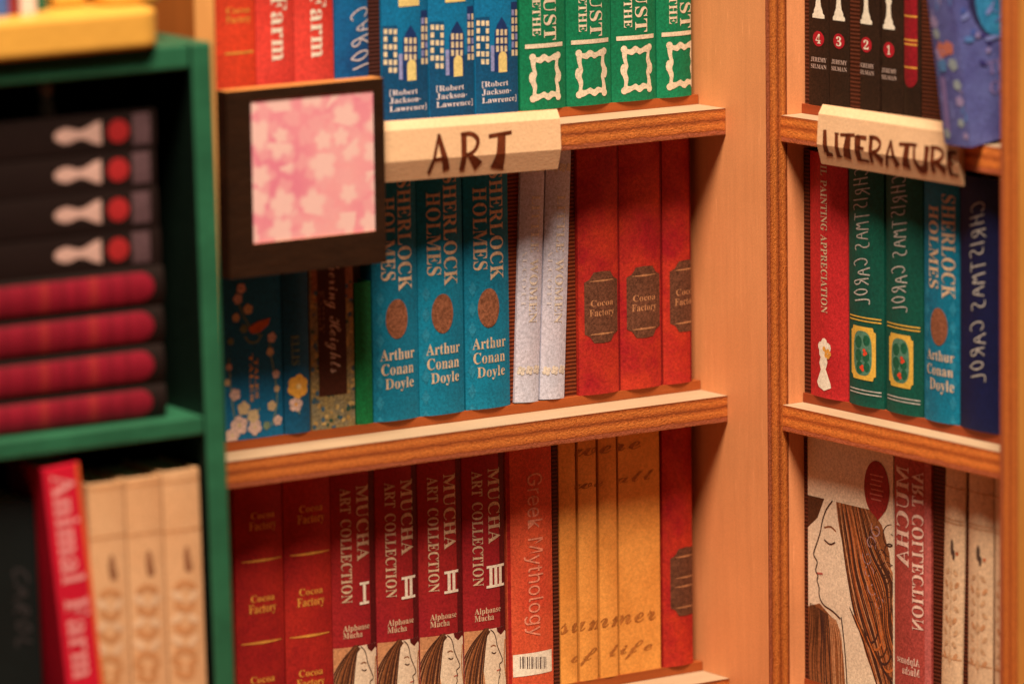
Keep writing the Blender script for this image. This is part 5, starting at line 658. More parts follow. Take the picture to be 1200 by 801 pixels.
            193, 166, 154, 146, 117, 126, 80, 113, 55, 106, 39, 103, 28, 105, 22, 111, 20, 123, 23, 140, 33, 162, 50, 190, 75, 203, 62, 173, 34, 144, 13, 116, 0, 
            87, -4, 66, -1, 51, 9, 41, 25, 38, 44, 40, 58, 45, 74, 50, 85, 57, 101, 68, 122, 83, 148, 63, 128, 47, 113], [7, 9, 8, 6, 9, 7, 6, 10, 9, 6, 12, 10, 
            12, 11, 10, 6, 13, 12, 5, 13, 6, 5, 14, 13, 4, 14, 5, 3, 14, 4, 3, 15, 14, 2, 15, 3, 1, 15, 2, 1, 41, 15, 41, 16, 15, 1, 42, 41, 40, 16, 41, 0, 42, 1, 
            0, 43, 42, 39, 16, 40, 39, 17, 16, 38, 17, 39, 37, 17, 38, 37, 18, 17, 25, 27, 26, 36, 18, 37, 25, 28, 27, 35, 18, 36, 35, 19, 18, 24, 28, 25, 34, 19, 
            35, 34, 20, 19, 24, 29, 28, 23, 29, 24, 34, 21, 20, 33, 21, 34, 22, 29, 23, 33, 22, 21, 33, 29, 22, 33, 30, 29, 32, 30, 33, 32, 31, 30]),
        'u': (396, [359, 62, 322, 28, 299, 10, 277, 0, 254, -3, 228, 0, 210, 9, 198, 24, 194, 42, 194, 48, 195, 52, 196, 57, 197, 62, 171, 33, 143, 13, 115, 1, 88, 
            -3, 67, 0, 51, 9, 40, 24, 37, 42, 40, 57, 48, 79, 61, 108, 81, 144, 72, 135, 62, 127, 54, 119, 48, 113, 36, 127, 54, 143, 73, 162, 92, 182, 109, 201, 
            207, 207, 137, 83, 122, 55, 118, 37, 120, 29, 128, 27, 150, 39, 186, 77, 207, 103, 228, 133, 248, 165, 267, 201, 365, 207, 284, 64, 271, 40, 267, 30, 
            269, 24, 276, 21, 302, 35, 346, 75], [33, 35, 34, 45, 47, 46, 32, 35, 33, 44, 47, 45, 31, 35, 32, 43, 47, 44, 30, 24, 31, 24, 35, 31, 30, 25, 24, 23, 
            35, 24, 29, 25, 30, 29, 26, 25, 42, 47, 43, 28, 27, 29, 27, 26, 29, 22, 35, 23, 41, 47, 42, 22, 36, 35, 21, 36, 22, 40, 12, 41, 12, 47, 41, 52, 0, 53, 
            12, 48, 47, 40, 13, 12, 11, 48, 12, 52, 1, 0, 20, 36, 21, 10, 48, 11, 20, 37, 36, 9, 48, 10, 8, 48, 9, 19, 37, 20, 7, 48, 8, 7, 49, 48, 39, 13, 40, 19, 
            38, 37, 51, 1, 52, 39, 14, 13, 7, 50, 49, 19, 39, 38, 51, 2, 1, 19, 14, 39, 18, 14, 19, 6, 50, 7, 6, 51, 50, 6, 2, 51, 18, 15, 14, 6, 3, 2, 17, 15, 18, 
            5, 3, 6, 17, 16, 15, 5, 4, 3]),
        'w': (509, [110, -4, 57, 10, 39, 50, 42, 71, 53, 91, 68, 111, 85, 129, 98, 144, 102, 153, 101, 157, 99, 158, 95, 156, 89, 152, 77, 143, 58, 126, 45, 138, 
            58, 151, 75, 165, 94, 179, 111, 191, 126, 201, 222, 207, 133, 70, 119, 47, 115, 31, 117, 22, 125, 19, 135, 22, 149, 32, 165, 46, 183, 65, 202, 86, 220, 
            110, 238, 134, 255, 158, 268, 181, 279, 201, 380, 207, 304, 83, 292, 57, 287, 36, 289, 29, 294, 22, 301, 18, 310, 17, 326, 19, 347, 27, 370, 39, 393, 
            58, 387, 63, 380, 74, 375, 88, 373, 106, 375, 129, 383, 152, 396, 173, 411, 191, 427, 203, 443, 207, 459, 204, 470, 195, 477, 182, 479, 166, 476, 141, 
            467, 116, 451, 91, 429, 67, 442, 70, 456, 76, 469, 85, 482, 97, 494, 84, 456, 57, 416, 48, 412, 48, 383, 25, 356, 8, 327, -1, 295, -4, 235, 13, 215, 
            64, 215, 66, 196, 46, 180, 29, 166, 17, 154, 9, 132, -1, 409, 71, 426, 88, 440, 109, 449, 131, 453, 150, 449, 159, 439, 163, 429, 160, 418, 153, 409, 
            143, 402, 131, 397, 118, 395, 105, 396, 93, 400, 83, 405, 75], [20, 22, 21, 36, 38, 37, 57, 59, 58, 57, 60, 59, 56, 60, 57, 19, 22, 20, 35, 38, 36, 56, 
            61, 60, 18, 22, 19, 55, 61, 56, 55, 62, 61, 34, 38, 35, 17, 10, 18, 10, 9, 18, 9, 22, 18, 54, 93, 55, 93, 62, 55, 93, 92, 62, 92, 63, 62, 16, 10, 17, 
            54, 94, 93, 54, 95, 94, 91, 63, 92, 33, 38, 34, 16, 11, 10, 8, 22, 9, 16, 12, 11, 54, 96, 95, 7, 22, 8, 16, 13, 12, 53, 96, 54, 15, 13, 16, 90, 63, 91, 
            6, 22, 7, 53, 97, 96, 15, 14, 13, 90, 64, 63, 32, 38, 33, 53, 98, 97, 89, 64, 90, 52, 98, 53, 5, 22, 6, 52, 99, 98, 89, 65, 64, 4, 22, 5, 31, 38, 32, 
            88, 65, 89, 51, 99, 52, 51, 100, 99, 69, 71, 70, 51, 101, 100, 3, 22, 4, 88, 66, 65, 50, 101, 51, 87, 66, 88, 30, 38, 31, 68, 71, 69, 68, 72, 71, 30, 
            81, 38, 81, 39, 38, 50, 102, 101, 67, 72, 68, 50, 87, 102, 49, 87, 50, 2, 22, 3, 49, 66, 87, 66, 72, 67, 2, 23, 22, 49, 72, 66, 30, 82, 81, 80, 39, 81, 
            29, 82, 30, 79, 39, 80, 48, 72, 49, 47, 74, 48, 74, 72, 48, 79, 40, 39, 74, 73, 72, 1, 23, 2, 47, 75, 74, 1, 24, 23, 28, 82, 29, 28, 83, 82, 46, 75, 
            47, 79, 41, 40, 27, 83, 28, 1, 25, 24, 27, 84, 83, 79, 42, 41, 45, 75, 46, 45, 76, 75, 79, 43, 42, 26, 84, 27, 1, 26, 25, 44, 76, 45, 1, 84, 26, 79, 
            44, 43, 1, 85, 84, 79, 76, 44, 78, 76, 79, 0, 85, 1, 0, 86, 85, 78, 77, 76]),
    },
}
HAND = {'C': [[(.9, .85), (.5, 1), (.1, .6), (.15, .15), (.6, 0), (.95, .2)]], 'H': [[(.1, 0), (.2, 1)], [(.8, 0), (.85, 1)], [(.1, .45), (.85, .55)]],
        'R': [[(.15, 0), (.2, 1), (.75, .9), (.7, .55), (.2, .5), (.9, 0)]], 'I': [[(.45, 0), (.55, 1)]],
        'S': [[(.9, .9), (.4, 1), (.2, .7), (.7, .4), (.6, .05), (.1, .05)]], 'T': [[(.05, .95), (.95, 1)], [(.5, 1), (.45, 0)]],
        'M': [[(.05, 0), (.2, 1), (.5, .4), (.8, 1), (.95, 0)]], 'A': [[(.05, 0), (.5, 1), (.95, 0)], [(.25, .4), (.8, .4)]],
        'O': [[(.5, 1), (.1, .6), (.3, .05), (.75, .1), (.9, .6), (.5, 1)]], 'L': [[(.2, 1), (.15, 0), (.9, .05)]]}
# brush capitals of the two shelf labels: strokes of (x, y, width) points
BRUSH = {'A': [[(.44, 1.02, .07), (.0, .0, .13)], [(.42, 1.0, .1), (.62, .5, .16), (.84, .06, .26)], [(.24, .36, .07), (.7, .40, .07)]],
         'R': [[(.12, 1, .17), (.08, 0, .2)], [(-.04, .97, .1), (.5, 1.0, .1), (.84, .86, .13), (.84, .68, .13), (.62, .5, .11), (.2, .42, .09)], [(.32, .46, .13), (.94, .1, .3)]],
         'T': [[(-.1, .93, .11), (1.1, 1.0, .11)], [(.58, .98, .3), (.5, .4, .36), (.4, .0, .42)]],
         'L': [[(.12, 1, .26), (.24, .1, .3)], [(.16, .04, .2), (.8, .02, .12)]],
         'I': [[(.35, 1, .3), (.5, .0, .34)], [(.1, .98, .08), (.7, .98, .08)], [(.25, .0, .08), (.95, .02, .08)]],
         'E': [[(.2, 1, .3), (.24, .0, .3)], [(.1, .98, .1), (.9, .96, .13)], [(.2, .54, .08), (.72, .52, .1)], [(.16, .02, .1), (.98, .02, .12)]],
         'U': [[(.06, 1, .11), (.1, .35, .13), (.32, .06, .17), (.62, .06, .18), (.82, .3, .2), (.86, 1, .24)], [(-.06, .98, .07), (.24, .98, .07)]]}

def ribbon_quads(pts):
    """polyline of (x, y, width) -> list of quads"""
    n = len(pts); L, Rr = [], []
    for i in range(n):
        a = pts[max(0, i - 1)]; b = pts[min(n - 1, i + 1)]
        dx, dy = b[0] - a[0], b[1] - a[1]; q = math.hypot(dx, dy) or 1
        nx, ny = -dy / q, dx / q; h = pts[i][2] / 2
        L.append((pts[i][0] + nx * h, pts[i][1] + ny * h)); Rr.append((pts[i][0] - nx * h, pts[i][1] - ny * h))
    return [[Rr[i], Rr[i + 1], L[i + 1], L[i]] for i in range(n - 1)]

def smooth_pts(pts, k=3):
    """Chaikin corner cutting, keeps end points"""
    for _ in range(k):
        o = [pts[0]]
        for a, b in zip(pts[:-1], pts[1:]):
            o.append(tuple(x * .75 + y * .25 for x, y in zip(a, b))); o.append(tuple(x * .25 + y * .75 for x, y in zip(a, b)))
        o.append(pts[-1]); pts = o
    return pts

def text_polys(s, font, u, v, length, cap, way='down', mirror=False, center=False):
    """triangles of a line of lettering: 'down' reads downwards from (u, v), 'right' reads to the right"""
    G = GLYPHS[font]; x = 0; tr = []
    for ch in s:
        if ch == ' ': x += 260; continue
        adv, V, T = G[ch]
        for i in range(0, len(T), 3):
            tr.append([(V[2 * k] + x, V[2 * k + 1]) for k in T[i:i + 3]])
        x += adv + 12
    x0 = min(p[0] for t in tr for p in t); x1 = max(p[0] for t in tr for p in t)
    ym = max(p[1] for t in tr for p in t)
    sx = length / (x1 - x0); sy = cap / ym
    out = []
    for t in tr:
        q = []
        for (a, b) in t:
            a = (a - x0) * sx; b = b * sy
            if way == 'down': q.append((u + (-b if mirror else b), v - a))
            else: q.append((u + (length - a if mirror else a) - (length / 2 if center else 0), v + b))
        out.append(q)
    return out

def hand_polys(s, u, v, length, cap, wd, mirror=False):
    adv = [0.45 if c == 'I' else (0.6 if c == ' ' else 1.0) for c in s]
    k = length / sum(adv); x = 0; out = []
    for c, a in zip(s, adv):
        for st in HAND.get(c, []):
            pts = []
            for (px, py) in smooth_pts([(p[0], p[1]) for p in st], 2):
                X = (x + px * a * .82) * k; Y = (py + .06 * math.sin(x * 2.3)) * cap
                X += .42 * k * (py - .5)
                pts.append((u + (-Y if mirror else Y), v - X, wd))
            out += ribbon_quads(pts)
        x += a
    return out

# ------------------------------------------------------------------ mesh builder
class MB:
    def __init__(s): s.v = []; s.f = []; s.m = []; s.s = []; s.slots = []
    def slot(s, m):
        if m not in s.slots: s.slots.append(m)
        return s.slots.index(m)
    def face(s, pts, m, smooth=False):
        i = len(s.v); s.v += [tuple(p) for p in pts]; s.f.append(list(range(i, i + len(pts)))); s.m.append(s.slot(m)); s.s.append(smooth)
    def box(s, a, b, m, top=None, mat=None, front=None, side=None):
        """axis box; top / front (-Y) / side (-X, +X) may take other materials"""
        (x0, y0, z0), (x1, y1, z1) = a, b
        P = lambda *q: [Vector(p) for p in q]
        F = [(P((x0, y0, z1), (x1, y0, z1), (x1, y1, z1), (x0, y1, z1)), top or m), (P((x0, y1, z0), (x1, y1, z0), (x1, y0, z0), (x0, y0, z0)), top or m),
             (P((x0, y0, z0), (x1, y0, z0), (x1, y0, z1), (x0, y0, z1)), front or m), (P((x1, y1, z0), (x0, y1, z0), (x0, y1, z1), (x1, y1, z1)), m),
             (P((x0, y1, z0), (x0, y0, z0), (x0, y0, z1), (x0, y1, z1)), side or m), (P((x1, y0, z0), (x1, y1, z0), (x1, y1, z1), (x1, y0, z1)), side or m)]
        for pts, mm in F: s.face([mat @ p for p in pts] if mat else pts, mm)
    def prism(s, prof, x0, x1, m, axis=lambda x, p: (x, p[0], p[1]), mats=None, smooth=False):
        n = len(prof)
        for i in range(n):
            a, b = prof[i], prof[(i + 1) % n]
            s.face([axis(x0, a), axis(x1, a), axis(x1, b), axis(x0, b)], mats[i] if mats else m, smooth)
        s.face([axis(x0, p) for p in prof][::-1], m); s.face([axis(x1, p) for p in prof], m)
    def build(s, name, parent=None, weld=True, bevel=0, mw=None):
        me = bpy.data.meshes.new(name); me.from_pydata(s.v, [], s.f)
        for m in s.slots: me.materials.append(m)
        me.polygons.foreach_set('material_index', s.m); me.polygons.foreach_set('use_smooth', s.s); me.update()
        if weld:
            b = bmesh.new(); b.from_mesh(me); bmesh.ops.remove_doubles(b, verts=b.verts, dist=1e-6)
            bmesh.ops.recalc_face_normals(b, faces=b.faces) if weld == 'n' else None
            b.to_mesh(me); b.free()
        me.set_sharp_from_angle(angle=R(35))
        if len(me.polygons) == len(s.s): me.polygons.foreach_set('use_smooth', s.s)
        o = bpy.data.objects.new(name, me); COL.objects.link(o)
        if mw is not None: o.matrix_world = mw
        if parent: o.parent = parent
        if bevel:
            q = o.modifiers.new('edge', 'BEVEL'); q.width = bevel; q.segments = 2; q.limit_method = 'ANGLE'; q.angle_limit = R(40)
        return o

def tag(o, label, cat, group=None):
    o['label'] = label; o['category'] = cat
    if group: o['group'] = group
    return o
def empty(name, mw):
    o = bpy.data.objects.new(name, None); COL.objects.link(o); o.empty_display_size = 0.02; o.matrix_world = mw; return o
def copy_tree(o, parent=None):
    c = o.copy(); COL.objects.link(c)
    if parent: c.parent = parent
    for ch in o.children: copy_tree(ch, c)
    return c

def clip_poly(p, lo, hi, ax):
    for lim, sg in ((lo, 1), (hi, -1)):
        o = []
        for i in range(len(p)):
            a, b = p[i], p[(i + 1) % len(p)]
            da, db = (a[ax] - lim) * sg, (b[ax] - lim) * sg
            if da >= 0: o.append(a)
            if (da >= 0) != (db >= 0):
                t = da / (da - db); o.append((a[0] + (b[0] - a[0]) * t, a[1] + (b[1] - a[1]) * t))
        p = o
        if len(p) < 3: return None
    return p

pages = None
class Book:
    """a book on a frame: local x across the spine, y into the shelf, z along the spine"""
    def __init__(s, mw, w, h, cover, depth=0.022, bulge=None):
        s.mw = mw; s.w = w; s.h = h; s.depth = depth; s.bulge = min(0.005, w * .095) if bulge is None else bulge
        s.o = mw.translation.copy(); s.n = (mw.to_3x3() @ Vector((0, 1, 0))).normalized(); s.inv = mw.inverted()
        s.mb = MB(); s.cover = cover; s.u0, s.u1 = -w / 2, w / 2
        N = 10; t = 0.0028
        arc = [(-w / 2 + w * i / N) for i in range(N + 1)]
        pr = [(u, s.y(u)) for u in arc]; out = pr + [(w / 2, depth), (w / 2 - t, depth), (w / 2 - t, t), (-w / 2 + t, t), (-w / 2 + t, depth), (-w / 2, depth)]
        for i in range(len(out)):
            a, b = out[i], out[(i + 1) % len(out)]
            s.mb.face([(a[0], a[1], 0), (b[0], b[1], 0), (b[0], b[1], h), (a[0], a[1], h)], cover, i < N)
        s.mb.face([(p[0], p[1], h) for p in out], cover); s.mb.face([(p[0], p[1], 0) for p in out][::-1], cover)
    def y(s, u): return -s.bulge * (1 - (2 * u / s.w) ** 2)
    def uv(s, px, py):
        q = s.inv @ hit(px, py, s.o, s.n); return (q.x, q.z)
    def poly(s, p, m, lev=1):
        p = clip_poly(p, s.u0 + .0003, s.u1 - .0003, 0)
        if p: p = clip_poly(p, .0005, s.h - .0005, 1)
        if not p: return
        a = min(q[0] for q in p); c = max(q[0] for q in p); n = max(1, math.ceil((c - a) / .005)) if s.bulge > .0005 else 1
        for i in range(n):
            r_ = clip_poly(p, a + (c - a) * i / n, a + (c - a) * (i + 1) / n, 0) if n > 1 else p
            if r_: s.mb.face([(u, s.y(u) - .00015 - .00007 * lev, v) for u, v in r_], m)
    def polys(s, ps, m, lev=3):
        for p in ps: s.poly(p, m, lev)
    def rect(s, u0, v0, u1, v1, m, lev=1):
        n = max(1, int(abs(u1 - u0) / .006))
        for i in range(n):
            a = u0 + (u1 - u0) * i / n; b = u0 + (u1 - u0) * (i + 1) / n
            s.poly([(a, v0), (b, v0), (b, v1), (a, v1)], m, lev)
    def prect(s, x0, y0, x1, y1, m, lev=1):
        """rectangle given by photo pixels of its upper left and lower right corner"""
        a = s.uv(x0, y0); b = s.uv(x1, y1); c = s.uv((x0 + x1) / 2, (y0 + y1) / 2); hw = abs(b[0] - a[0]) / 2
        vh = abs(s.uv(x0, y1)[1] - s.uv(x0, y0)[1]) / 2
        s.rect(c[0] - hw, c[1] - vh, c[0] + hw, c[1] + vh, m, lev)
    def disc(s, cu, cv, ru, rv, m, lev=1, n=20, f=None):
        s.poly([(cu + ru * (f(a) if f else 1) * math.cos(a), cv + rv * (f(a) if f else 1) * math.sin(a)) for a in [2 * math.pi * i / n for i in range(n)]], m, lev)
    def ring(s, cu, cv, ru, rv, wd, m, lev=1, n=48, f=None):
        for i in range(n):
            a, b = 2 * math.pi * i / n, 2 * math.pi * (i + 1) / n
            P = lambda t, k: (cu + (ru * k) * (f(t)[0] if f else math.cos(t)), cv + (rv * k) * (f(t)[1] if f else math.sin(t)))
            ka, kb = 1 - wd / min(ru, rv), 1
            s.poly([P(a, ka), P(a, kb), P(b, kb), P(b, ka)], m, lev)
    def line(s, pts, wd, m, lev=2, sm=0):
        pts = [tuple(p) if len(p) == 3 else (p[0], p[1], wd) for p in pts]
        if sm: pts = smooth_pts(pts, sm)
        for q in ribbon_quads(pts): s.poly(q, m, lev)
    def down(s, txt, font, x0, x1, ya, yb, m, mirror=False):
        """lettering reading downwards between photo pixels: columns x0..x1, rows ya..yb"""
        a = s.uv((x0 + x1) / 2, ya); b = s.uv((x0 + x1) / 2, yb)
        cap = abs(s.uv(x1, ya)[0] - s.uv(x0, ya)[0]); c = (a[0] + b[0]) / 2
        s.polys(text_polys(txt, font, c + (cap / 2 if mirror else -cap / 2), a[1], a[1] - b[1], cap, 'down', mirror), m)
    def hand(s, txt, x0, x1, ya, yb, wd, m, mirror=False):
        a = s.uv((x0 + x1) / 2, ya); b = s.uv((x0 + x1) / 2, yb)
        cap = abs(s.uv(x1, ya)[0] - s.uv(x0, ya)[0]); c = (a[0] + b[0]) / 2
        s.polys(hand_polys(txt, c + (cap / 2 if mirror else -cap / 2), a[1], a[1] - b[1], cap, wd, mirror), m)
    def flat(s, txt, font, x0, x1, ya, yb, m, mirror=False):
        """upright lettering: columns x0..x1, cap line ya to base line yb, at the middle column"""
        xm = (x0 + x1) / 2; a = s.uv(xm, ya); b = s.uv(xm, yb); wd = abs(s.uv(x1, ya)[0] - s.uv(x0, ya)[0])
        s.polys(text_polys(txt, font, (a[0] + b[0]) / 2, b[1], wd, a[1] - b[1], 'right', mirror, True), m)
    def done(s, name, label, cat='book', group=None):
        root = empty(name, s.mw); tag(root, label, cat, group)
        s.mb.build('cover', root)
        p = MB(); t = .0032
        p.box((-s.w / 2 + t, t + .0004, .003), (s.w / 2 - t, s.depth - .001, s.h - .003), pages); p.build('page_block', root)
        return root

# ------------------------------------------------------------------ frames of the two bookcases
LW = Matrix.Identity(4)                                             # left bookcase: spines on y = 0
D = 0.1263; XE = 0.0297; XB = 0.0509
RW = Matrix.Translation((XB, -D, 0)) @ Matrix.Rotation(R(-90), 4, 'Z')   # right bookcase: spines on x = XB
LZ = (0.330, 0.0, -0.330); RZ = (0.327, -0.003, -0.335)
PL = 0.011
def stand(case, x0, x1, py, zb, top, cover, lean=0.0, depth=0.022, bulge=None, gap=.0006):
    """an upright book between photo columns x0 and x1 (read at row py), standing on zb, as tall as top"""
    o = case.translation; n = case.to_3x3() @ Vector((0, 1, 0)); inv = case.inverted()
    a = (inv @ hit(x0, py, o, n)).x + gap; b = (inv @ hit(x1, py, o, n)).x - gap
    mw = case @ Matrix.Translation(((a + b) / 2, random.uniform(0, .0012), zb)) @ Matrix.Rotation(lean, 4, 'Y')
    return Book(mw, b - a, top, cover, depth, bulge)
def put_copy(root, case, x0, x1, py, label):
    """a copy of a standing book, moved so that its spine is centred between two photo columns"""
    o = case.translation; n = case.to_3x3() @ Vector((0, 1, 0)); inv = case.inverted()
    c = copy_tree(root); lm = inv @ root.matrix_world
    x = ((inv @ hit(x0, py, o, n)).x + (inv @ hit(x1, py, o, n)).x) / 2
    lm.translation.x = x; lm.translation.y = random.uniform(0, .0012); c.matrix_world = case @ lm; c['label'] = label
    return c

# ------------------------------------------------------------------ shared materials
M_panel = wood_face((228, 144, 88), 'Z', amt=.07); M_outer = wood_face((190, 100, 40), 'Z')
M_topX = wood_face((184, 148, 112), 'X', amt=.08); M_topY = wood_face((214, 184, 148), 'Y', amt=.08)
M_back = wood_face((205, 140, 95), 'Z')
M_plyX = ply_edge(2, 'X', 1.2); M_plyXr = ply_edge(2, 'X', 1.45, 1.2); M_plyZ = ply_edge(0, 'Z', 1.12); M_plyZr = ply_edge(0, 'Z', 1.15, 1.6)
M_strip = wood_face((160, 74, 30), 'X', amt=.25); M_stripd = wood_face((150, 62, 28), 'X', amt=.25)
M_rib = ribbed((132, 56, 24), (84, 28, 12)); M_ribd = ribbed((92, 36, 18), (58, 20, 9))
pages = paper((226, 200, 160), .1, .06)
CREAM = paper((246, 224, 186), .16, .05); WHITE = paper((236, 226, 214), .16, .05); GOLD = paper((224, 150, 60), .2, .08)
PALE = paper((225, 200, 190), .2, .06); DARK = paper((40, 22, 14), .2, .1); INK = paper((92, 38, 16), .15, .1)
BLACK = paper((46, 25, 14), .4, .2)

# ------------------------------------------------------------------ floor board under everything (below the photo's edge)
fb = MB(); fb.box((-1.6, -1.1, -.735), (0.4, 0.4, -.7005), M_strip); fo = fb.build('ground'); fo['kind'] = 'structure'

# ------------------------------------------------------------------ left bookcase
XL0, XL1 = -0.7465, -0.7225
case_l = empty('bookcase', Matrix.Translation((-.36, 0, -.7))); tag(case_l, 'long wooden bookcase left of the corner, behind the picture with blossoms', 'bookcase')
def part(mb, name, parent, frame=None, origin=(0, 0, 0)):
    """link a mesh built in world units under a thing, with its own origin"""
    o = mb.build(name); off = Vector(origin)
    o.data.transform(Matrix.Translation(-off))
    o.matrix_world = (frame or Matrix.Identity(4)) @ Matrix.Translation(off); 
    o.parent = parent; o.matrix_parent_inverse = parent.matrix_world.inverted()
    return o
m = MB(); m.box((XL1 + .0005, .025, -.69), (-.0005, .038, .70), M_back); part(m, 'back_panel', case_l)
m = MB(); m.box((0, -D, -.7), (XE, .04, .72), M_panel, front=M_plyZ); part(m, 'side_panel', case_l)
m = MB(); m.box((XL0, -D, -.7), (XL1, .04, .72), M_outer, front=wood_face((226, 150, 80), 'Z')); part(m, 'side_panel', case_l)
for z in (.66,) + LZ + (-.66,):
    m = MB(); m.box((XL1 + .0005, -.0515, z - .030), (-.0005, .0245, z), M_plyX, top=M_topX); part(m, 'shelf', case_l, None, (-.36, 0, z))
    m = MB(); m.box((XL1 + .001, -.0008, z + .0003), (-.001, .0243, z + PL), M_strip); part(m, 'skirting', case_l, None, (-.36, 0, z))

# ------------------------------------------------------------------ right bookcase (frame RW)
inv = RW.inverted(); nR = RW.to_3x3() @ Vector((0, 1, 0))
YP = -(XB + .0050)                                                   # front edge of its right side panel
pq = inv @ hit(1172, 400, RW @ Vector((0, YP, 0)), nR)
XR = pq.x
case_r = empty('bookcase', RW @ Matrix.Translation((.2, 0, -.7))); tag(case_r, 'narrow wooden bookcase right of the corner, carrying the LITERATURE label', 'bookcase')
def rpart(mb, name, origin=(0, 0, 0)): return part(mb, name, case_r, RW, origin)
m = MB(); m.box((.0005, .025, -.69), (XR - .0005, .038, .70), M_ribd); rpart(m, 'back_panel')
m = MB(); m.box((-.02, -(XB - XE) + .0006, -.7), (0, .045, .72), wood_face((230, 144, 90), 'Z')); rpart(m, 'side_panel')
m = MB(); m.box((XR, YP, -.7), (XR + .030, .04, .72), wood_face((222, 140, 62), 'Z'), front=M_plyZr); rpart(m, 'side_panel')
for z in (.66,) + RZ + (-.66,):
    m = MB(); m.box((.0006, -.0298, z - .0295), (XR - .0005, .0245, z), M_plyXr, top=M_topX); rpart(m, 'shelf', (.2, 0, z))
    m = MB(); m.box((.001, -.0008, z + .0003), (XR - .001, .0243, z + PL), M_stripd); rpart(m, 'skirting', (.2, 0, z))

def batten(case, root, x0, x1, py, z, h, mat, y=.0022):
    o = case.translation; n = case.to_3x3() @ Vector((0, 1, 0)); iv = case.inverted()
    a = (iv @ hit(x0, py, o, n)).x; b = (iv @ hit(x1, py, o, n)).x
    m = MB(); m.box((a, y, z + PL), (b, .0245, z + h), mat); part(m, 'ribbed_filler', root, case, ((a + b) / 2, 0, z))
# ------------------------------------------------------------------ left bookcase, upper row
TOPH = 0.29
z0 = LZ[0] + PL
b = stand(LW, 253, 300, 70, z0, TOPH, paper((222, 64, 34)))
for ya in (-48, 8): b.flat('Cocoa', 'B', 263, 291, ya, ya + 7, GOLD); b.flat('Factory', 'B', 263, 292, ya + 10, ya + 18, GOLD)
b.line([b.uv(262, 63), b.uv(296, 60)], .0022, GOLD)
b.done('book', 'orange-red book with a thin gold line, beside the upright left post of the bookcase', group='books on the upper left shelf')
RED = paper((222, 66, 52), c2=(212, 54, 40))
for i, (x0, x1) in enumerate(((300, 345), (345, 392))):
    b = stand(LW, x0, x1, 70, z0, TOPH, RED)
    b.down('Animal Farm', 'B', (x0 + x1) / 2 - 8, (x0 + x1) / 2 + 11, -128 - i * 3, 71 - i * 4, CREAM)
    b.done('book', ('coral red book with a white title, beside the orange-red book with a gold line', 'coral red book with a white title, touching the blue handwritten book')[i], group='books on the upper left shelf')
b = stand(LW, 392, 432, 60, z0, TOPH, paper((14, 96, 140), c2=(22, 62, 108)))
b.hand('CHRISTMAS CAROL', 408, 431, -140, 91, .0016, PALE, True)
b.done('book', 'blue book with a white handwritten title, right of the coral red pair', group='books on the upper left shelf')
NAVYT = paper((26, 52, 98), .25); SKY = paper((4, 112, 150), c2=(6, 98, 136)); LOW = paper((8, 76, 108), c2=(12, 64, 98)); WIN = paper((228, 196, 150), .2); LAV = paper((150, 142, 178), .2); DOOR = paper((244, 200, 120), .12)
for i, (x0, x1) in enumerate(((447, 502), (502, 556), (556, 607))):
    b = stand(LW, x0, x1, 60, z0, TOPH, SKY); dx = x0 - 447; k = (x1 - x0) / 55; dy = -.09 * dx
    X = lambda x: x0 + (x - 447) * k
    Y = lambda y: y + dy
    b.prect(X(447), Y(70), X(502), Y(150), LOW, 1)
    b.prect(X(491), Y(12), X(502.5), Y(75), NAVYT, 2); b.prect(X(447.5), Y(30), X(464), Y(90), LOW, 2)
    p = [b.uv(X(x), Y(y)) for x, y in ((469, 94), (487, 93), (487, 46), (484, 38), (478, 29), (472, 39), (469, 48))]; b.poly(p, NAVYT, 2)
    for r_ in range(6):
        for c in range(3):
            if (r_, c) in ((3, 1), (1, 1), (5, 0)): continue
            b.prect(X(449 + c * 5.0), Y(34 + r_ * 9), X(452.6 + c * 5.0), Y(40 + r_ * 9), WIN, 3)
        for c in range(2): b.prect(X(491.8 + c * 5.6), Y(21 + r_ * 9.4), X(495.6 + c * 5.6), Y(28 + r_ * 9.4), WIN if (r_ + c) % 4 else LAV, 3)
    for r_ in range(3):
        for c in range(3): b.prect(X(471 + c * 5.4), Y(44 + r_ * 9.6), X(474.4 + c * 5.4), Y(51 + r_ * 9.6), WIN, 3)
    b.prect(X(464.6), Y(63), X(469), Y(93), LAV, 3)
    ca = b.uv(X(479.5), Y(76)); wq = (b.uv(X(485), Y(80))[0] - b.uv(X(474), Y(80))[0]) / 2; hb = b.uv(X(479.5), Y(94))[1]
    b.poly([(ca[0] - wq, hb), (ca[0] + wq, hb)] + [(ca[0] + wq * math.cos(a), ca[1] + wq * math.sin(a)) for a in [math.pi * j / 8 for j in range(9)]], DOOR, 3)
    b.prect(X(464), Y(-8), X(489), Y(7), DOOR, 3)
    for j, (t, xe) in enumerate((('[Robert', 487), ('Jackson-', 491), ('Lawrence]', 499))): b.flat(t, 'B', X(455), X(xe), Y(104 + j * 9.2), Y(110.5 + j * 9.2), PALE)
    b.done('book', ('blue night-city book with lit windows, nearest the blossom picture of three alike', 'blue night-city book with lit windows, in the middle of three alike', 'blue night-city book with lit windows, touching the green framed-emblem books')[i], group='blue night-city books')
GREEN = paper((10, 118, 74), c2=(6, 104, 64)); LEAF = paper((224, 194, 158), .18)
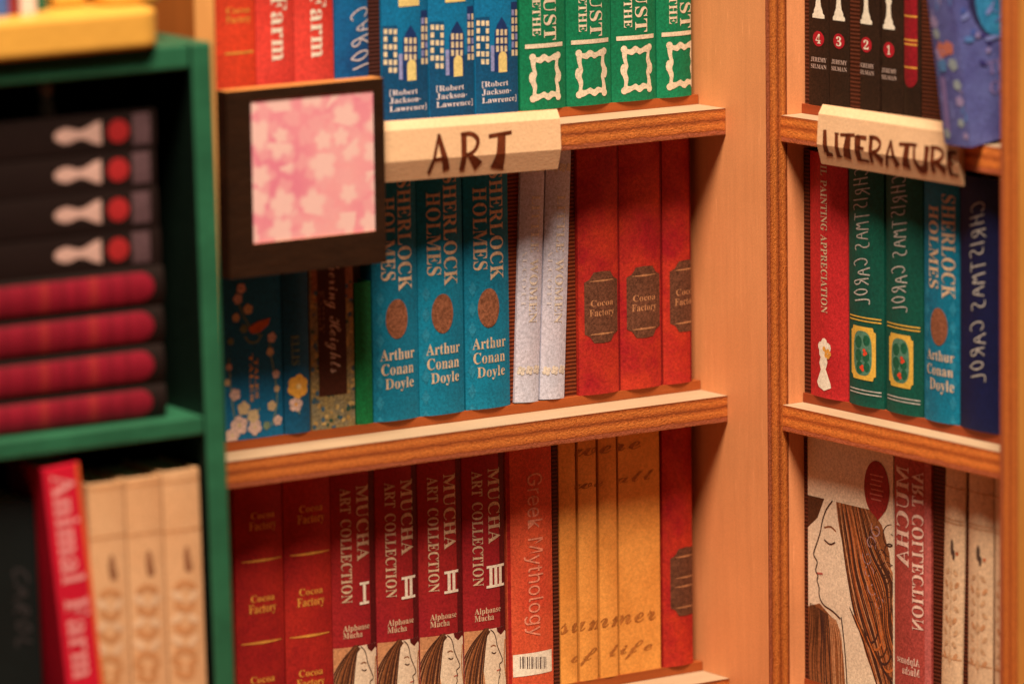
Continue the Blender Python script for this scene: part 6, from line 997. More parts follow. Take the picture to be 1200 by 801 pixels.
def faust(x0, x1, label, cut=None):
    b = stand(LW, x0, x1 if not cut else cut, 60, z0, TOPH, GREEN)
    dy = -.088 * (x0 - 609); X = lambda x: x + x0 - 609; Y = lambda y: y + dy
    if cut:                                                          # this one is cut narrow by the side panel
        pass
    b.down('FAUST', 'B', X(634), X(649), Y(-38), Y(47), LEAF); b.down('GOETHE', 'B', X(621.5), X(630.5), Y(-26), Y(42), LEAF)
    b.prect(X(614), Y(50.5), X(658), Y(55.5), LEAF, 3)
    c = b.uv(X(637), Y(90)); ru = (b.uv(X(653), Y(90))[0] - b.uv(X(621), Y(90))[0]) / 2; rv = (b.uv(X(637), Y(65))[1] - b.uv(X(637), Y(116))[1]) / 2
    def sq(t):
        cx, cy = math.cos(t), math.sin(t); q = max(abs(cx), abs(cy)); k = 1 + .07 * math.sin(8 * t + .4)
        return cx / q * k, cy / q * k
    b.ring(c[0], c[1], ru, rv, .0055, LEAF, 3, 72, sq)
    for sx in (-1, 1):
        for sy in (-1, 1): b.disc(c[0] + sx * ru * .93, c[1] + sy * rv * .95, .0042, .0042, LEAF, 4, 10)
        b.disc(c[0] + sx * ru * .98, c[1], .0038, .007, LEAF, 4, 10)
    return b.done('book', label, group='green framed-emblem books')
faust(609, 663, 'green book with ornate frame emblem beside the blue night-city books, farthest from the side panel')
faust(663, 716, 'green book with ornate frame emblem, second from the blue night-city books')
faust(716, 769, 'green book with ornate frame emblem above the bare shelf edge, next to the narrow one')
faust(769, 823, 'narrow green book with its frame emblem cut off by the side panel', cut=810.5)
batten(LW, case_l, 432.5, 446.5, 60, LZ[0], .3, ribbed((74, 34, 26), (56, 26, 20)))

# ------------------------------------------------------------------ left bookcase, middle row
z1 = LZ[1] + PL
PETAL = paper((212, 168, 146), .3); PETAL2 = paper((204, 168, 120), .2); SAGE = paper((120, 130, 96), .25); ORB = paper((196, 92, 44), .25)
b = stand(LW, 262, 331, 420, z1, .186, paper((4, 98, 132), c2=(6, 88, 120)), bulge=.001)
def blossom(b, cu, cv, r, m, m2=None, n=5, lev=3, a0=0.0):
    for k in range(n):
        a = a0 + 2 * math.pi * k / n
        b.disc(cu + r * .55 * math.cos(a), cv + r * .55 * math.sin(a), r * .48, r * .48, m, lev + .2 * k, 9)
    if m2: b.disc(cu, cv, r * .25, r * .25, m2, lev + 1.5, 8)
for px, py, r_, mm in ((280, 498, 11, PETAL), (298, 500, 9, PETAL), (272, 510, 9, PETAL), (285, 478, 8, PETAL2), (275, 462, 7, PETAL), (296, 487, 8, PETAL2), (278, 350, 6, PETAL), (290, 362, 6, PETAL2), (282, 338, 6, PETAL),
                       (318, 395, 6, PETAL), (316, 412, 5, PETAL2), (323, 438, 5, PETAL), (324, 455, 4, PETAL2), (318, 475, 6, PETAL2), (325, 492, 6, PETAL), (312, 498, 5, SAGE), (276, 372, 5, PETAL2), (285, 385, 5, SAGE), (268, 430, 4, PETAL), (266, 448, 4, PETAL2), (270, 400, 4, SAGE)):
    c = b.uv(px, py); blossom(b, c[0], c[1], r_ * .00098, mm, PETAL2 if r_ > 7 else None, 5, 3, random.random())
for q in (((276, 345), (284, 370), (296, 388), (306, 394)), ((320, 390), (314, 405), (320, 430), (326, 470), (318, 498)), ((268, 420), (270, 460), (276, 500)), ((300, 510), (296, 490), (304, 478))):
    b.line([b.uv(*p) for p in q], .0016, SAGE, 2, 2)
b.poly([b.uv(*p) for p in ((290, 384), (300, 377), (316, 372), (314, 380), (304, 389), (294, 391))], ORB, 4)
b.line([b.uv(*p) for p in ((286, 394), (292, 402), (302, 400), (306, 391))], .002, SAGE, 3, 2)
for k in range(3): b.down(('ENTHOLLER', 'TALES', 'OLD')[k] if False else 'TALES', 'B', 292 + k * 6, 296 + k * 6, 414 + k * 6, 470 - k * 4, GOLD) if k < 2 else None
b.done('book', 'dark blue book standing face out with pale blossoms and an orange bird', group='books on the middle left shelf')
b = stand(LW, 331.5, 362.5, 420, z1, .183, paper((4, 84, 114), c2=(4, 76, 104)))
b.down('ELLIS', 'B', 340, 349, 392, 427, SAGE)
c = b.uv(348, 452); blossom(b, c[0], c[1], .0135, paper((232, 160, 60), .2), paper((238, 190, 120)), 6, 3, .4)
c = b.uv(345, 473); blossom(b, c[0], c[1], .0085, PETAL, GOLD, 5, 3, .1)
b.line([b.uv(348, 460), b.uv(346, 470), b.uv(349, 484)], .002, SAGE, 2)
b.done('book', 'plain dark blue spine with a golden flower, beside the blossom cover with the bird', group='books on the middle left shelf')
TAUPE0 = paper((206, 160, 130), .25); TAN = paper((150, 120, 70), .35, .2, c2=(128, 112, 84), bscale=60)
b = stand(LW, 363.5, 415.5, 420, z1, .2, TAN, bulge=.001)
b.prect(364, 300, 416, 352, paper((150, 92, 62), .25, .15), 1)
for k in range(150):
    u = random.uniform(b.u0, b.u1); v = random.uniform(0, .165); b.disc(u, v, random.uniform(.0016, .0034), random.uniform(.0016, .0034), random.choice([paper((58, 84, 96), .3), paper((186, 146, 84), .3), paper((44, 74, 58), .3), paper((170, 128, 70), .3)]), 1.5 + k * .004, 8)
b.prect(370.5, 296, 406.5, 463, paper((66, 26, 14), .3, .2), 3)
b.polys([[(u, v) for u, v in t] for t in text_polys('Wuthering Heights', 'H', b.uv(386, 400)[0], b.uv(386, 272)[1], b.uv(386, 272)[1] - b.uv(386, 437)[1], .0145, 'down')], TAUPE0, 5)
b.down('EMILY', 'B', 373.5, 379, 340, 390, paper((150, 96, 60)))
b.done('book', 'tan floral book face out with a dark brown band and a white script title', group='books on the middle left shelf')
b = stand(LW, 416.5, 437, 420, z1, .158, paper((14, 108, 54), .25))
b.done('book', 'short plain green book left of the three teal detective books', group='books on the middle left shelf')
TEAL = paper((2, 118, 140), c2=(3, 106, 128)); DIA = paper((36, 124, 144), .25); BROWN = paper((140, 82, 54), .4, .15); TAUPE = paper((212, 174, 134), .25)
def holmes(case, x0, x1, zb, label, SH, HO, oval, auth, diam, group):
    """SH, HO: pixel columns and rows of the two title words; oval: centre and radii; auth: three text rows"""
    b = stand(case, x0, x1, (SH[2] + SH[3]) / 2 + 60, zb, .284, TEAL)
    for k in range(8):
        for x in diam[2:]:
            c = b.uv(x, diam[0] + k * diam[1]); b.poly([(c[0] - .0048, c[1]), (c[0], c[1] - .009), (c[0] + .0048, c[1]), (c[0], c[1] + .009)], DIA, 2)
    b.down('SHERLOCK', 'B', *SH, TAUPE); b.down('HOLMES', 'B', *HO, TAUPE)
    c = b.uv(oval[0], oval[1]); e = b.uv(oval[0] + oval[2], oval[1])[0] - c[0]; f = c[1] - b.uv(oval[0], oval[1] + oval[3])[1]
    b.disc(c[0], c[1], e, f, BROWN, 3, 28)
    for t, q in zip(('Arthur', 'Conan', 'Doyle'), auth): b.flat(t, 'B', q[0], q[1], q[2], q[3], TAUPE)
    return b.done('book', label, group=group)
h = holmes(LW, 544, 597, z1, 'teal detective book right of two alike, beside the leaning lavender books', (571, 587.5, 197, 327), (552.5, 567.5, 219, 316), (570, 360, 12.5, 23),
           ((552, 591, 394, 407), (553, 590, 411, 424), (557, 590, 428, 440)), (338, 24, 552), 'teal detective books')
put_copy(h, LW, 437, 490, 400, 'teal detective book left of two alike, its title partly behind the blossom picture')
put_copy(h, LW, 490, 544, 400, 'teal detective book between two alike, under the ART label')
LILAC = paper((210, 192, 222), .2, .08, c2=(198, 188, 224)); GILT = paper((224, 198, 172), .25)
for i, (x0, x1) in enumerate(((603, 632), (632.5, 662))):
    b = stand(LW, x0, x1, 466, z1 + .0008, .281, LILAC, lean=R(2.7))
    m_ = (x0 + x1) / 2
    b.down('LITTLE WOMEN', 'B', m_ + 2, m_ + 12, 228, 378, GILT); b.down('ALCOTT', 'B', m_ - 7, m_ - 2, 290, 360, paper((216, 196, 190), .2))
    for dx in (-9, 0, 9):
        c = b.uv(m_ + dx + 1, 433 - dx * .1); blossom(b, c[0], c[1], .0055, GILT, None, 4, 3, .5); c = b.uv(m_ + dx + 10, 196); blossom(b, c[0], c[1], .0055, GILT, None, 4, 3, .5)
    b.done('book', ('leaning lavender book with a faded gold title, beside the teal detective books', 'leaning lavender book with a faded gold title, beside the red medallion books')[i], group='leaning lavender books')
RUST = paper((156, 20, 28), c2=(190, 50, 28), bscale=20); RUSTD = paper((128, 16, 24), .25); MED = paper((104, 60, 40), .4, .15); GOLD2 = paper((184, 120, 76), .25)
def medallion(b, cx, cy, hw, hh, txt=True):
    c = b.uv(cx, cy); e = b.uv(cx + hw, cy)[0] - c[0]; f = c[1] - b.uv(cx, cy + hh)[1]
    b.poly([(c[0] + e * x, c[1] + f * y) for x, y in ((-1, -.72), (-.72, -.8), (-.5, -.98), (0, -1), (.5, -.98), (.72, -.8), (1, -.72), (1, .72), (.72, .8), (.5, .98), (0, 1), (-.5, .98), (-.72, .8), (-1, .72))], MED, 2)
    for y in (-.74, .74) if txt else (-.74, -.13, .13, .74): b.line([(c[0] - e * .7, c[1] + f * y, .0006), (c[0], c[1] + f * y, .0024), (c[0] + e * .7, c[1] + f * y, .0006)], .002, GOLD2, 3)
    if txt:
        b.flat('Cocoa', 'B', cx - hw * .68, cx + hw * .68, cy - 9, cy - 1.5, GOLD2); b.flat('Factory', 'B', cx - hw * .74, cx + hw * .74, cy + 2, cy + 10, GOLD2)
for i, (x0, x1, cx, cy) in enumerate(((678, 727, 703, 359), (727, 777, 752.5, 353), (777, 811, 803, 346))):
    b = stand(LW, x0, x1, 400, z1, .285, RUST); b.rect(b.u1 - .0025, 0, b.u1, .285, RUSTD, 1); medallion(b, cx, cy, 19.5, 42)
    b.done('book', ('rust red book with a brown medallion, beside the leaning lavender books', 'rust red book with a brown medallion, between two alike', 'rust red book with its medallion cut off by the side panel, middle shelf')[i], group='rust red medallion books')
batten(LW, case_l, 597.5, 678, 440, LZ[1], .29, M_rib, .0045)

# ------------------------------------------------------------------ left bookcase, lower row
z2 = LZ[2] + PL
BRICK = paper((172, 36, 26), c2=(146, 22, 24), bscale=12)
for i, (x0, x1) in enumerate(((275, 332), (332, 388))):
    b = stand(LW, x0, x1, 650, z2, .285, BRICK); d = -.14 * (x0 - 275); m_ = (x0 + x1) / 2 + 2
    for y in (598, 695, 790): b.flat('Cocoa', 'B', m_ - 14, m_ + 14, y + d, y + 8 + d, GOLD); b.flat('Factory', 'B', m_ - 16, m_ + 16, y + 11 + d, y + 21 + d, GOLD)
    for y in (655, 751): c = b.uv(m_, y + d); b.line([(c[0] - .026, c[1], .0008), (c[0], c[1], .003), (c[0] + .026, c[1], .0008)], .002, GOLD)
    b.done('book', ('brick red book with gold lines, against the green post', 'brick red book with gold lines, beside the wine red volume I')[i], group='brick red books with gold lines')
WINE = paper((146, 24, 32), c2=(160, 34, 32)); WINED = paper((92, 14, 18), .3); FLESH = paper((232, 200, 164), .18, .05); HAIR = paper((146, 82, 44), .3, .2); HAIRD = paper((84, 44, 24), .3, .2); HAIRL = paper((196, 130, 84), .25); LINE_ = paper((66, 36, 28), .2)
def profile_art(b, u0, v0, wd, ht, lev=2):
    """a plain printed picture of a long-haired head in profile"""
    T = lambda x, y: (u0 + x * wd, v0 + y * ht)
    b.rect(u0, v0 - .06, u0 + wd, v0 + ht, FLESH, lev)
    b.poly([T(*p) for p in ((-.05, 1), (.50, 1), (.44, .7), (.40, .4), (.46, .1), (.40, -.6), (-.05, -.6))], HAIRL, lev + 1)
    random.seed(3)
    for k in range(22):
        t = (k * 7 % 22) / 21 + random.uniform(-.04, .04)
        P = [T(.54 - .1 * t, 1.02), T(.46 - .30 * t, .82), T(.40 - .46 * t, .5), T(.34 - .50 * t, .1), T(.36 - .52 * t, -.6)]
        b.line([p + (q,) for p, q in zip(P, (.0004, .0012, .0018, .0016, .0010))], .002, (HAIRD, HAIR, HAIRD, LINE_)[k % 4], lev + 2 + k * .1, 3)
    b.poly([T(*p) for p in ((.52, 1.0), (.58, .96), (.50, .90))], HAIRD, lev + 2)
    b.line([T(*p) for p in ((.58, .99), (.68, .93), (.73, .82), (.74, .74), (.83, .60), (.90, .50), (.89, .46), (.80, .44), (.81, .39), (.84, .35), (.80, .31), (.83, .27), (.78, .21), (.78, .13), (.66, .05), (.5, .02))], .0011, LINE_, lev + 3, 2)
    b.line([T(.60, .64), T(.67, .61), T(.72, .63)], .0013, LINE_, lev + 3, 2); b.line([T(.58, .73), T(.66, .75), T(.71, .72)], .0012, HAIR, lev + 3, 2)
    b.line([T(.73, .345), T(.82, .35)], .0014, paper((190, 96, 76)), lev + 3)
    b.poly([T(*p) for p in ((.66, -.2), (.72, .02), (.88, .08), (1.05, -.02), (1.05, -.6), (.66, -.6))], HAIRD, lev + 2)
    b.poly([T(*p) for p in ((.74, 1.0), (.76, .94), (.86, .88), (.97, .94), (1.05, .88), (1.05, 1.0))], WINED, lev + 2)
    b.line([T(.98, .8), T(.94, .5), T(1.0, .2)], .002, HAIRL, lev + 2, 2)
for i, (x0, x1, num) in enumerate(((388, 440, 'I'), (440, 490, 'II'), (490, 542, 'II'), (542, 592, 'III'))):
    b = stand(LW, x0, x1, 650, z2, .285, WINE); d = -.13 * (x0 - 388); X = lambda x: x + x0 - 388; Y = lambda y: y + d
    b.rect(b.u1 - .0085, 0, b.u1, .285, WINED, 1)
    b.down('MUCHA', 'B', X(415), X(430), Y(567), Y(655), TAUPE); b.down('ART COLLECTION', 'B', X(397.5), X(409), Y(571), Y(706), TAUPE)
    nw = {'I': 6, 'II': 9, 'III': 11.5}[num]
    xc = X(424.5); yt, yb = Y(682), Y(705)
    for k in range(len(num)):
        xx = xc + (k - (len(num) - 1) / 2) * 6.2; b.prect(xx - 2, yt, xx + 2, yb, CREAM, 4)
    b.prect(xc - nw, yt - 1.5, xc + nw, yt + 1.5, CREAM, 4); b.prect(xc - nw, yb - 1.5, xc + nw, yb + 1.5, CREAM, 4)
    b.flat('Alphonse', 'B', X(400), X(431), Y(730), Y(737), TAUPE); b.flat('Mucha', 'B', X(400), X(422), Y(739), Y(746), TAUPE)
    v = b.uv(X(414), Y(756))[1]; profile_art(b, b.u0, v - .075, b.w, .075)
    b.done('book', ('wine red art volume numbered I, beside the brick red books', 'wine red art volume numbered II, directly right of volume I', 'wine red art volume numbered II, directly left of volume III', 'wine red art volume numbered III, beside the orange Greek Mythology book')[i], group='wine red art volumes')
b = stand(LW, 594, 648, 650, z2, .285, paper((204, 66, 42), c2=(220, 92, 52), bscale=6))
b.rect(b.u0, 0, b.u0 + .004, .285, BRICK, 1)
b.down('Greek Mythology', 'S', 616, 634, 553, 744, paper((230, 138, 104), .25))
b.prect(600, 763, 646, 789, CREAM, 2)
for k in range(13): b.prect(607 + k * 2.5, 768, 607 + k * 2.5 + (1.0, 1.7, .8, 1.4)[k % 4], 782, paper((70, 40, 40), .2), 4)
b.done('book', 'orange-red Greek Mythology book with a barcode sticker at its foot', group='books on the lower left shelf')
batten(LW, case_l, 648.5, 655, 650, LZ[2], .29, M_ribd, .001)
OCHRE = paper((236, 154, 70), .14, .08, c2=(216, 132, 54), bscale=9); OINK = paper((174, 100, 42), .25)
ow = ((655, 676.5), (677.5, 700.5), (701.5, 724), (725, 775))
for i, (x0, x1) in enumerate(ow):
    b = stand(LW, x0, x1, 650, z2, .285, OCHRE, bulge=.0016 if i < 3 else .0008, gap=.0013)
    for t, xa, xb_, yy, cap in (('summer', 655, 768, 741, .012), ('of life', 668, 764, 774, .013), ('we all', 672, 766, 573, .011), ('were', 672, 750, 535, .009)):
        p = b.uv(xa, yy); q = b.uv(xb_, yy - .13 * (xb_ - xa))
        b.polys(text_polys(t, 'H', p[0], (p[1] + q[1]) / 2, q[0] - p[0], cap, 'right'), OINK, 3)
    b.done('book', ('slim ochre book beside the barcode book, script running across it', 'slim ochre book in the middle of three slim ones, script running across it', 'slim ochre book touching the wide ochre book, script running across it', 'wide ochre book with brown script, beside the red book by the side panel')[i], group='ochre script books')
b = stand(LW, 776.5, 812, 650, z2, .285, RUST); medallion(b, 802, 680, 18, 40, False)
b.done('book', 'rust red book with a banded brown medallion at the end of the lower shelf', group='rust red medallion books')

# ------------------------------------------------------------------ right bookcase, upper row
y0 = RZ[0] + PL
IVORY = paper((248, 226, 186), .12, .04); CRIM = paper((172, 22, 34), .2); TXT = paper((196, 160, 140), .2)
for i, (x0, x1, cx, cy, num, lab) in enumerate(((947, 971, 960, 45.5, '4', 'black chess book numbered 4, at the wooden corner panel'), (971, 995, 984, 48.5, '3', 'black chess book numbered 3, beside the one numbered 4'),
                                    (1007, 1030, 1016, 52.5, '2', 'black chess book numbered 2, right of a brown gap'), (1032, 1058, 1042.5, 58.5, '1', 'black chess book numbered 1, beside the maroon spine'))):
    b = stand(RW, x0, x1, 60, y0, TOPH, BLACK, bulge=.001)
    c = b.uv(cx, cy); k = abs(b.uv(cx + 10, cy)[0] - c[0]) / 10
    ky = abs(b.uv(cx, cy + 10)[1] - c[1]) / 10
    prof = ((7, -24), (7, -28), (5.2, -30), (5, -33), (3.2, -38), (2.6, -44), (2.3, -52), (3.6, -56), (3.6, -58), (2.2, -60), (4.2, -66), (3.2, -74), (0, -76))
    b.poly([(c[0] + a * k, c[1] - q * ky) for a, q in prof] + [(c[0] - a * k, c[1] - q * ky) for a, q in prof[::-1][1:]], IVORY, 3)
    b.disc(c[0], c[1], 6.6 * k, 9 * ky, CRIM, 3, 24)
    b.polys(text_polys(num, 'B', c[0], c[1] - 5.5 * ky, 6.0 * k if num != '1' else 4 * k, 11 * ky, 'right', False, True), IVORY, 5)
    b.flat('JEREMY', 'B', cx - 9, cx + 9, cy + 22, cy + 27, TXT); b.flat('SILMAN', 'B', cx - 9, cx + 9, cy + 30, cy + 35, TXT)
    b.done('book', lab, group='numbered black chess books')
b = stand(RW, 1058.5, 1079, 60, y0, TOPH, BLACK)
MAR = paper((148, 20, 30), .25, .15)
cu, cv = b.uv(1068.5, 90); hw = b.w * .40
b.poly([(cu - hw, TOPH), (cu - hw, cv)] + [(cu + hw * math.cos(a), cv + hw * 1.0 * math.sin(a)) for a in [math.pi + math.pi * j / 10 for j in range(11)]] + [(cu + hw, cv), (cu + hw, TOPH)], MAR, 2)
for y in (19, 47, 52, 79): v = b.uv(1068.5, y)[1]; b.rect(cu - hw, v - .001, cu + hw, v + .001, GOLD, 4)
b.done('book', 'black book with a maroon rounded spine and gold bands, behind the tilted blue book', group='books on the upper right shelf')
M_ribk = ribbed((88, 38, 20), (66, 27, 13))
batten(RW, case_r, 941.5, 947, 60, RZ[0], .3, M_ribk); batten(RW, case_r, 995.5, 1006.5, 60, RZ[0], .3, M_ribk, .001); batten(RW, case_r, 1079.5, 1150, 60, RZ[0], .3, M_ribk, .001)

# ------------------------------------------------------------------ right bookcase, middle row
y1 = RZ[1] + PL
b = stand(RW, 949, 993.5, 400, y1, .278, paper((196, 40, 40), c2=(178, 32, 34)))
b.down('OIL PAINTING APPRECIATION', 'B', 966, 973.5, 184, 366, TAUPE)
b.poly([b.uv(*p) for p in ((963, 452), (961, 446), (966, 432), (964, 424), (966, 416), (972, 416), (974, 424), (972, 432), (977, 448), (978, 454), (970, 457))], CREAM, 3)
c = b.uv(970, 408); blossom(b, c[0], c[1], .012, CREAM, GOLD, 5, 3, .3); c = b.uv(974, 414); blossom(b, c[0], c[1], .006, GOLD, None, 5, 4)
b.done('book', 'red OIL PAINTING APPRECIATION book with a white emblem at its foot', group='books on the middle right shelf')
FOREST = paper((8, 84, 64), c2=(6, 70, 56)); SILV = paper((190, 178, 160), .25); HOLLY = paper((26, 92, 62), .25); MOSSY = paper((84, 128, 100), .25); YEL = paper((226, 172, 66), .15); BERRY = paper((226, 70, 40), .15)
def carol(x0, x1, dx, dy, label):
    b = stand(RW, x0, x1, 400, y1, .278, FOREST); X = lambda x: x + dx; Y = lambda y: y + dy
    b.hand('CHRISTMAS CAROL', X(1004), X(1022), Y(196), Y(360), .0014, SILV, True)
    for y in (371, 375, 456, 460): v = b.uv(X(1014), Y(y))[1]; b.rect(b.u0 + .003, v - .0007, b.u1 - .003, v + .0007, YEL if y < 400 else SILV, 3)
    c = b.uv(X(1014.5), Y(413)); e = b.uv(X(1029), Y(413))[0] - c[0]; f = c[1] - b.uv(X(1014.5), Y(444))[1]
    b.poly([(c[0] + e * x, c[1] + f * y) for x, y in ((-1, -.82), (-.86, -.86), (-.8, -1), (.8, -1), (.86, -.86), (1, -.82), (1, .82), (.86, .86), (.8, 1), (-.8, 1), (-.86, .86), (-1, .82))], YEL, 3)
    g = lambda a: 1.0
    b.poly([(c[0] + e * .74 * math.copysign(abs(math.cos(a)) ** .7, math.cos(a)), c[1] + f * .84 * math.copysign(abs(math.sin(a)) ** .6, math.sin(a))) for a in [2 * math.pi * j / 28 for j in range(28)]], MOSSY, 4)
    for p, q, r_ in ((-.3, .4, .3), (.35, .5, .26), (-.3, -.1, .3), (.3, -.1, .28), (-.2, -.55, .3), (.36, -.5, .24)): b.disc(c[0] + e * p, c[1] + f * q, e * r_, f * r_ * .8, HOLLY, 5 + p * .1, 12)
    for p, q in ((.18, .12), (.3, .02), (-.08, -.55), (.06, -.62), (.02, -.5), (.2, -.02)): b.disc(c[0] + e * p, c[1] + f * q, e * .12, f * .07, BERRY, 6, 10)
    return b.done('book', label, group='dark green handwritten books')
carol(994.5, 1036, 0, 0, 'dark green handwritten book with a holly badge, beside the red painting book')
carol(1037.5, 1081, 44, 9, 'dark green handwritten book with a holly badge, beside the teal detective book')
holmes(RW, 1082, 1124, y1, 'slim teal detective book in the right bookcase, between green and navy books', (1108, 1121, 228, 350), (1092, 1104, 240, 337), (1104, 382, 10, 22),
       ((1089, 1120, 410, 422), (1089, 1119, 427, 439), (1093, 1120, 444, 457)), (340, 22, 1089, 1119), 'books on the middle right shelf')
b = stand(RW, 1125, 1176, 400, y1, .278, paper((18, 27, 66), c2=(12, 20, 54)))
b.hand('CHRISTMAS CAROL', 1141, 1158, 236, 452, .0015, SILV, True)
b.done('book', 'navy blue handwritten book beside the post of the right bookcase', group='books on the middle right shelf')
batten(RW, case_r, 942, 948.5, 400, RZ[1], .29, M_ribd, .001)

# ------------------------------------------------------------------ right bookcase, lower row
y2 = RZ[2] + PL
b = stand(RW, 946.5, 1047, 650, y2, .285, FLESH, bulge=.0006)
u0, u1 = b.u0, b.u1; W_ = b.w
vt = b.uv(1000, 592)[1]; vb = -.02
T = lambda x, y: (u0 + x * W_, vb + y * (vt - vb))
b.poly([T(*p) for p in ((0, 1), (1, 1), (1, 0), (0, 0))], FLESH, 1)
b.poly([T(*p) for p in smooth_pts([(.34, 1), (1, 1), (1, .0), (.93, 0), (.88, .13), (.70, .26), (.62, .40), (.50, .54), (.47, .72), (.38, .86), (.34, 1)], 2)[:-1]], HAIR, 2)
for k in range(7):
    a_, b_ = .60 + .05 * k, .34 - .03 * k
    b.line([T(a_ - .10, b_ + .16) + (.0012,), T(a_ + .02, b_ + .05) + (.0034,), T(a_ + .16, b_ + .0) + (.0028,), T(a_ + .24, b_ + .07) + (.002,), T(a_ + .19, b_ + .12) + (.0008,)], .002, (LINE_, paper((196, 104, 48), .25), HAIRD)[k % 3], 6 + .05 * k, 3)
b.poly([T(*p) for p in ((0, 1.0), (.20, 1.0), (.12, .90), (.0, .84))], HAIRD, 2)
b.poly([T(*p) for p in ((0, .45), (.14, .48), (.36, .40), (.42, .26), (.46, .0), (0, .0))], HAIR, 2)
random.seed(11)
for k in range(90):
    t = (k * 37 % 90) / 89; s_ = random.uniform(-.02, .02)
    wv = lambda a: .05 * math.sin(a * 1.9 + t * 4.5) * (.3 + t) + random.uniform(-.016, .016)
    P = [T(.36 + t * .34 + s_ * .4, 1.0), T(.40 + t * .50 + wv(1), .84 - .06 * t), T(.47 + t * .52 + wv(2), .66 + .02 * t), T(.55 + t * .50 + wv(3), .48 + .10 * t), T(.68 + t * .42 + wv(4), .30 + .2 * t), T(.90 + t * .2, .04 + .34 * t)]
    q_ = random.uniform(.6, 1.2)
    b.line([p + (q * q_,) for p, q in zip(P, (.0005, .0016, .0023, .0021, .0017, .0008))], .003, (HAIRD, HAIRL, paper((196, 104, 48), .25), LINE_, paper((170, 84, 40), .25), HAIRD, LINE_)[k % 7], 3 + k * .02, 3)
for k in range(20):
    t = (k * 7 % 20) / 19; P = [T(.03 + t * .3, .47 - .05 * t), T(.01 + t * .38 + .02 * math.sin(k * 2.3), .34), T(-.02 + t * .42 + .02 * math.sin(k * 1.3), .18), T(.02 + t * .40, .0)]
    b.line(P, .0018, (HAIRD, LINE_, HAIRL)[k % 3], 3 + k * .02, 3)
for k in range(16):
    c = T(.84 + .13 * math.sin(k * 1.9),   .55 + .024 * k); rr = .010 + .003 * (k % 3)
    b.line([(c[0] + rr * (1 - j * .07) * math.cos(j * .62 + k), c[1] + rr * (1 - j * .07) * math.sin(j * .62 + k), .0008 + .0009 * math.sin(j * .3)) for j in range(11)], .0016, LINE_ if k % 3 else paper((176, 132, 128), .2), 4 + k * .05, 1)
face = [(.30, 1.0), (.22, .95), (.17, .88), (.155, .83), (.08, .735), (.065, .71), (.12, .685), (.105, .66), (.09, .635), (.13, .615), (.105, .59), (.14, .56), (.13, .52), (.18, .475), (.30, .46), (.39, .43)]
b.line([T(*p) for p in face], .0019, LINE_, 5, 3); b.line([T(*p) for p in ((.40, .44), (.44, .3), (.47, .1), (.46, 0))], .0019, LINE_, 5, 2)
b.line([T(*p) for p in ((.20, .80), (.27, .78), (.33, .80))], .0018, LINE_, 5, 2); b.line([T(*p) for p in ((.20, .86), (.28, .875), (.34, .855))], .0018, HAIR, 5, 2)
b.line([T(*p) for p in ((.10, .625), (.18, .63))], .0022, paper((196, 96, 80)), 5)
b.poly([T(*p) for p in ((.55, .03), (.62, .10), (.75, .11), (.85, .04), (.8, 0), (.55, 0))], paper((190, 150, 130), .2), 5); b.ring(*T(.66, .05), .014, .010, .002, LINE_, 6, 18)
c = b.uv(1028, 572); b.disc(c[0], c[1], .0225, .0315, paper((150, 36, 32), .25), 4, 32)
b.poly([(c[0] - .006, c[1] - .03), (c[0] + .012, c[1] - .027), (c[0] + .002, c[1] - .036)], paper((150, 36, 32), .25), 4.1)
for k in range(6): b.rect(c[0] - .012 + .002 * (k % 2), c[1] + .014 - k * .0055, c[0] + .012 - .002 * (k % 3), c[1] + .0155 - k * .0055, paper((206, 110, 90), .2), 5)
b.done('book', 'cream book face out with a long-haired head in profile and a red seal', group='books on the lower right shelf')
ROSE = paper((166, 62, 52), .3, .1, c2=(176, 72, 60)); LTXT = paper((232, 190, 164), .2)
b = stand(RW, 1047.5, 1091.5, 650, y2, .285, ROSE)
b.rect(b.u1 - .009, 0, b.u1, .285, paper((186, 92, 82), .25), 1)
b.down('MUCHA', 'B', 1052, 1069, 545, 662, LTXT, True); b.down('ART COLLECTION', 'B', 1073, 1084.5, 552, 738, LTXT, True)
b.flat('Alphonse', 'B', 1053, 1081, 768, 777, LTXT, True); b.flat('Mucha', 'B', 1061, 1081, 781, 790, LTXT, True)
b.done('book', 'dusky rose book with mirrored white lettering, beside the profile cover', group='books on the lower right shelf')
SAND = paper((226, 184, 140), .2, .06); SAND2 = paper((208, 158, 112), .25); SAND3 = paper((204, 142, 94), .25)
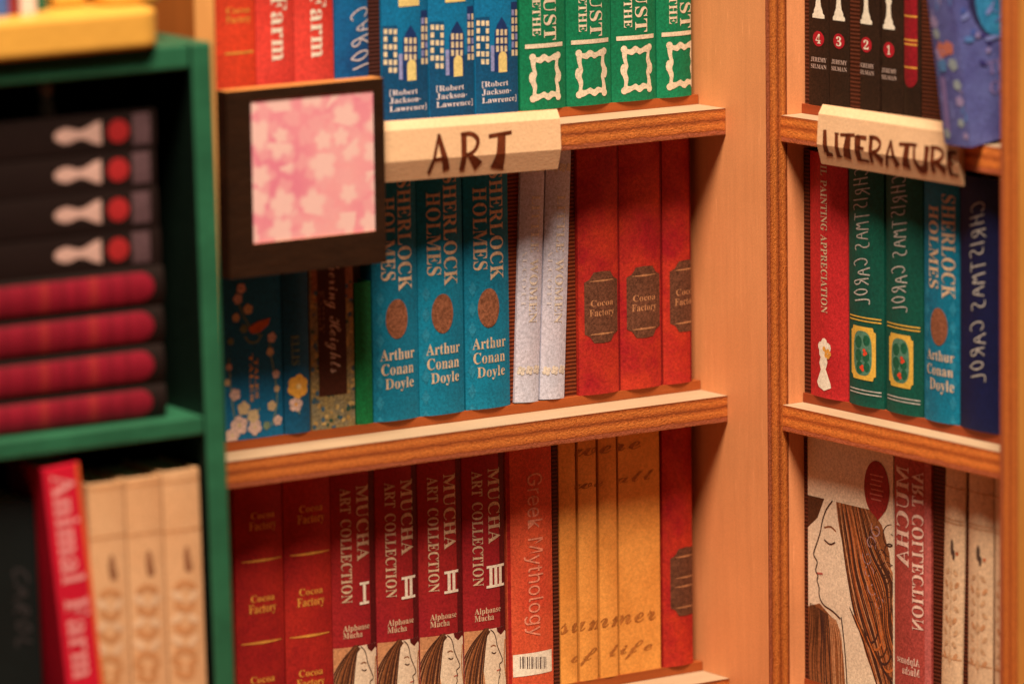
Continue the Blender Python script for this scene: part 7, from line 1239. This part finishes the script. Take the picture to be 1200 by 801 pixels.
for i, (x0, x1, ln, py) in enumerate(((1102, 1126, 1.9, 770), (1133, 1162.5, .4, 700), (1165, 1186, 0, 700))):
    b = stand(RW, x0, x1, py, y2, .285, SAND, lean=R(ln)); k = b.w / .047
    for v in (.262, .226, .222, .07): b.rect(b.u0, v, b.u1, v + .0014, SAND3, 2)
    b.disc(0, .196, .0036 * k, .009, paper((84, 60, 48), .3), 3, 10); b.disc(.004 * k, .188, .0024, .006, paper((84, 60, 48), .3), 3, 10); b.disc(.011 * k, .19, .0022, .0022, ORB, 3, 8)
    for r_ in range(8):
        for s_ in (-1, 1):
            cu_, cv_ = s_ * (.009 + .003 * (r_ % 2)) * k, .168 - r_ * .0135; a_ = s_ * (.7 if r_ % 3 else -.5)
            b.poly([(cu_ + (.0052 * k * math.cos(q) * math.cos(a_) - .0024 * math.sin(q) * math.sin(a_)), cv_ + (.0052 * math.cos(q) * math.sin(a_) + .0026 * math.sin(q) * math.cos(a_))) for q in [math.pi * 2 * j / 12 for j in range(12)]], (SAND2, SAND3, SAND2)[r_ % 3], 3)
        if r_ % 3 == 1: b.disc(0, .166 - r_ * .0135, .0045 * k, .0055, SAND2, 3, 10)
    b.line([(0, .175), (0, .06)], .0012, SAND2, 2)
    b.done('book', ('slim cream book with leaf ornament, leaning beside a dark gap', 'wider cream book with leaf ornament, between two slimmer ones', 'cream book with leaf ornament, mostly hidden by the orange post')[i], group='cream books with leaf ornament')
batten(RW, case_r, 1092, 1175, 650, RZ[2], .292, M_ribd, .0022); batten(RW, case_r, 941.5, 946, 650, RZ[2], .29, M_ribd, .001)
# ------------------------------------------------------------------ shelf labels of folded card
CARD = NT('label_card', .7, .2); _v = CARD.coords(); _b = (.86, .60, .40)
CARD.col(CARD.mul(CARD.ramp(CARD.noise(_v, 260, 3, .8), [(.3, sc(_b, .86)), (.7, sc(_b, 1.06))]), CARD.ramp(CARD.noise(_v, 14, 3), [(.3, (.95, .93, .9)), (.7, (1, 1, 1))]))); CARD.bump(CARD.noise(_v, 300, 3), .3, .0012)
CARD = CARD.m; BURN = paper((116, 48, 20), .2, .25, c2=(92, 34, 12), bscale=50)
PROF = [(0, .0330), (-.0062, .0230), (-.0086, -.0110), (-.0022, -.0335)]   # outward (y) and height (z) of the folded front
def shelf_label(mw, length, word, letters, label):
    """letters: for every capital (x along the label, half width, height of top, height of foot)"""
    root = empty('shelf_label', mw)
    m = MB(); N = 24
    pr = PROF + [(.0, -.0335)]
    m.prism(pr, -length / 2, length / 2, CARD)
    m.build('folded_card', root, weld='n')
    def surf(z):
        for (ya, za), (yb, zb) in zip(PROF[:-1], PROF[1:]):
            if zb <= z <= za: return ya + (yb - ya) * (za - z) / (za - zb)
        return PROF[-1][0]
    t = MB()
    for ch, (x, wd, zt, zf) in zip(word, letters):
        for st in BRUSH[ch]:
            pts = [(x + p[0] * wd, zf + p[1] * (zt - zf), p[2] * wd * (1.5 + .25 * math.sin(9 * p[1] + x * 40))) for p in st]
            for q in ribbon_quads(smooth_pts(pts, 2)):
                for lo, hi in ((PROF[1][1], PROF[0][1]), (PROF[2][1], PROF[1][1]), (PROF[3][1], PROF[2][1])):
                    c = clip_poly(q, lo, hi, 1)
                    if c: t.face([(a, surf(z) - .0006, z) for a, z in c], BURN)
    t.build('lettering', root)
    return tag(root, label, 'shelf label')
# left: on the front edge of the upper left shelf
xa, xb_ = -.4785, -.2350
mw = Matrix.Translation(((xa + xb_) / 2, -.0522, LZ[0] - .0155 + .002)) @ Matrix.Rotation(R(1.1), 4, 'Y')
def lx(px, py): return hit(px, py, mw.translation + Vector((0, -.0105, 0)), Vector((0, -1, 0)))
iv = mw.inverted(); L_ = []
for x0, x1, yt, yb in ((503, 531, 158, 203), (540, 566, 156, 200), (574, 600, 156, 198)):
    p = iv @ lx(x0, (yt + yb) / 2); q = iv @ lx(x1, (yt + yb) / 2); c = (x0 + x1) / 2
    L_.append((p.x + .003, q.x - p.x - .004, (iv @ lx(c, yt)).z, (iv @ lx(c, yb)).z))
shelf_label(mw, xb_ - xa, 'ART', L_, 'folded cream label lettered ART on the upper left shelf edge')
# right: on the front edge of the upper right shelf
ya, yb_ = .2040 - D, .4520 - D
mw = RW @ Matrix.Translation(((ya + yb_) / 2, -.0305, RZ[0] - .0135))
iv = mw.inverted(); nn = mw.to_3x3() @ Vector((0, 1, 0))
def rx(px, py): return iv @ hit(px, py, mw @ Vector((0, -.0105, 0)), nn)
L_ = []
for x0, x1, yt, yb in ((963, 975, 153, 182), (975, 984, 156, 184), (984, 998, 157, 186), (1000, 1015, 160, 189), (1017, 1032, 161, 192), (1035, 1051, 165, 196), (1053, 1067, 168, 197), (1068, 1087, 170, 201), (1089, 1106, 173, 203), (1108, 1120, 178, 206)):
    p = rx(x0, (yt + yb) / 2); q = rx(x1, (yt + yb) / 2); c = (x0 + x1) / 2
    L_.append((p.x, q.x - p.x, rx(c, yt).z, rx(c, yb).z))
shelf_label(mw, yb_ - ya, 'LITERATURE', L_, 'folded cream label lettered LITERATURE on the right shelf edge')

# ------------------------------------------------------------------ picture of blossoms in a dark frame, hung on the upper left shelf
FRM = NT('dark_stained_wood', .55, .3); _v = FRM.coords((8, 30, 30))
FRM.col(FRM.mul(FRM.ramp(FRM.noise(_v, 3, 5), [(.3, K(36, 17, 6)), (.7, K(48, 24, 9))]), FRM.ramp(FRM.noise(FRM.coords(), 400, 2), [(.3, (.8, .8, .8)), (.7, (1.1, 1.1, 1.1))]))); FRM.bump(FRM.noise(_v, 6, 4), .4, .002); FRM = FRM.m
FRL = wood_face((206, 128, 62), 'X', amt=.2)
x0, x1, zt, zb = -.6790, -.4795, .4022, .2015
yF, yB = -.076, -.0535
fr = empty('picture_frame', Matrix.Translation(((x0 + x1) / 2, yB, (zt + zb) / 2)))
tag(fr, 'dark brown picture frame holding a pink blossom print, hung before the left shelf', 'picture frame')
iv = fr.matrix_world.inverted()
def fpt(px, py): p = hit(px, py, Vector((0, yF, 0)), Vector((0, -1, 0))); return p.x, p.z
ix0 = (fpt(294, 112)[0] + fpt(297, 284)[0]) / 2; ix1 = (fpt(438, 107)[0] + fpt(440, 272)[0]) / 2
iz1 = (fpt(294, 117)[1] + fpt(438, 107)[1]) / 2; iz0 = (fpt(297, 284)[1] + fpt(440, 272)[1]) / 2
m = MB()
def fbox(a, c, mt, **k): m.box(tuple(iv @ Vector(a)), tuple(iv @ Vector(c)), mt, **k)
fbox((x0, yF, iz1), (x1, yB, zt), FRM, top=FRL); fbox((x0, yF, zb), (x1, yB, iz0), FRM, top=FRL)
fbox((x0, yF, iz0), (ix0, yB, iz1), FRM); fbox((ix1, yF, iz0), (x1, yB, iz1), FRM)
m.build('frame', fr)
PK = NT('blossom_print', .6, .25)
def petals(scale, shift, r0):
    """soft five-petalled blossoms, one around every cell centre"""
    tc = PK.n('ShaderNodeTexCoord'); mp = PK.n('ShaderNodeMapping'); mp.inputs['Scale'].default_value = (scale, 0, scale); mp.inputs['Location'].default_value = (shift, 0, shift * 1.7)
    PK.l(tc.outputs['Object'], mp.inputs['Vector'])
    vo = PK.n('ShaderNodeTexVoronoi'); vo.inputs['Scale'].default_value = 1.0; vo.inputs['Randomness'].default_value = .8; PK.l(mp.outputs[0], vo.inputs['Vector'])
    df = PK.n('ShaderNodeVectorMath', operation='SUBTRACT'); PK.l(mp.outputs[0], df.inputs[0]); PK.l(vo.outputs['Position'], df.inputs[1])
    sp = PK.n('ShaderNodeSeparateXYZ'); PK.l(df.outputs[0], sp.inputs[0])
    def mt(op, a, b=None):
        x = PK.n('ShaderNodeMath', operation=op)
        for i_, v_ in enumerate((a, b)):
            if v_ is None: continue
            if isinstance(v_, (int, float)): x.inputs[i_].default_value = v_
            else: PK.l(v_, x.inputs[i_])
        return x.outputs[0]
    rr = mt('SQRT', mt('ADD', mt('MULTIPLY', sp.outputs[0], sp.outputs[0]), mt('MULTIPLY', sp.outputs[2], sp.outputs[2])))
    cs = PK.n('ShaderNodeSeparateColor'); PK.l(vo.outputs['Color'], cs.inputs[0])
    an = mt('ADD', mt('MULTIPLY', mt('ARCTAN2', sp.outputs[2], sp.outputs[0]), 2.5), mt('MULTIPLY', cs.outputs[0], 6.0))
    lim = mt('MULTIPLY', mt('ADD', mt('MULTIPLY', mt('ABSOLUTE', mt('COSINE', an)), .34), .66), mt('ADD', mt('MULTIPLY', cs.outputs[1], r0 * .55), r0 * .5))
    mr = PK.n('ShaderNodeMapRange', interpolation_type='SMOOTHSTEP'); mr.inputs['From Min'].default_value = 1.12; mr.inputs['From Max'].default_value = .62
    PK.l(mt('DIVIDE', rr, lim), mr.inputs['Value']); return mr.outputs[0]
def over(a, c, f, k):
    x = PK.n('ShaderNodeMix', data_type='RGBA'); ml = PK.n('ShaderNodeMath', operation='MULTIPLY'); ml.inputs[1].default_value = k
    PK.l(f, ml.inputs[0]); PK.l(ml.outputs[0], x.inputs[0]); PK.l(a, x.inputs[6]); x.inputs[7].default_value = c + (1,); return x.outputs[2]
_v = PK.coords()
_c = PK.ramp(PK.noise(_v, 9, 2), [(.34, K(228, 126, 138)), (.55, K(236, 144, 146)), (.7, K(243, 164, 154))])
_c = over(_c, K(238, 164, 156), petals(38, .3, .6), .65)
_c = over(_c, K(247, 188, 170), petals(27, 4.1, .56), .95)
PK.col(PK.mul(_c, PK.ramp(PK.noise(_v, 500, 2), [(.3, (.95,) * 3), (.7, (1.04,) * 3)]))); PK = PK.m
m = MB()
q0 = iv @ Vector((ix0, yF + .0012, iz0)); q1 = iv @ Vector((ix1, yB - .001, iz1)); m.box(tuple(q0), tuple(q1), PK)
m.build('print', fr)

# ------------------------------------------------------------------ blue book tipped forward on the upper right shelf
zz = RZ[0] + .001
p = inv @ hit(1107, 168, Vector((.0211, 0, 0)), nR)
o = hit(1107, 168, Vector((.0035, 0, 0)), Vector((1, 0, 0)))
BLUE = paper((106, 108, 160), .2, .15, c2=(86, 82, 136), bscale=22)
mw = Matrix.Translation((o.x, o.y - .0225, o.z)) @ Matrix.Rotation(R(-8.5), 4, 'Y') @ Matrix.Rotation(R(-90), 4, 'Z')
b = Book(mw, .045, .24, BLUE, depth=.115, bulge=.002)
HZ = [paper(c, .12, .1) for c in ((168, 144, 176), (206, 116, 92), (92, 136, 178), (160, 166, 160), (140, 116, 160))]
b.line([(-.012, .012), (-.010, .075)], .009, HZ[4], 2)
for u, v, r_, k in ((-.014, .012, .006, 3), (-.010, .10, .008, 0), (-.006, .105, .009, 1), (.006, .108, .008, 1), (-.008, .088, .008, 2), (.010, .090, .007, 3), (.013, .068, .006, 3), (.014, .050, .006, 0), (.012, .026, .005, 3), (.017, .012, .004, 0), (-.014, .135, .007, 0), (-.012, .122, .006, 3)):
    blossom(b, u, v, r_, HZ[k], None, 5, 3, u * 90)
random.seed(4)
for k in range(40):
    u_, v_ = random.uniform(-.019, .019), random.uniform(.01, .23); q_ = random.uniform(.4, 1)
    b.line([(u_, v_, .001), (u_ + random.uniform(-.004, .004), v_ + .006 * q_, .0035 * q_), (u_ + random.uniform(-.005, .005), v_ + .013 * q_, .001)], .003, [paper(c, .15, .1) for c in ((96, 132, 184), (78, 70, 130), (134, 138, 196), (170, 150, 180))][k % 4], 1.2 + k * .01, 1)
root = b.done('book', 'thick blue painted book tipped forward on the right shelf, covering a label corner', 'book')
m = MB()                                                             # painting and lettering on its front cover, which faces the camera's side
def cov(pts, mt, lev): m.face([(b.w / 2 + .0002 + .00012 * lev, y, z) for y, z in pts], mt)
def cdisc(y, z, ry, rz, mt, lev): cov([(y + ry * math.cos(a), z + rz * math.sin(a)) for a in [2 * math.pi * j / 20 for j in range(20)]], mt, lev)
cdisc(.052, .165, .034, .055, paper((48, 44, 78), .2), 1); cdisc(.055, .150, .027, .040, paper((66, 150, 186), .2, .2, c2=(40, 110, 150), bscale=40), 2); cdisc(.046, .175, .014, .02, paper((120, 150, 180), .2), 3)
cov([(.022, .214), (.045, .196), (.075, .178), (.08, .196), (.06, .212), (.03, .228)], paper((236, 124, 70), .2), 4); cdisc(.07, .165, .010, .012, paper((40, 40, 80), .2), 4)
random.seed(9)
DAB = [paper(c, .15, .1) for c in ((96, 132, 184), (70, 62, 120), (134, 138, 196), (70, 92, 160), (150, 130, 170))]
for k in range(46):
    y_, z_ = random.uniform(.008, .1), random.uniform(.085, .232); a_ = random.uniform(-.9, .9); ry, rz = random.uniform(.003, .010), random.uniform(.0015, .0035)
    cov([(y_ + ry * math.cos(q) * math.cos(a_) - rz * math.sin(q) * math.sin(a_), z_ + ry * math.cos(q) * math.sin(a_) + rz * math.sin(q) * math.cos(a_)) for q in [2 * math.pi * j / 10 for j in range(10)]], DAB[k % 5], 5 + k * .05)
for t, z in (('THE', .072), ('ORIE', .050)):
    for tr in text_polys(t, 'B', .034, z, .055 if len(t) > 3 else .04, .014, 'right'): cov(tr, HZ[4], 3)
m.build('cover_art', root)

# ------------------------------------------------------------------ green case with its books, beside the left bookcase
GYAW, GLEAN = 5.135, 1.017
GM = Matrix.Translation((-.7795, -.22256, .16318)) @ Matrix.Rotation(R(-GYAW), 4, 'Z') @ Matrix.Rotation(R(-GLEAN), 4, 'Y')
GI = GM.inverted(); GN = (GM.to_3x3() @ Vector((0, 1, 0))).normalized()
def g(px, py, y=0.0):
    q = GI @ hit(px, py, GM @ Vector((0, y, 0)), GN); return q.x, q.z
GREENP = paint((42, 94, 62), .38, .2, .5); GREEN_SHADE = paint((10, 26, 18), .5, .14, .3)  # second one is near-black: shade inside the case put into its colour
case_g = empty('display_case', GM @ Matrix.Translation((-.2, .06, -.86))); tag(case_g, 'dark green painted case at the left edge, holding stacked black and maroon books', 'display case')
def gpart(mb, name, bev=.002):
    o = part(mb, name, case_g, GM)
    if bev: q = o.modifiers.new('edge', 'BEVEL'); q.width = bev; q.segments = 2
    return o
ZS, TS, ZT = -.0752, .0195, .2856
GW, GT, GDP, GB = .46, .0243, .17, -.86
TT = .026
m = MB(); m.box((-GT, 0, GB), (0, GDP, ZT + TT), GREENP, side=GREEN_SHADE); gpart(m, 'side_panel', .003)
m = MB(); m.box((-GW, 0, GB), (-GW + GT, GDP, ZT + TT), GREENP, side=GREENP); gpart(m, 'side_panel', .003)
m = MB(); m.box((-GW + GT + .0004, 0.001, ZT), (-GT - .0004, GDP, ZT + TT), GREENP); gpart(m, 'top_panel', .003)
m = MB(); m.box((-GW + GT + .0004, GDP - .012, GB), (-GT - .0004, GDP - .0004, ZT - .0004), GREEN_SHADE); gpart(m, 'back_panel', 0)
for z in (ZS, ZS - .345):
    m = MB(); m.box((-GW + GT + .0004, .001, z - TS), (-GT - .0004, GDP - .0125, z), GREENP); gpart(m, 'shelf')
# the stack lies on the case's shelf: spines towards the front, set back from its edge
YS = .020
xR = g(188, 300, YS)[0]
zst = [g(135, y, YS)[1] for y in (131, 176, 222, 269, 315.5, 362, 408, 454, 499)]
zst[-1] = ZS + .0004
GRYT = paper((96, 66, 66), .3); PAWN = paper((206, 156, 136), .1); SPRED = paper((136, 16, 34), .15, .2); SPGOLD = paper((152, 34, 36), .15); DKP = paper((28, 13, 11), .2, .2)
for k in range(8):
    zt_, zb_ = zst[k] - .0006, zst[k + 1] + .0002
    L = .33 + .004 * math.sin(k * 2.1); w_ = zt_ - zb_
    mw = GM @ Matrix(((0, 0, 1, xR - L + .0015 * math.sin(k * 5)), (0, 1, 0, YS + .001 * (k % 2)), (-1, 0, 0, (zt_ + zb_) / 2), (0, 0, 0, 1)))
    b = Book(mw, w_, L, DKP, depth=.095, bulge=.001 if k < 4 else .004)
    yc = (131, 176, 222, 269, 315.5, 362, 408, 454, 499); py = (yc[k] + yc[k + 1]) / 2
    if k < 4:
        c = b.uv(138, py); s_ = .00088
        pr = ((-82, 0), (-80, 4), (-74, 7.5), (-66, 9), (-58, 7), (-52, 4.6), (-44, 5.5), (-36, 9), (-30, 12), (-23, 13.5), (-22, 14))
        b.poly([(-a2 * s_, c[1] + a1 * s_) for a1, a2 in pr] + [(a2 * s_, c[1] + a1 * s_) for a1, a2 in pr[::-1]], PAWN, 3)
        b.disc(0, c[1], .012, .012, paper((168, 34, 34), .15), 3, 20); b.rect(-.016, c[1] + .016, .016, c[1] + .036, GRYT, 3)
        b.done('book', ('black chess book on top of the stack in the green case', 'black chess book, second from the top of the stack in the green case', 'black chess book, third from the top of the stack in the green case', 'black chess book lying directly on the maroon books in the green case')[k], group='black chess books stacked in the green case')
    else:
        e = b.uv(163, py)[1]; hu = w_ * .38
        b.poly([(-hu, 0), (-hu, e)] + [(-hu * math.cos(a), e + hu * math.sin(a)) for a in [math.pi * j / 12 for j in range(1, 12)]] + [(hu, e), (hu, 0)], SPRED, 2)
        for px in (50, 108, -12): v = b.uv(px, py)[1]; b.rect(-hu, v - .005, hu, v + .005, SPGOLD, 3)
        for px in (5, 30, 72, 90, 128, 148): v = b.uv(px, py)[1]; b.rect(-hu, v - .003, hu, v + .003, paper((122, 13, 30), .15), 3)
        b.done('book', ('maroon book with gold bands directly under the black chess books', 'maroon book with gold bands, second of four under the black books', 'maroon book with gold bands, third of four under the black books', 'maroon book with gold bands at the bottom of the stack in the green case')[k - 4], group='maroon books stacked in the green case')
# pale peg standing on the stack
x_, z_ = g(54, 122, YS + .02); m = MB(); PEG = paper((188, 160, 136), .1); N = 14
zb_ = zst[0]
prof = ((.0085, 0), (.0085, .006), (.0062, .010), (.006, .024), (.0075, .028), (.006, .033), (.0, .0345))
pl_ = MB()
for (r0, h0), (r1, h1) in zip(prof[:-1], prof[1:]):
    for j in range(N):
        a, c_ = 2 * math.pi * j / N, 2 * math.pi * (j + 1) / N
        q = [(r0 * math.cos(a), r0 * math.sin(a), h0), (r0 * math.cos(c_), r0 * math.sin(c_), h0), (r1 * math.cos(c_), r1 * math.sin(c_), h1), (r1 * math.cos(a), r1 * math.sin(a), h1)]
        pl_.face(q if r1 else q[:3], PEG, True)
pl_.face([(prof[0][0] * math.cos(2 * math.pi * j / N), prof[0][0] * math.sin(2 * math.pi * j / N), 0) for j in range(N)][::-1], PEG)
tag(pl_.build('peg', weld='n', mw=GM @ Matrix.Translation((x_, YS + .02, zb_))), 'small pale peg standing on the stack of black books', 'peg')
# lower compartment
ZL = ZS - .345
def gstand(x0, x1, py, ytop, y, cover, depth=.09, lean=0.0, bulge=None):
    a = g(x0, py, y)[0] + .0006; c = g(x1, py, y)[0] - .0006; h_ = g((x0 + x1) / 2, ytop, y)[1] - ZL - .0005
    return Book(GM @ Matrix.Translation(((a + c) / 2, y, ZL + .0005)) @ Matrix.Rotation(lean, 4, 'Y'), c - a, h_, cover, depth, bulge)
ALM = paper((228, 170, 118), .12, .06, c2=(220, 158, 106)); ALM2 = paper((208, 138, 84), .12); ALM3 = paper((236, 184, 138), .12); ALMD = paper((156, 98, 62), .2)
for i, (x0, x1, yt) in enumerate(((106, 149.5, 565), (150, 193, 558), (193.5, 238, 550))):
    b = gstand(x0, x1, 680, yt, .006, ALM, bulge=.003); m_ = (x0 + x1) / 2
    for y in (628 - 4 * i, 570 - 4 * i):
        v = b.uv(m_, y)[1]; b.rect(b.u0, v - .001, b.u1, v + .001, ALM2, 2)
    c = b.uv(m_ + 2, 664 - 5 * i); b.disc(c[0], c[1], .004, .014, ALMD, 3, 12); b.disc(c[0] + .003, c[1] - .008, .003, .006, ALMD, 3, 10)
    for k in range(9):
        for s_ in (-1, 1):
            c = b.uv(m_ + s_ * (6 + 3 * (k % 2)), 694 + 13 * k - 5 * i); a_ = s_ * (.7 if k % 3 else -.5)
            b.poly([(c[0] + .008 * math.cos(q) * math.cos(a_) - .004 * math.sin(q) * math.sin(a_), c[1] + .008 * math.cos(q) * math.sin(a_) + .004 * math.sin(q) * math.cos(a_)) for q in [math.pi * 2 * j / 12 for j in range(12)]], ALM2 if k in (0, 2, 6, 7) else ALM3 if k % 2 else ALM2, 3)
    b.done('book', ('tan leaf-ornament book touching the leaning red book in the green case', 'tan leaf-ornament book between two alike in the green case', 'tan leaf-ornament book against the green post')[i], group='tan leaf-ornament books')
b = gstand(84, 128, 800, 540, .002, paper((206, 20, 44), .12, .1), lean=R(-4.3))
b.mw = b.mw
pa = b.uv(82, 552); pb = b.uv(106, 790); cap = .026
b.polys(text_polys('Animal Farm', 'B', -cap / 2, pa[1], pa[1] - pb[1], cap, 'down'), paper((244, 150, 140), .1), 3)
b.rect(b.u1 - .005, 0, b.u1, b.h, paper((226, 90, 40), .1), 2)
b.done('book', 'leaning scarlet book with pale lettering in the lower part of the green case', group='books low in the green case')
b = gstand(-28, 46, 700, 588, .03, paper((12, 20, 19), .2, .2), bulge=.001)
b.polys(hand_polys('CAROL', b.uv(16, 700)[0], b.uv(25, 665)[1], .09, .018, .003), paper((52, 46, 44), .2), 3)
b.done('book', 'black-green book at the left edge, low in the green case', group='books low in the green case')

# ------------------------------------------------------------------ yellow stand on top of the green case
YEL2 = paint((226, 158, 64), .3, .05, .5)
zt0 = ZT + TT + .0004
yf = -.012
xr = g(192, 45, yf)[0]; ztop = g(150, 36, yf)[1]
st = empty('yellow_stand', GM @ Matrix.Translation((xr - .2, .04, zt0))); tag(st, 'glossy yellow rounded stand on top of the green case', 'stand')
hb = .040
def rounded(x0, x1, y0, y1, z0, z1, r, mt, name):
    m = MB(); P = []
    for cx, cy, a0 in ((x1 - r, y1 - r, 0), (x0 + r, y1 - r, 90), (x0 + r, y0 + r, 180), (x1 - r, y0 + r, 270)):
        P += [(cx + r * math.cos(R(a0 + 90 * j / 8)), cy + r * math.sin(R(a0 + 90 * j / 8))) for j in range(9)]
    m.prism(P, z0, z1, mt, axis=lambda x, p: (p[0], p[1], x), smooth=False)
    o = m.build(name, weld='n', mw=GM.copy()); o.parent = st; o.matrix_parent_inverse = st.matrix_world.inverted()
    q = o.modifiers.new('edge', 'BEVEL'); q.width = .006; q.segments = 4; q.limit_method = 'ANGLE'; q.angle_limit = R(35)
    return o
rounded(xr - .40, xr, yf, .15, zt0, zt0 + hb, .022, YEL2, 'base')
xm0, xm1 = g(115, 10, .05)[0], g(189, 10, .05)[0]
rounded(xm0, xm1 - .002, .03, .14, zt0 + hb + .0003, zt0 + hb + .11, .02, YEL2, 'post')
xn0 = g(60, 10, .07)[0]
rounded(xn0, xm0 - .006, .06, .14, zt0 + hb + .0003, zt0 + hb + .11, .008, YEL2, 'back_panel')
for i, (px0, px1, cc, lb) in enumerate(((-16, 10, (70, 96, 150), 'small slate blue book at the left end of the yellow stand'), (11, 23, (132, 44, 44), 'small dark red book between blue and pale ones on the yellow stand'), (24, 43, (226, 190, 170), 'small pale pink book on the yellow stand'), (44, 66, (44, 92, 64), 'small dark green book beside the yellow back of the stand'))):
    a = g(px0, 12, .03)[0]; c = g(px1, 12, .03)[0]
    b = Book(GM @ Matrix.Translation(((a + c) / 2, .03 if i < 3 else .052, zt0 + hb + .0006)), c - a - .0006, .09, paper(cc, .12), .05 if i < 3 else .03)
    b.done('book', lb, group='small books on the yellow stand')
